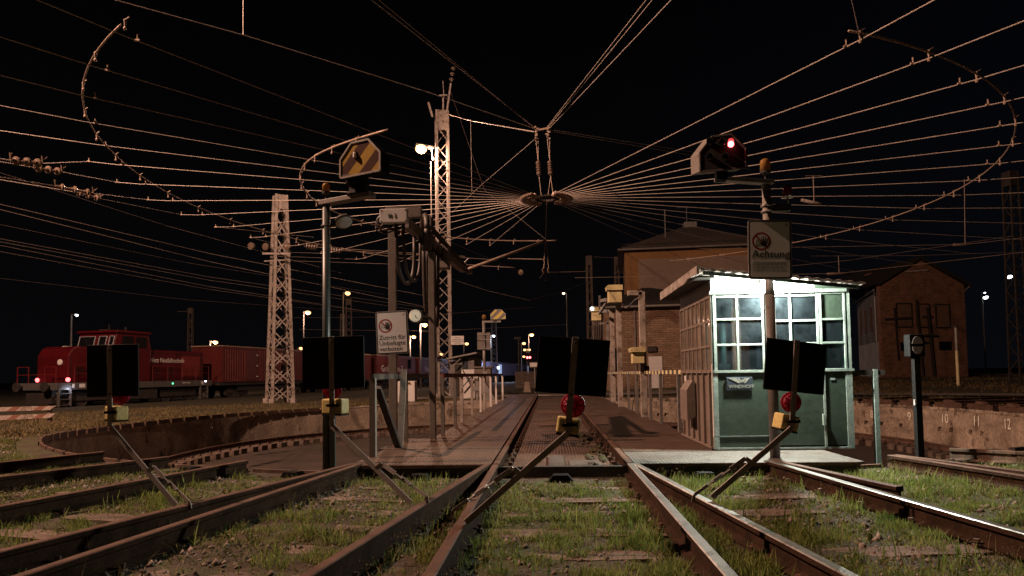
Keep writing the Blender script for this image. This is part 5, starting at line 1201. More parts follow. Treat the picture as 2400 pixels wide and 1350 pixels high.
for k, a in enumerate((1.15, 2.45, 6.4, 7.7, 9.2)):
    mb = L(); mb.tbx(a, a + (1.2 if k != 4 else 2.3), 0.285, 0.30, 1.1, 2.3 if k < 2 else 2.55); mb.build('hood_door', m_trainred, lo, bevel=0.006)
for a in (1.1, 2.4, 3.66, 6.36, 7.66, 9.15, 11.52):
    L().tbx(a, a + 0.03, 0.28, 0.296, 1.0, 2.75 if a > 5 else 2.3).build('seam', m_seam, lo)
for z_ in (1.02, 2.62): L().tbx(6.3, 11.7, 0.285, 0.298, z_, z_ + 0.03).build('seam', m_seam, lo)
for a in (1.45, 2.7, 7.0, 8.2):
    mb = L()
    for k in range(6): mb.tbx(a, a + 0.55, 0.268, 0.284, 1.3 + 0.09 * k, 1.34 + 0.09 * k)
    mb.tbx(a - 0.02, a, 0.268, 0.284, 1.28, 1.82); mb.build('louvre', m_seam, lo)
L().tbx(9.55, 11.3, 0.27, 0.30, 1.2, 2.5).build('grille', mat('dark_red_grille', (0.14, 0.014, 0.014), (0.19, 0.02, 0.018), scale=2, rough=0.6), lo)
mb = L()
for a0, a1 in ((1.1, 3.6), (6.7, 11.9)):
    mb = L()
    for z in (1.42, 1.85): mb.bar(mb.W(a0, 0.03, z), mb.W(a1, 0.03, z), 0.03, 0.03)
    a = a0
    while a <= a1 + 0.01: mb.bar(mb.W(a, 0.03, ZS), mb.W(a, 0.03, 1.85), 0.03, 0.03); a += (a1 - a0) / round((a1 - a0) / 1.25)
    mb.build('handrail', m_handrail, lo)
mb = L()
for d in (0.1, 0.8, 1.8, 2.5): mb.bar(mb.W(0.06, d, ZS), mb.W(0.06, d, 1.75), 0.035, 0.035)
for z in (1.35, 1.75): mb.bar(mb.W(0.06, 0.1, z), mb.W(0.06, 0.8, z), 0.035, 0.035); mb.bar(mb.W(0.06, 1.8, z), mb.W(0.06, 2.5, z), 0.035, 0.035)
mb.bar(mb.W(0.06, 0.8, 1.35), mb.W(0.06, 1.8, 1.35), 0.03, 0.03); mb.build('front_handrail', m_handrail, lo)
for e in (-0.25, 12.2):
    for d in (0.45, 2.15): mb = L(); mb.lathe(mb.W(e if e < 0 else e, d, 0.72), TU, [(0.24, -0.08), (0.24, 0.0), (0.1, 0.02), (0.09, 0.3)] if e < 0 else [(0.09, 0), (0.1, 0.2), (0.24, 0.22), (0.24, 0.3)], 16); mb.build('buffer', m_chassis, lo)
mb = L(); mb.tbx(0.2, 11.9, 0.5, 2.1, -0.15, 0.55); mb.tbx(1.2, 4.4, 0.25, 2.3, -0.05, 0.45); mb.tbx(7.6, 10.9, 0.25, 2.3, -0.05, 0.45); mb.tbx(4.7, 7.2, 0.1, 2.5, -0.1, 0.5); mb.build('underframe', m_chassis, lo)
for a in (1.8, 3.9, 8.2, 10.3): wheelset(lo, LT, a)
for a in (0.15, 11.75):
    mb = L(); mb.tbx(a, a + 0.06, -0.02, 0.12, -0.3, ZS + 0.0); mb.tbx(a + 0.7 if a < 1 else a - 0.7, (a + 0.76) if a < 1 else a - 0.64, -0.02, 0.12, -0.3, 0.8)
    for z in (-0.25, 0.05, 0.35): mb.tbx(min(a, a + (0.7 if a < 1 else -0.7)), max(a, a + (0.7 if a < 1 else -0.7)), 0.0, 0.22, z, z + 0.035)
    mb.build('step', m_locogrey, lo)
text('lettering', 'Netz Notfalltechnik', 0.40, L().W(6.75, 0.27, 2.08), TU, (0, 0, 1), m_white, h2, ext=0.004, sx=0.95)
mb = L(); mb.lathe(mb.W(0.97, 0.8, 2.0), -TU, [(0.16, 0), (0.14, 0.05), (0.003, 0.06)], 16); mb.build('headlamp', m_white, lo)
for d in (0.32, 2.25):
    mb = L(); mb.lathe(mb.W(0.95, d, 1.08), -TU, [(0.11, -0.08), (0.11, 0.0), (0.09, 0.02), (0.003, 0.03)], 14); mb.build('tail_light', m_redlit2, lo)
mb = L(); mb.tbx(1.5, 2.35, 1.05, 1.25, 2.852, 2.88); mb.build('roof_rail', m_white, lo)
mb = L(); mb.tbx(0.55, 0.7, 0.02, 0.10, 0.72, 0.80); sl_ = mb.build('step_light', m_bluelit, lo)
pointlight('step_glow', L().W(0.7, -0.12, 0.55), 9, (0.7, 0.8, 1.0), 0.04, lo)
mb = L(); mb.tbx(11.5, 11.6, -0.03, 0.03, 0.83, 0.9); mb.build('step_light', m_bluelit, lo)
mb = L(); mb.tbx(8.35, 8.45, -0.02, 0.02, 0.72, 0.80); mb.build('indicator', m_greenlit, lo)
mb = L()
for a, b in ((1.4, 1.75), (0.95, 1.1), (11.05, 11.35)): mb.tbx(a, b, -0.012, 0.0, 0.66, 0.86)
mb.build('data_plate', m_white, lo)
text('lettering', '0000 1 271 027-0', 0.10, L().W(9.3, -0.006, 0.76), TU, (0, 0, 1), m_white, lo, ext=0.003)
mb = L(); mb.tbx(4.3, 5.9, 1.0, 1.6, 3.865, 3.95); mb.tube([mb.W(4.6, 1.2, 3.9), mb.W(4.6, 1.2, 4.25)], 0.03, 6); mb.tube([mb.W(5.4, 0.8, 3.9), mb.W(5.4, 0.8, 4.15)], 0.05, 6); mb.build('roof_fitting', m_chassis, cab_)

def corr_side(mb, a0, a1, d, z0, z1, dep=0.05, pitch=0.28):
    n = int((a1 - a0) / pitch); p = (a1 - a0) / n; pts = []
    for i in range(n): pts += [(a0 + i * p, d), (a0 + (i + 0.35) * p, d), (a0 + (i + 0.5) * p, d + dep), (a0 + (i + 0.85) * p, d + dep)]
    pts.append((a1, d)); b = len(mb.v)
    for z in (z0, z1):
        for a, q in pts: mb.v.append(tuple(mb.W(a, q, z)))
    N_ = len(pts)
    for i in range(N_ - 1): mb.f.append((b + i, b + i + 1, b + N_ + i + 1, b + N_ + i)); mb.m.append(0)
def wagon(t, ln, label, m, roofm, z1=3.3, doors=(), wins=(), lett=None, lit=()):
    w_ = thing('container_wagon', T0(t) + TU * ln / 2 - TN * 1.3, label, 'wagon', 'wagons coupled behind the locomotive')
    mb = TB(t); mb.tbx(-0.2, ln + 0.2, 0.05, 2.55, 0.55, 0.78); mb.tbx(2.0, ln - 2.0, 0.2, 2.4, 0.15, 0.55); mb.build('underframe', m_chassis, w_)
    for a in (1.3, 2.9, ln - 2.9, ln - 1.3): wheelset(w_, t, a)
    for e0_ in (0.8, ln - 3.4): TB(t).tbx(e0_, e0_ + 2.6, 0.3, 0.5, -0.15, 0.2).build('bogie', m_chassis, w_)
    mb = TB(t); corr_side(mb, 0.05, ln - 0.05, 0.0, 0.85, z1 - 0.14); mb.tbx(0.05, ln - 0.05, 0.06, 2.5, 0.8, z1 - 0.05); bd = mb.build('container', m, w_)
    mb = TB(t)
    mb.tbx(0, ln, -0.01, 0.06, z1 - 0.14, z1); mb.tbx(0, ln, -0.01, 0.06, 0.78, 0.87); mb.tbx(0, 0.14, -0.012, 0.08, 0.87, z1 - 0.14); mb.tbx(ln - 0.14, ln, -0.012, 0.08, 0.87, z1 - 0.14); mb.build('frame', m, bd)
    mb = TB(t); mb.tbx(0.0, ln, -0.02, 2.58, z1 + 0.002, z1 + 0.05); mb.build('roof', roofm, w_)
    for a, wd in doors:
        mb = TB(t); mb.tbx(a, a + wd, -0.03, 0.02, 0.9, z1 - 0.22); d_o = mb.build('door', m, bd, bevel=0.01)
        mb = TB(t)
        for z in (1.1, 1.9, 2.7): mb.tbx(a + wd - 0.08, a + wd + 0.06, -0.05, -0.03, z, z + 0.09)
        mb.build('hinge', m_white, d_o)
    for a, wd, z, h in wins:
        mb = TB(t); mb.tbx(a, a + wd, -0.03, 0.02, z, z + h); mb.build('window', m_glassdark, bd)
    for a, wd in lit:
        mb = TB(t); mb.tbx(a, a + wd, -0.03, 0.02, 0.95, z1 - 0.4); mb.build('window', m_litdoor, bd)
    if lett: text('lettering', lett[0], lett[1], TB(t).W(lett[2], -0.035, lett[3]), TU, (0, 0, 1), m_white, bd, ext=0.004)
    return w_
m_litdoor = emit('lit_doorway', (0.5, 0.65, 1.0), 0.6)
wagon(46.6, 11.6, 'first red container wagon behind the locomotive, with a hinged door', m_contred, m_controoflit, doors=((2.6, 1.5),), wins=((5.4, 0.7, 1.55, 0.55), (7.5, 1.2, 1.0, 1.1)))
wagon(59.5, 11.6, 'second red container wagon, behind the lattice tower and the striped signal post', m_contred, m_controoflit, doors=((2.0, 1.3),))
wagon(72.4, 11.6, 'third red container wagon, lettered, beside the Zutritt sign', m_contred, m_controoflit, wins=((9.2, 0.9, 1.9, 1.1),), lett=('Gerätewagen 2', 1.0, 1.2, 1.55))
wagon(85.3, 14.0, 'fourth red wagon, between the gantry posts and the tall mast', m_contred, m_controoflit, lett=('Netz Notfalltechnik', 0.9, 2.0, 1.6))
wagon(101, 16.0, 'blue-lit wagon with bright doorways behind the small hut', m_contblue, m_controoflit, lit=((5.0, 1.2), (12.6, 1.0)))
wagon(119, 24.0, 'far blue-lit wagon at the end of the train with a bright doorway', m_contblue, m_controoflit, lit=((8.0, 2.4),))
wagon(146, 24.0, 'farthest purple-blue wagon beside the wooden fence', m_contblue, m_controoflit, lit=((8.5, 1.8),))
wl = thing('added_wagon_light', at(1150, 868, 108), 'small added white-blue light brightening the blue wagons', 'lamp')  # light added to brighten the blue wagons, no known lamp stands here
p = at(1168, 862, 112); MB().box(p, (0.3, 0.2, 0.3)).build('head', m_bluelit, wl); MB().tube([p, V((p.x, p.y, gz(p.x, p.y)))], 0.04, 6).build('pole', m_dark, wl)
pointlight('added_wagon_glow', p + V((1.6, 1.0, 0.5)), 1500, (0.55, 0.65, 1.0), 0.3, wl)

# ================================================================== BUILDINGS
pb = thing('pale_building', at(1600, 800, 58), 'big pale rendered building with a wide dark hipped roof behind the brick house', 'building')
Yb = 56.0
a0 = at(1466, 700, Yb); ze = at(1466, 588, Yb).z; dirr = V((1, -0.10, 0)).normalized()
b0 = V((a0.x, Yb, 0)); b1 = b0 + dirr * 11.6; back = V((0.10, 1, 0)).normalized() * 13
z1 = ze
mb = MB(); mb.prism([V((b0.x, b0.y, -0.3)), V((b1.x, b1.y, -0.3)), V((b1.x, b1.y, z1 + 0.0)), V((b0.x, b0.y, z1))], back); mb.build('wall', m_ochre, pb)
n_ = V((-dirr.y * -1, dirr.x * -1, 0)); n_ = V((-0.0995, -0.995, 0))
mb = MB(); P = [b0 + dirr * 1.1, b1, b1, b0 + dirr * 1.1]; zz = (0.0, 0.0, z1 - 0.75, z1 - 0.75)
mb.prism([V((p.x, p.y, z)) + n_ * 0.02 for p, z in zip(P, zz)], n_ * 0.04); mb.build('render_field', m_beige, pb)
mb = MB(); P = [b0 + dirr * 0.75, b1, b1, b0 + dirr * 0.75]; zz = (0.0, 0.0, z1 - 0.4, z1 - 0.4)
mb.prism([V((p.x, p.y, z)) + n_ * 0.004 for p, z in zip(P, zz)], n_ * 0.015); mb.build('ochre_band', m_ochre, pb)
e = 0.55; mid0 = b0 + dirr * 5.5 + back * 0.5; mid1 = b0 + dirr * 6.3 + back * 0.5
c = [b0 - dirr * e - back.normalized() * e, b1 + dirr * e - back.normalized() * e, b1 + dirr * e + back, b0 - dirr * e + back]
zr_ = at(1640, 535, Yb + 7).z
mb = MB(); vs = [V((p.x, p.y, z1 - 0.03)) for p in c] + [V((p.x, p.y, z1 + 0.07)) for p in c] + [V((mid0.x, mid0.y, zr_)), V((mid1.x, mid1.y, zr_))]
mb.add(vs, [(3, 2, 1, 0), (0, 1, 5, 4), (1, 2, 6, 5), (2, 3, 7, 6), (3, 0, 4, 7), (4, 5, 9, 8), (5, 6, 9), (6, 7, 8, 9), (7, 4, 8)]); rf = mb.build('roof', ribbed('roof_tile_rows', (0.085, 0.066, 0.060), (0.14, 0.11, 0.10), axis=0, freq=1.3, rough=0.9, bump=1.0), pb)
mb = MB(); mb.tube([c[0] + n_ * 0.08 + V((0, 0, z1)), c[1] + n_ * 0.08 + V((0, 0, z1))], 0.08, 8); mb.build('gutter', m_zinc, rf)
mb = MB()
for i in range(60): q = c[0].lerp(c[1], (i + 1.5) / 62) + back.normalized() * 0.9; mb.bar(V((q.x, q.y, z1 + 0.15)), V((q.x, q.y, z1 + 0.62)), 0.03, 0.03)
for z in (0.32, 0.6): mb.bar(c[0] + dirr * 0.5 + back.normalized() * 0.9 + V((0, 0, z1 + z)), c[1] + back.normalized() * 0.9 + V((0, 0, z1 + z)), 0.04, 0.04)
mb.build('snow_guard', m_dark, rf)
mb = MB(); q = mid0 + dirr * 0.4; mb.bx(q.x - 0.5, q.x + 0.6, q.y - 0.4, q.y + 0.4, zr_ - 0.4, zr_ + 0.3); mb.build('chimney', m_zinc, rf)
mb = MB(); q = b0 + dirr * 3.5 + back * 0.2; mb.tube([V((q.x, q.y, z1 + 0.5)), V((q.x, q.y, at(1594, 490, q.y).z))], 0.05, 6); mb.tube([V((mid0.x + 0.2, mid0.y, zr_)), V((mid0.x + 0.2, mid0.y, zr_ + 1.8))], 0.03, 6); mb.bar(V((mid0.x - 0.7, mid0.y, zr_ + 1.7)), V((mid0.x + 1.1, mid0.y, zr_ + 1.7)), 0.03, 0.03)
mb.build('antenna', m_zinc, rf)
# brick annex
bk = thing('brick_house', at(1520, 905, 45), 'low yellow-brown brick house with a dark hipped roof and a pale metal door', 'building')
Yk = 45.0; x0 = at(1416, 800, Yk).x; x1 = 12.6; zg = at(1530, 912, Yk).z; ze = at(1530, 721, Yk).z
MB().prism([(x0, Yk, zg - 0.4), (x1, Yk - 1.2, zg - 0.4), (x1, Yk - 1.2, ze), (x0, Yk, ze)], (0.6, 9, 0)).build('wall', m_brick, bk)
d_ = V((x1 - x0, -1.2, 0)).normalized(); nb = V((d_.y, -d_.x, 0))
def on(px, z, off=0.0):
    t_ = (at(px, 800, Yk).x - x0) / (x1 - x0); p = V((x0, Yk, 0)).lerp(V((x1, Yk - 1.2, 0)), t_) + nb * off; return V((p.x, p.y, z))
e = 0.5
c = [on(1416, 0) - d_ * e + nb * e, V((x1, Yk - 1.2, 0)) + d_ * e + nb * e, V((x1 + 1.1, Yk + 8.3, 0)), V((x0 + 0.1, Yk + 9.5, 0))]
pk = [on(1518, 0) + V((0.3, 4.5, 0)), on(1536, 0) + V((0.3, 4.5, 0))]; zk = at(1520, 676, Yk + 4.5).z
vs = [V((p.x, p.y, ze - 0.02)) for p in c] + [V((p.x, p.y, ze + 0.1)) for p in c] + [V((p.x, p.y, zk)) for p in pk]
mb = MB(); mb.add(vs, [(3, 2, 1, 0), (0, 1, 5, 4), (1, 2, 6, 5), (2, 3, 7, 6), (3, 0, 4, 7), (4, 5, 9, 8), (5, 6, 9), (6, 7, 8, 9), (7, 4, 8)]); rf = mb.build('roof', m_slate, bk)
mb = MB(); mb.tube([c[0] + nb * 0.07 + V((0, 0, ze + 0.02)), c[1] + nb * 0.07 + V((0, 0, ze + 0.02))], 0.075, 8); mb.tube([on(1488, ze, 0.12), on(1488, zg, 0.12)], 0.05, 6); mb.build('gutter', m_zinc, rf)
mb = MB(); mb.prism([on(1517, zg + 0.03, 0.003), on(1548, zg + 0.03, 0.003), on(1548, zg + 2.12, 0.003), on(1517, zg + 2.12, 0.003)], nb * 0.06); dr = mb.build('door', m_white, bk, bevel=0.01)
mb = MB(); mb.box(on(1521.5, zg + 1.05, 0.09), (0.06, 0.06, 0.16)); mb.build('handle', m_black, dr)
mb = MB(); mb.prism([on(1515, zg + 2.42, 0.0), on(1536, zg + 2.42, 0.0), on(1536, zg + 2.78, 0.0), on(1515, zg + 2.78, 0.0)], nb * 0.2); mb.build('wall_box', m_dark, bk, bevel=0.01)
mb = MB(); mb.prism([on(1440, zg + 1.0, 0.0), on(1451, zg + 1.0, 0.0), on(1451, zg + 2.7, 0.0), on(1440, zg + 2.7, 0.0)], nb * 0.02); mb.build('window', m_glassdark, bk)
mb = MB()
for i in range(11):
    t_ = math.pi * (0.2 + 0.6 * i / 10); mb.box(on(1548 - 42 * math.cos(t_), zg + 3.9 + 1.0 * math.sin(t_), 0.0), (0.5, 0.06, 0.42), Matrix.Rotation(math.pi / 2 - t_, 3, 'Y'))
mb.build('arch', m_brickfill, bk)
# old red brick building, right
ob = thing('brick_building', at(2180, 880, 60), 'tall derelict red brick gable building with bricked-up openings, far right', 'building')
Yo = 60.0; q0, q1 = at(2068, 760, Yo), at(2296, 760, Yo); zg = at(2180, 884, Yo).z
za = at(2066, 665, Yo).z; zc = at(2292, 662, Yo).z; zt_ = at(2172, 604, Yo).z; xm = at(2172, 640, Yo).x
ux_ = V((q1.x - q0.x, 1.6, 0)).normalized()
def OB(px, z, off=0.0):
    x = at(px, 800, Yo).x; t_ = (x - q0.x) / ux_.x; p = V((q0.x, Yo, 0)) + ux_ * t_ + V((ux_.y, -ux_.x, 0)) * off; return V((p.x, p.y, z))
no_ = V((ux_.y, -ux_.x, 0)); bko = V((-0.12, 0.99, 0)) * 16
mb = MB(); mb.prism([OB(2066, zg - 0.5), OB(2292, zg - 0.5), OB(2292, zc), OB(2172, zt_), OB(2066, za)], -no_ * 0.4); mb.build('gable_wall', m_brickred, ob)
sd0 = OB(2066, 0) - no_ * 0.4; sdv = at(2012, 800, 72).copy(); sdv = V((sdv.x, sdv.y, 0)) - V((sd0.x, sd0.y, 0)); 
def SD(t_, z, off=0.0): p = sd0 + sdv * t_ + V((-sdv.y, sdv.x, 0)).normalized() * off; return V((p.x, p.y, z))
zse = at(2058, 680, 60.4).z
mb = MB(); mb.prism([SD(0, 3.4), SD(1, 3.4), SD(1, zse), SD(0, zse)], V((1, 0.2, 0)) * 0.3); mb.build('side_wall', m_plaster, ob)
mb = MB(); mb.prism([SD(0, zg - 0.5), SD(1, zg - 0.5), SD(1, 3.38), SD(0, 3.38)], V((1, 0.2, 0)) * 0.3); mb.build('side_base', m_plasterwhite, ob)
for t_ in (0.22, 0.5, 0.74):
    mb = MB(); mb.prism([SD(t_, 4.4, 0.02), SD(t_ + 0.09, 4.4, 0.02), SD(t_ + 0.09, 6.6, 0.02), SD(t_, 6.6, 0.02)], V((-1, -0.2, 0)) * 0.03); mb.build('niche', m_brickred, ob)
mb = MB(); mb.prism([OB(2058, za - 0.15, 0.3), OB(2172, zt_ + 0.02, 0.3), OB(2172, zt_ + 0.22, 0.3), OB(2052, za - 0.05, 0.3)], bko); rf = mb.build('roof', m_tile, ob)
mb = MB(); mb.prism([OB(2172, zt_ + 0.02, 0.3), OB(2306, zc - 0.15, 0.3), OB(2310, zc - 0.02, 0.3), OB(2172, zt_ + 0.22, 0.3)], bko); mb.build('roof', m_tile, ob)
mb = MB(); mb.tube([SD(-0.02, zse, 0.25), SD(1.0, zse, 0.25)], 0.09, 6); mb.tube([SD(-0.02, zse, 0.25), SD(0.03, zse - 0.5, 0.1), SD(0.03, 3.4, 0.1)], 0.07, 6); mb.build('gutter', m_zinc, rf)
mb = MB(); mb.tube([OB(2292, zc - 0.5, 0.1), OB(2306, zc - 0.1, 0.1), OB(2312, zc - 0.05, 0.1)], 0.07, 6); mb.build('gutter', m_zinc, rf)
mb = MB(); p = SD(0.3, zse) + V((1.2, 2, 0)); mb.bx(p.x - 0.5, p.x + 0.5, p.y - 0.5, p.y + 0.5, zse, zse + 2.2); mb.build('chimney', m_brickred, rf)
for p0, p1 in ((2108, 2146), (2161, 2194), (2212, 2247)):
    za0, za1 = at(0 + p0, 763, Yo).z, at(p0, 712, Yo).z
    mb = MB(); mb.prism([OB(p0, za0, 0.0), OB(p1, za0, 0.0), OB(p1, za1, 0.0), OB(p0, za1, 0.0)], no_ * 0.012); wf = mb.build('bricked_window', m_brickfill, ob)
    mb = MB()
    for a_, b_ in ((OB(p0 - 1, za1 + .05, 0.03), OB(p1 + 1, za1 + .05, 0.03)), (OB(p0 - 1, za0 - .1, 0.06), OB(p1 + 1, za0 - .1, 0.06)), (OB(p0 - 1, za0, 0.02), OB(p0 - 1, za1, 0.02)), (OB(p1 + 1, za0, 0.02), OB(p1 + 1, za1, 0.02))): mb.bar(a_, b_, 0.10, 0.10, up=no_)
    mb.build('surround', m_dark, wf)
for p0, p1, y0, y1 in ((2114, 2136, 822, 802), (2176, 2198, 806, 800), (2217, 2250, 820, 799)):
    z0_, z1_ = at(p0, y0, Yo).z, at(p0, y1, Yo).z; mb = MB(); mb.prism([OB(p0, z0_), OB(p1, z0_), OB(p1, z1_), OB(p0, z1_)], no_ * 0.03); mb.build('window', m_glassdark, ob)
mb = MB(); z0_ = at(2180, 880, Yo).z; mb.prism([OB(2172, zg - 0.2), OB(2196, zg - 0.2), OB(2196, zg + 3.6), OB(2172, zg + 3.6)], no_ * 0.03); mb.build('door', m_brickfill, ob)
MB().bar(OB(2132, at(0 + 2132, 635, Yo).z, 0.1), OB(2194, at(2194, 630, Yo).z, 0.1), 0.08, 0.14).build('iron_beam', m_lattice, ob)
mb = MB()
mb.bar(OB(2075, at(2075, 748, Yo).z, 0.1), OB(2142, at(2142, 744, Yo).z, 0.1), 0.12, 0.18); mb.bar(OB(2158, at(2158, 700, Yo).z, 0.15), OB(2168, zg, 0.15), 0.12, 0.12); mb.bar(OB(2187, at(2187, 718, Yo).z, 0.15), OB(2197, zg, 0.15), 0.18, 0.15); mb.bar(OB(2100, at(2100, 720, Yo).z, 0.1), OB(2106, zg + 1.5, 0.1), 0.08, 0.1); mb.bar(OB(2172, zg + 3.6, 0.15), OB(2204, zg + 3.6, 0.15), 0.5, 0.15); mb.bar(OB(2174, zg + 5.2, 0.1), OB(2200, zg + 5.2, 0.1), 0.1, 0.2)
mb.build('iron_strut', m_dark, ob)

# ================================================================== SMALL HUT, FAR CABINETS AND SIGNS
Yh = 37.0
def q3(px, py, Y=Yh): return at(px, py, Y)
hut = thing('lineside_hut', q3(1085, 925), 'small grey lineside hut with a slanted roof at the far left end of the bridge', 'hut')
a, b = q3(1056, 925), q3(1112, 925); zg = gz(a.x, Yh)
mb = MB(); mb.prism([(a.x, Yh, zg - 0.2), (b.x, Yh, zg - 0.2), (b.x, Yh, q3(1112, 838).z), (a.x, Yh, q3(1058, 848).z)], (0.2, 2.2, 0)); mb.build('wall', m_grey, hut)
mb = MB(); mb.prism([(a.x - 0.15, Yh - 0.5, q3(1056, 843).z), (b.x + 0.2, Yh - 0.5, q3(1119, 829).z), (b.x + 0.2, Yh - 0.5, q3(1119, 829).z + 0.08), (a.x - 0.15, Yh - 0.5, q3(1056, 843).z + 0.08)], (0.2, 3.1, 0)); mb.build('roof', m_zinc, hut)
MB().bx(q3(1084, 880).x, q3(1097, 880).x, Yh - 0.03, Yh + 0.01, 0.9, 1.9).build('window', m_bluesheet, hut)
MB().bx(q3(1066, 880).x, q3(1080, 880).x, Yh - 0.05, Yh + 0.01, zg, 1.6).build('door', m_dark, hut)
MB().bar(q3(1060, 858, Yh - 0.5), q3(1080, 840, Yh - 0.4), 0.05, 0.05).build('strut', m_zinc, hut)
t = thing('switch_cabinet', q3(1096, 925, 34), 'white switch panel with crossed struts in front of the small hut', 'cabinet')
a, b = q3(1082, 915, 34), q3(1112, 866, 34); MB().bx(a.x, b.x, 34, 34.25, gz(a.x, 34) - 0.1, b.z).build('panel', m_white, t, bevel=0.02)
mb = MB(); mb.bar(q3(1085, 868, 33.7), q3(1108, 912, 33.7), 0.09, 0.05); mb.bar(q3(1108, 880, 33.7), q3(1080, 912, 33.7), 0.06, 0.05); mb.build('strut', m_dark, t)
t = thing('electrical_cabinet', q3(1128, 880, 36), 'brown-grey electrical cabinet under the far signal post', 'cabinet')
a, b = q3(1112, 905, 36), q3(1150, 862, 36); MB().bx(a.x, b.x, 36, 36.8, gz(a.x, 36) - 0.1, b.z).build('body', m_boothside, t, bevel=0.02); MB().bx(a.x - 0.1, b.x + 0.1, 35.9, 36.9, b.z + 0.005, b.z + 0.08).build('lid', m_boothside, t)
t = thing('machine_guard', q3(1140, 905, 31), 'pale wedge-shaped metal guard with a winch at the far bridge end', 'guard')
mb = MB(); mb.prism([q3(1126, 882, 31), q3(1133, 890, 31), q3(1163, 938, 31), q3(1135, 938, 31), q3(1127, 915, 31)], (0.0, 0.5, 0)); mb.build('plate', m_zinc, t)
mb = MB(); c = q3(1118, 886, 31); mb.lathe(c, (1, -0.3, 0), [(0.02, -0.12), (0.13, -0.1), (0.13, 0.1), (0.02, 0.12)], 14); mb.bar(c, V((c.x, c.y, -0.3)), 0.1, 0.1); c = q3(1116, 912, 31); mb.box(c, (0.3, 0.2, 0.18)); mb.build('winch', m_zinc, t)
t = thing('platform_steps', q3(1100, 945, 28), 'small grey landing with wooden steps beside the far bridge railing', 'steps')
a, b = q3(1048, 950, 26.8), q3(1150, 950, 26.8); MB().bx(a.x, -1.95, 26.4, 28.6, -0.28, -0.06).build('landing', m_coping, t)
mb = MB()
for k in range(4): mb.bx(q3(1070, 950, 26).x + 0.3 * k, -1.95, 25.9 - 0.35 * k, 26.2 - 0.35 * k, -0.55 - 0.22 * k, -0.50 - 0.22 * k)
mb.build('step', m_wood, t)
t = thing('white_cabinet', q3(953, 925, 34), 'white metal cabinet with a yellow warning triangle behind the left railing', 'cabinet')
a, b = q3(932, 932, 33), q3(972, 893, 33); MB().bx(a.x, b.x, 33, 33.6, gz(a.x, 33) - 0.1, b.z).build('body', m_white, t, bevel=0.03)
c = q3(959, 897, 32.97); MB().prism([c + V((-0.11, 0, -0.09)), c + V((0.11, 0, -0.09)), c + V((0, 0, 0.11))], (0, -0.01, 0)).build('warning_triangle', m_yel, t)
MB().prism([c + V((-0.07, -0.012, -0.065)), c + V((0.07, -0.012, -0.065)), c + V((0, -0.012, 0.06))], (0, -0.004, 0)).build('bolt_symbol', m_ink, t)
# far signal
Yf = 33.5
fs = thing('signal_post', q3(1136, 935, Yf), 'far pale signal post with a yellow and grey striped octagonal board', 'signal')
c = q3(1135, 850, Yf); zt_ = q3(1135, 754, Yf).z
MB().tube([(c.x, Yf, -0.3), (c.x, Yf, zt_)], 0.075, 12).build('pole', m_zinc, fs, smooth=True)
MB().bar(V((c.x - 0.08, Yf, zt_)), V((q3(1174, 754, Yf).x, Yf, zt_)), 0.1, 0.09).build('arm', m_zinc, fs)
W, n = sig_head(fs, q3(1150, 748, Yf - 0.1), V((1, -0.05, 0)), 0.74, 0.46, V((0.02, 0.2, 0)), True, (m_stripeY, m_stripeg, m_zinc))
MB().bar(q3(1160, 754, Yf), q3(1160, 747, Yf), 0.2, 0.1).build('mount', m_zinc, fs)
MB().bx(c.x - 0.06, c.x + 0.16, Yf - 0.2, Yf - 0.07, 0.95, 1.2).build('junction_box', m_zinc, fs)
beacon('beacon', q3(1135, 753, Yf), 0.11, 0.22, m_amber, 'amber beacon on top of the far pale signal post')
t = thing('double_sign', q3(1134, 800, Yf), 'grey back of a double sign on the far signal post', 'sign')
for x0_, x1_ in ((1119, 1132), (1140, 1149)):
    a, b = q3(x0_, 820, Yf - 0.1), q3(x1_, 779, Yf - 0.1); MB().bx(a.x, b.x, Yf - 0.11, Yf - 0.08, a.z, b.z).build('panel', m_grey, t)
mb = MB()
for y in (784, 796, 817): mb.bar(q3(1119, y, Yf - 0.13), q3(1149, y, Yf - 0.13), 0.03, 0.04)
mb.build('clamp_rail', m_zinc, t)
t = thing('notice_board', q3(1072, 798, 40), 'small pale yellowish notice with four dark lines of text on the tall mast', 'sign')
a, b = q3(1057, 808, 39.3), q3(1087, 787, 39.3); MB().bx(a.x, b.x, 39.3, 39.34, a.z, b.z).build('panel', m_white, t)
mb = MB(); h = b.z - a.z
for k, (i0, i1) in enumerate(((0.28, 0.72), (0.08, 0.94), (0.06, 0.95), (0.25, 0.78))):
    x = a.x + (b.x - a.x) * i0
    while x < a.x + (b.x - a.x) * i1 - 0.03:
        ln = random.uniform(0.04, 0.1); z = b.z - h * (0.2 + 0.21 * k); mb.bx(x, x + ln, 39.288, 39.2985, z - 0.028, z + 0.028); x += ln + 0.02
mb.build('text_line', m_inkgrey, t); MB().bar(q3(1040, 799, 39.6), q3(1057, 799, 39.4), 0.05, 0.05).build('bracket', m_zinc, t)
t = thing('signal_board', q3(1256, 905, 44), 'white rectangular signal board on a leaning pole left of the largest stop board', 'sign')
a, b = q3(1242, 860, 44), q3(1261, 850, 44); MB().bx(a.x - 0.05, b.x + 0.05, 44, 44.08, a.z - 0.06, b.z + 0.06).build('frame', m_dark, t); MB().bx(a.x, b.x, 43.985, 43.998, a.z, b.z).build('face', m_white, t)
MB().tube([V((q3(1253, 862, 44).x, 44.05, a.z)), V((q3(1255, 912, 44).x, 44.05, -0.2))], 0.045, 8).build('pole', m_zinc, t)
t = thing('board_fence', q3(1228, 890, 60), 'brown horizontal board fence before the farthest wagons', 'fence')
a, b = q3(1209, 902, 60), q3(1256, 870, 60)
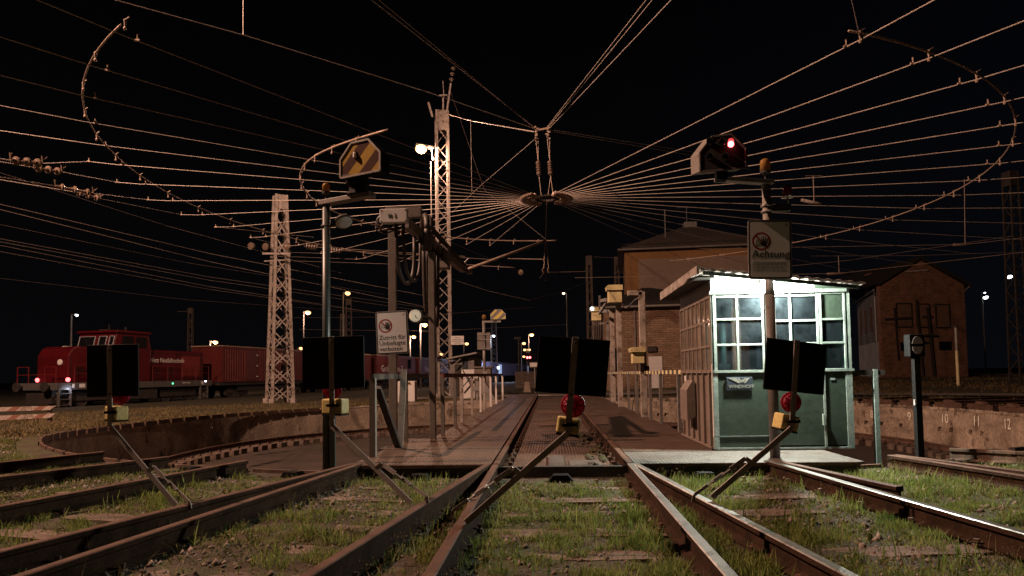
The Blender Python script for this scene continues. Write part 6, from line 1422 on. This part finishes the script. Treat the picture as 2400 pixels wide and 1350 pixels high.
for k in range(9): z0_ = -0.2 + (b.z + 0.2) * k / 9; MB().bx(a.x, b.x, 60, 60.06, z0_, z0_ + (b.z + 0.2) / 9 - 0.03).build('board', m_wood, t)
mb = MB()
for k in range(4): x = a.x + (b.x - a.x) * k / 3; mb.bx(x - 0.05, x + 0.05, 60.06, 60.16, -0.3, b.z)
mb.build('post', m_wood, t)
t = thing('light_signal', q3(1217, 890, 70), 'dark light signal post with a caged ladder beside far lamps', 'signal')
c = q3(1217, 850, 70); zt_ = q3(1217, 792, 70).z; MB().tube([(c.x, 70, -0.2), (c.x, 70, zt_)], 0.1, 8).build('pole', m_dark, t); MB().bx(c.x - 0.5, c.x + 0.2, 69.8, 70, q3(0, 817, 70).z, zt_ + 0.1).build('head', m_dark, t)
t = thing('red_light_signal', q3(1238, 890, 95), 'far signal showing two red lights', 'signal')
c = q3(1239, 838, 95); mb = MB()
for e_ in (-0.18, 0.18): mb.lathe(c + V((e_, -0.2, 0)), (0, -1, 0), [(0.16, 0), (0.14, 0.05), (0.003, 0.07)], 10)
mb.build('red_lamp', m_redlit, t); MB().bx(c.x - 0.5, c.x + 0.5, 95, 95.3, c.z - 0.5, c.z + 0.6).build('head', m_black, t); MB().tube([(c.x, 95.1, -0.2), (c.x, 95.1, c.z)], 0.08, 6).build('pole', m_dark, t)

# ================================================================== LAMPS
def yard_lamp(px, py, Y, label, m=m_lampfar, r=0.2, watt=0, col=WARM, arm=0.5, double=False):
    c = at(px, py, Y); g_ = gz(c.x, c.y); t = thing('yard_lamp', (c.x - arm, c.y, g_), label, 'lamp', 'yard lamps with lit heads')
    MB().tube([(c.x - arm, Y, g_ - 0.2), (c.x - arm, Y, c.z + 0.05)], [0.11, 0.06], 8).build('pole', m_zinc if r > 0.12 else m_latdark, t, smooth=True)
    MB().bar(V((c.x - arm - (arm if double else 0), Y, c.z + 0.1)), V((c.x + 0.15, Y, c.z + 0.14)), 0.22, 0.08).build('arm', m_zinc, t)
    for e_ in ((0, -2 * arm) if double else (0,)):
        rb_ = r * (1.0 if Y < 70 else 1.45); MB().lathe(c + V((e_, 0, 0.09)), (0, -0.35, -1), [(rb_ * 0.9, 0), (rb_, rb_ * 0.35), (rb_ * 0.7, rb_ * 0.75), (0.003, rb_)], 14).build('lit_head', m, t, smooth=True)
    if watt: pointlight('lamp_glow', c + V((0, -0.4, -0.3)), watt, col, 0.2, t)
yard_lamp(505, 803, 62, 'bright starry yard lamp just above the first red container', watt=420, r=0.24)
yard_lamp(722, 733, 75, 'yard lamp shining right of the lattice tower', r=0.22, watt=300)
yard_lamp(815, 688, 72, 'high yard lamp right of the dark signal post', r=0.2)
yard_lamp(996, 762, 72, 'yard lamp below the clock beside the gantry post', r=0.2, watt=900)
yard_lamp(706, 817, 95, 'tiny yard lamp just left of the dark signal post above the wagon roofs', r=0.2)
yard_lamp(970, 790, 90, 'smaller yard lamp right of the Zutritt sign', r=0.2, watt=700)
yard_lamp(1094, 806, 110, 'small yard lamp above the hut roof', r=0.22)
yard_lamp(1035, 830, 120, 'tiny yard lamp seen through the tall mast', r=0.22)
yard_lamp(1157, 788, 105, 'twin-headed pale lamp behind the far signal post', m=m_lampwhite, r=0.16, arm=0.45, double=True, watt=150, col=(0.7, 0.78, 1.0))
yard_lamp(1246, 785, 112, 'brightest lamp of the far cluster left of the largest stop board', r=0.25, watt=300)
yard_lamp(1228, 805, 125, 'middle lamp of the far cluster', r=0.24)
yard_lamp(1240, 820, 128, 'twin-headed lamp of the far cluster above the red signal', r=0.2, arm=0.4, double=True)
yard_lamp(1228, 836, 140, 'lowest dim lamp of the far cluster', r=0.2)
yard_lamp(1321, 689, 68, 'lone lamp post with a small head above the largest stop board', r=0.14, arm=-0.3, m=emit('dim_lamp', (1, 0.72, 0.5), 5))
yard_lamp(180, 740, 60, 'pale white lamp high above the locomotive cab', m=m_lampwhite, r=0.15)
yard_lamp(2366, 649, 90, 'white lamp on a tall pole right of the red brick building', m=m_lampwhite, r=0.22)
yard_lamp(2310, 697, 120, 'lower white lamp beside the red brick building', m=m_lampwhite, r=0.28)
yard_lamp(2308, 687, 122, 'small faint white lamp above the lower white one', m=m_lampwhite, r=0.12)
t = thing('wall_lamp', at(1389, 726, 26), 'small white lit lamp on the outermost yellow box of the right gantry', 'lamp')
c = at(1387, 724, 24.8); MB().lathe(c, (-0.5, -1, -0.2), [(0.07, -0.05), (0.07, 0), (0.003, 0.05)], 12).build('lens', m_lampwhite, t); MB().box(c + V((0.06, 0.08, 0.02)), (0.14, 0.14, 0.16)).build('case', m_zinc, t)

# ================================================================== SMALL THINGS
m_plankpale = mat('worn_white_plank', (0.26, 0.20, 0.17), (0.40, 0.33, 0.29), scale=5, rough=0.9, spots=(0.14, 0.09, 0.07), spotscale=6, spotamt=0.42)
m_plankred = mat('worn_red_plank', (0.17, 0.075, 0.05), (0.24, 0.11, 0.08), scale=6, rough=0.9)
for px0, py0, px1, py1, Y, lab in ((-60, 957, 124, 952, 21.8, 'red and white striped plank, upper of two at the left edge'), (-60, 978, 124, 970, 21.0, 'red and white striped plank, lower of two at the left edge')):
    a, b = at(px0, py0 + 4, Y), at(px1, py1 + 4, Y + 0.4); t = thing('striped_plank', a, lab, 'plank', None); n_ = 9
    mb = MB()
    d_ = (b - a)
    for k in range(n_):
        s0, s1 = a + d_ * (k / n_), a + d_ * ((k + 1) / n_); sh = d_.normalized() * 0.10
        mb.hexa([p for dz in (-0.07, 0.07) for p in ((s0 + sh * (dz / 0.075) + V((0, 0, dz))), (s1 + sh * (dz / 0.075) + V((0, 0, dz))), (s1 + sh * (dz / 0.075) + V((0, 0.05, dz))), (s0 + sh * (dz / 0.075) + V((0, 0.05, dz))))], k % 3 == 1)
    mb.build('plank', [m_plankpale, m_plankred], t)
    mb = MB()
    for q in (a + d_ * 0.2, a + d_ * 0.93): mb.bx(q.x - 0.05, q.x + 0.05, q.y + 0.06, q.y + 0.14, -0.6, q.z + 0.02)
    mb.build('post', m_wood, t)
p = at(2155, 1046, 8.72); X = p.x
t = thing('dwarf_signal', (X, 8.72, 0), 'black post signal with a grey disc crossed by a black bar, before number 9', 'signal')
tpz = at(2148, 784, 8.72).z; bz = at(2148, 835, 8.72).z
MB().bx(X - 0.036, X + 0.036, 8.68, 8.76, -0.2, bz).build('post', m_black, t)
MB().bx(X - 0.095, X + 0.085, 8.66, 8.80, bz, tpz).build('head', m_black, t, bevel=0.004)
cz = (tpz + bz) / 2
mb = MB(); N_ = 40
for k in range(2):
    pts = [(X - 0.004 + 0.066 * math.cos(R(a_)), 8.657, cz + 0.110 * math.sin(R(a_))) for a_ in (range(9, 172, 9) if k == 0 else range(189, 352, 9))]
    mb.prism(pts, (0, -0.003, 0))
mb.build('disc', m_grey, t)
MB().bx(X - 0.06, X - 0.04, 8.66, 8.70, 0.55, 0.62).build('catch', m_zinc, t)
p = at(2246, 902, 41); t = thing('marker_post', p, 'slim post with a yellow lower half before the red brick building', 'post')
z0_, zm, zt_ = gz(p.x, 41), at(2241, 822, 41).z, at(2237, 768, 41).z; x2 = at(2237, 768, 41).x
MB().tube([(p.x, 41, z0_), (p.x, 41, zm)], 0.085, 10).build('lower_half', m_yelpale, t); MB().tube([(p.x, 41, zm), (p.x, 41, zt_)], 0.08, 10).build('upper_half', m_zinc, t); MB().lathe((p.x, 41, zt_), (0, 0, 1), [(0.11, 0), (0.11, 0.12), (0.02, 0.2)], 10).build('cap', m_dark, t)
p = at(148, 1132, 6.15); t = MB().lathe((p.x, p.y, -0.24), (0.05, 0, 1), [(0.085, 0), (0.07, 0.06), (0.062, 0.15), (0.058, 0.21), (0.03, 0.215)], 12).build('stump', m_wood, org=(p.x, p.y, -0.24)); tag(t, 'short weathered stake between the left tracks', 'stake')
p = atz(1461, 1222, -0.19); mb = MB(); mb.prism([p + V((-0.05, 0, 0)), p + V((0.06, -0.02, 0)), p + V((0.05, 0, 0.05)), p + V((0.0, 0, 0.085)), p + V((-0.05, 0, 0.04))], (0.01, 0.07, 0.0)); tag(mb.build('brick_fragment', m_brickfill, org=p, bevel=0.006), 'reddish broken brick lying in the grass beside the polished rail', 'brick')
for k, (px, py, Y, w_, h) in enumerate(((1235, 888, 46, 0.5, 0.7), (1275, 905, 34.5, 0.9, 0.16))):
    c = at(px, py, Y); g_ = gz(c.x, Y); mb = MB()
    mb.prism([(c.x - w_ / 2, Y, g_), (c.x + w_ / 2, Y, g_), (c.x + w_ * 0.3, Y, g_ + h), (c.x - w_ * 0.3, Y, g_ + h)], (0, 0.4, 0)); tag(mb.build(('concrete_block', 'far_locking_bracket')[k], (m_coping, m_zinc)[k], org=(c.x, Y, g_)), ('pale concrete block at the foot of the board fence', 'folded metal bracket between the rails at the far bridge end')[k], ('block', 'bracket')[k])

# ================================================================== GRASS, WEEDS, BALLAST
def npmesh(name, verts, tris, m, k='stuff'):
    me = bpy.data.meshes.new(name); nv, nt_ = len(verts), len(tris)
    me.vertices.add(nv); me.vertices.foreach_set('co', np.ascontiguousarray(verts, dtype=np.float32).ravel())
    me.loops.add(nt_ * 3); me.loops.foreach_set('vertex_index', np.ascontiguousarray(tris, dtype=np.int32).ravel())
    me.polygons.add(nt_); me.polygons.foreach_set('loop_start', np.arange(nt_, dtype=np.int32) * 3)
    me.materials.append(m); me.update(); me.validate(); o = bpy.data.objects.new(name, me); COL.objects.link(o)
    return kind(o, k)
def gzv(x, y):
    def s(v, a, b): t_ = np.clip((v - a) / (b - a), 0, 1); return t_ * t_ * (3 - 2 * t_)
    f = s(y, 11, 20); far = -0.35 + 0.15 * s(x, -10, -3) + np.where(y > 33, np.minimum(0.45, 0.02 * (y - 33)) * s(x, 2, 8), 0)
    z = -0.172 * (1 - f) + far * f
    return z + (fbm(x, y, 1.6, 3) - 0.5) * 0.07 + (vnoise(x, y, 9, 5) - 0.5) * 0.022
def blades(x, y, z, h, wd, lean, m, name, az=None, bend=0.5):
    n = len(x); a = rng.uniform(0, 2 * np.pi, n) if az is None else az; b = rng.uniform(0, 2 * np.pi, n)
    ca, sa = np.cos(a), np.sin(a); lx, ly = np.cos(b) * lean, np.sin(b) * lean
    V5 = np.zeros((n, 5, 3))
    for i, (sx, t_, w_) in enumerate(((-1, 0, .75), (1, 0, .75), (-1, .5, 1), (1, .5, 1), (0, 1, 0))):
        of = t_ * bend + t_ * t_ * (1 - bend)
        V5[:, i, 0] = x + ca * wd * w_ * sx / 2 + lx * of * h; V5[:, i, 1] = y + sa * wd * w_ * sx / 2 + ly * of * h
        V5[:, i, 2] = z + h * t_ * np.sqrt(np.maximum(0.15, 1 - (lean * of) ** 2 * 0.6))
    base = (np.arange(n) * 5)[:, None, None]; T_ = np.array([[0, 1, 3], [0, 3, 2], [2, 3, 4]])[None]
    return npmesh(name, V5.reshape(-1, 3), (T_ + base).reshape(-1, 3), m)
def near_pts(n, r1=20.6):
    rr_ = np.sqrt(rng.uniform((RP + 0.35) ** 2, r1 ** 2, n)); aa_ = np.radians(rng.uniform(-62, 60, n))
    x = CX + rr_ * np.sin(aa_); y = CY - rr_ * np.cos(aa_)
    k = (y > 2.1) & (np.abs(x) < y * 0.95 + 0.8); return x[k], y[k]
RAILAZ = [0, -7.1, -14.2, -27, 7.1, 14.2, 21.3]
def offrail(x, y, lim=0.075):
    ok = np.ones(len(x), bool); ry = CY - y; rx = x - CX
    for az in RAILAZ:
        ux, uy = math.sin(R(az)), math.cos(R(az)); al = rx * ux + ry * uy; pe = rx * uy - ry * ux
        ok &= ~((np.abs(np.abs(pe) - 0.75) < lim) & (al > 12.5))
    return ok
def pick(x, y, dens):
    k = (rng.uniform(0, 1, len(x)) < dens) & offrail(x, y); return x[k], y[k]
def sleep_gap(x, y):                                     # sleepers stay partly bare
    r = np.hypot(x - CX, y - CY); ph = np.mod(r - 13.35, 0.63); return np.where((ph < 0.10) | (ph > 0.53), 0.16 + 0.8 * (vnoise(x, y, 1.3, 77) > 0.52), 1.0)
x, y = near_pts(1500000)
D = np.clip((fbm(x, y, 0.9, 21) - 0.30) * 4.2, 0, 1) * np.clip((vnoise(x, y, 6.5, 27) - 0.30) * 3.2, 0.06, 1)
D *= np.where(x > 1.0, 1.0, np.where(x > -0.9, 1.0, 0.62)); D *= sleep_gap(x, y)
rim = np.hypot(x - CX, y - CY) - RP; D *= np.clip((rim - 0.25) / 0.9, 0.03, 1)
D *= np.where((np.abs(x) < 1.2) & (rim > 0.2) & (rim < 2.1), 0.40, 1)
x, y = pick(x, y, np.minimum(1, D * 1.15)); n = len(x); hh = rng.uniform(0.03, 0.115, n) * (0.45 + 0.6 * vnoise(x, y, 1.1, 40) + 0.75 * np.clip(vnoise(x, y, 6.5, 27) - 0.35, 0, 1)) * np.where(x > -0.9, 1.0, 0.85)
blades(x, y, gzv(x, y) - 0.01, hh, rng.uniform(0.0035, 0.0095, n), rng.uniform(0.1, 0.75, n), m_grass, 'grass')
x, y = near_pts(150000); D = np.clip((vnoise(x, y, 1.7, 55) - 0.50) * 3.5, 0, 1) * np.where(x > 0, 1.0, 0.45)
cl = np.clip((vnoise(x, y, 9.0, 57) - 0.5) * 4, 0, 1)
x, y = pick(x, y, D * cl * 0.9); n = len(x); blades(x, y, gzv(x, y) - 0.01, rng.uniform(0.08, 0.19, n), rng.uniform(0.007, 0.014, n), rng.uniform(0.1, 0.5, n), m_grass, 'tall_grass')
x, y = near_pts(900000); D = np.clip((fbm(x, y, 1.4, 71) - 0.40) * 3.6, 0.04, 1) * np.where(x > 1, 0.6, 0.85) * sleep_gap(x, y)
x, y = pick(x, y, D * 0.7); n = len(x); blades(x, y, gzv(x, y) - 0.004, rng.uniform(0.012, 0.045, n), rng.uniform(0.006, 0.014, n), rng.uniform(0.5, 1.2, n), m_weed, 'low_weeds')
x, y = near_pts(200000); D = np.clip((fbm(x, y, 0.8, 91) - 0.42) * 4, 0, 1)
x, y = pick(x, y, D * 0.22); n = len(x); blades(x, y, gzv(x, y), rng.uniform(0.06, 0.20, n), rng.uniform(0.0018, 0.003, n), rng.uniform(0.1, 0.8, n), m_drygrass, 'dry_stalks')
# seed heads
ph = rng.uniform(0, 1, n) < 0.22; xs, ys = np.repeat(x[ph], 5), np.repeat(y[ph], 5); ns = len(xs)
blades(xs + rng.normal(0, 0.02, ns), ys + rng.normal(0, 0.02, ns), gzv(xs, ys) + rng.uniform(0.05, 0.16, ns), np.full(ns, 0.010), np.full(ns, 0.008), np.full(ns, 0.3), m_drygrass, 'seed_heads')
x, y = near_pts(14000); D = np.clip((fbm(x, y, 1.0, 161) - 0.45) * 4, 0.02, 1); x, y = pick(x, y, D * 0.35)   # leafy rosettes
xs, ys = np.repeat(x, 8), np.repeat(y, 8); ns = len(xs); sz = np.repeat(rng.uniform(0.03, 0.085, len(x)), 8)
blades(xs + rng.normal(0, 0.008, ns), ys + rng.normal(0, 0.008, ns), gzv(xs, ys) + 0.002, sz, sz * rng.uniform(0.22, 0.40, ns), rng.uniform(0.5, 1.3, ns), m_weed, 'leaf_rosettes')
x, y = near_pts(70000); x, y = pick(x, y, 0.30 * np.clip(fbm(x, y, 1.2, 171) * 1.6 - 0.2, 0.1, 1)); n = len(x)              # dead straw lying flat
blades(x, y, gzv(x, y) + 0.006, rng.uniform(0.04, 0.15, n), rng.uniform(0.002, 0.004, n), rng.uniform(1.4, 2.2, n), m_drygrass, 'dead_straw', bend=0.9)
# rim verges: short dry grass round the far half of the pit
n = 150000; rr_ = RP + 0.4 + rng.uniform(0, 1, n) ** 1.3 * 9; aa_ = np.radians(rng.uniform(62, 300, n)); x = CX + rr_ * np.sin(aa_); y = CY - rr_ * np.cos(aa_)
k = (np.abs(x) < y * 0.85) & ~((np.abs(x - 0.1) < 2.1) & (y > 30)) & (rng.uniform(0, 1, n) < np.clip((fbm(x, y, 0.7, 131) - 0.30) * 3, 0.0, 1) * np.where(x > 0, 0.35, 1)); x, y = x[k], y[k]; n = len(x)
blades(x, y, gzv(x, y), rng.uniform(0.03, 0.13, n), rng.uniform(0.010, 0.022, n), rng.uniform(0.2, 0.9, n), m_drygrass, 'verge_grass')
n = 60000; x = rng.uniform(8, 60, n); y = rng.uniform(24, 70, n); k = (x < y * 0.82) & (rng.uniform(0, 1, n) < np.clip((fbm(x, y, 0.3, 141) - 0.42) * 4, 0, 1)) & (np.hypot(x - CX, y - CY) > 15.5); x, y = x[k], y[k]; n = len(x)
blades(x, y, gzv(x, y), rng.uniform(0.05, 0.25, n), rng.uniform(0.02, 0.05, n), rng.uniform(0.2, 0.9, n), m_fieldgrass, 'field_grass')
# ballast
def stones(n, m, name, sel, smin, smax):
    x, y = near_pts(n); k = rng.uniform(0, 1, len(x)) < sel(x, y); x, y = x[k], y[k]; n = len(x)
    u = np.array([(0, 0, 1), (0.9, 0, .1), (.28, .85, 0), (-.72, .53, .15), (-.72, -.53, -.1), (.28, -.85, .1), (0, 0, -1)], float)
    tri = np.array([(0, i, i % 5 + 1) for i in range(1, 6)] + [(6, i % 5 + 1, i) for i in range(1, 6)])
    P = u[None] * (1 + rng.uniform(-.35, .35, (n, 7, 1))); s_ = rng.uniform(smin, smax, n)[:, None, None]; sc3 = rng.uniform(.55, 1.2, (n, 1, 3)); P = P * s_ * sc3
    a = rng.uniform(0, 6.28, n); ca, sa = np.cos(a)[:, None], np.sin(a)[:, None]; X_, Y_ = P[:, :, 0] * ca - P[:, :, 1] * sa, P[:, :, 0] * sa + P[:, :, 1] * ca
    P = np.stack((X_ + x[:, None], Y_ + y[:, None], P[:, :, 2] + (gzv(x, y) + 0.002)[:, None]), -1)
    return npmesh(name, P.reshape(-1, 3), (tri[None] + (np.arange(n) * 7)[:, None, None]).reshape(-1, 3), m)
stones(90000, m_stone, 'ballast', lambda x, y: np.clip((0.62 - fbm(x, y, 0.9, 21)) * 2.2, 0.05, 0.8) * np.where(np.hypot(x - CX, y - CY) < 15.2, 1.0, 0.5), 0.008, 0.034)
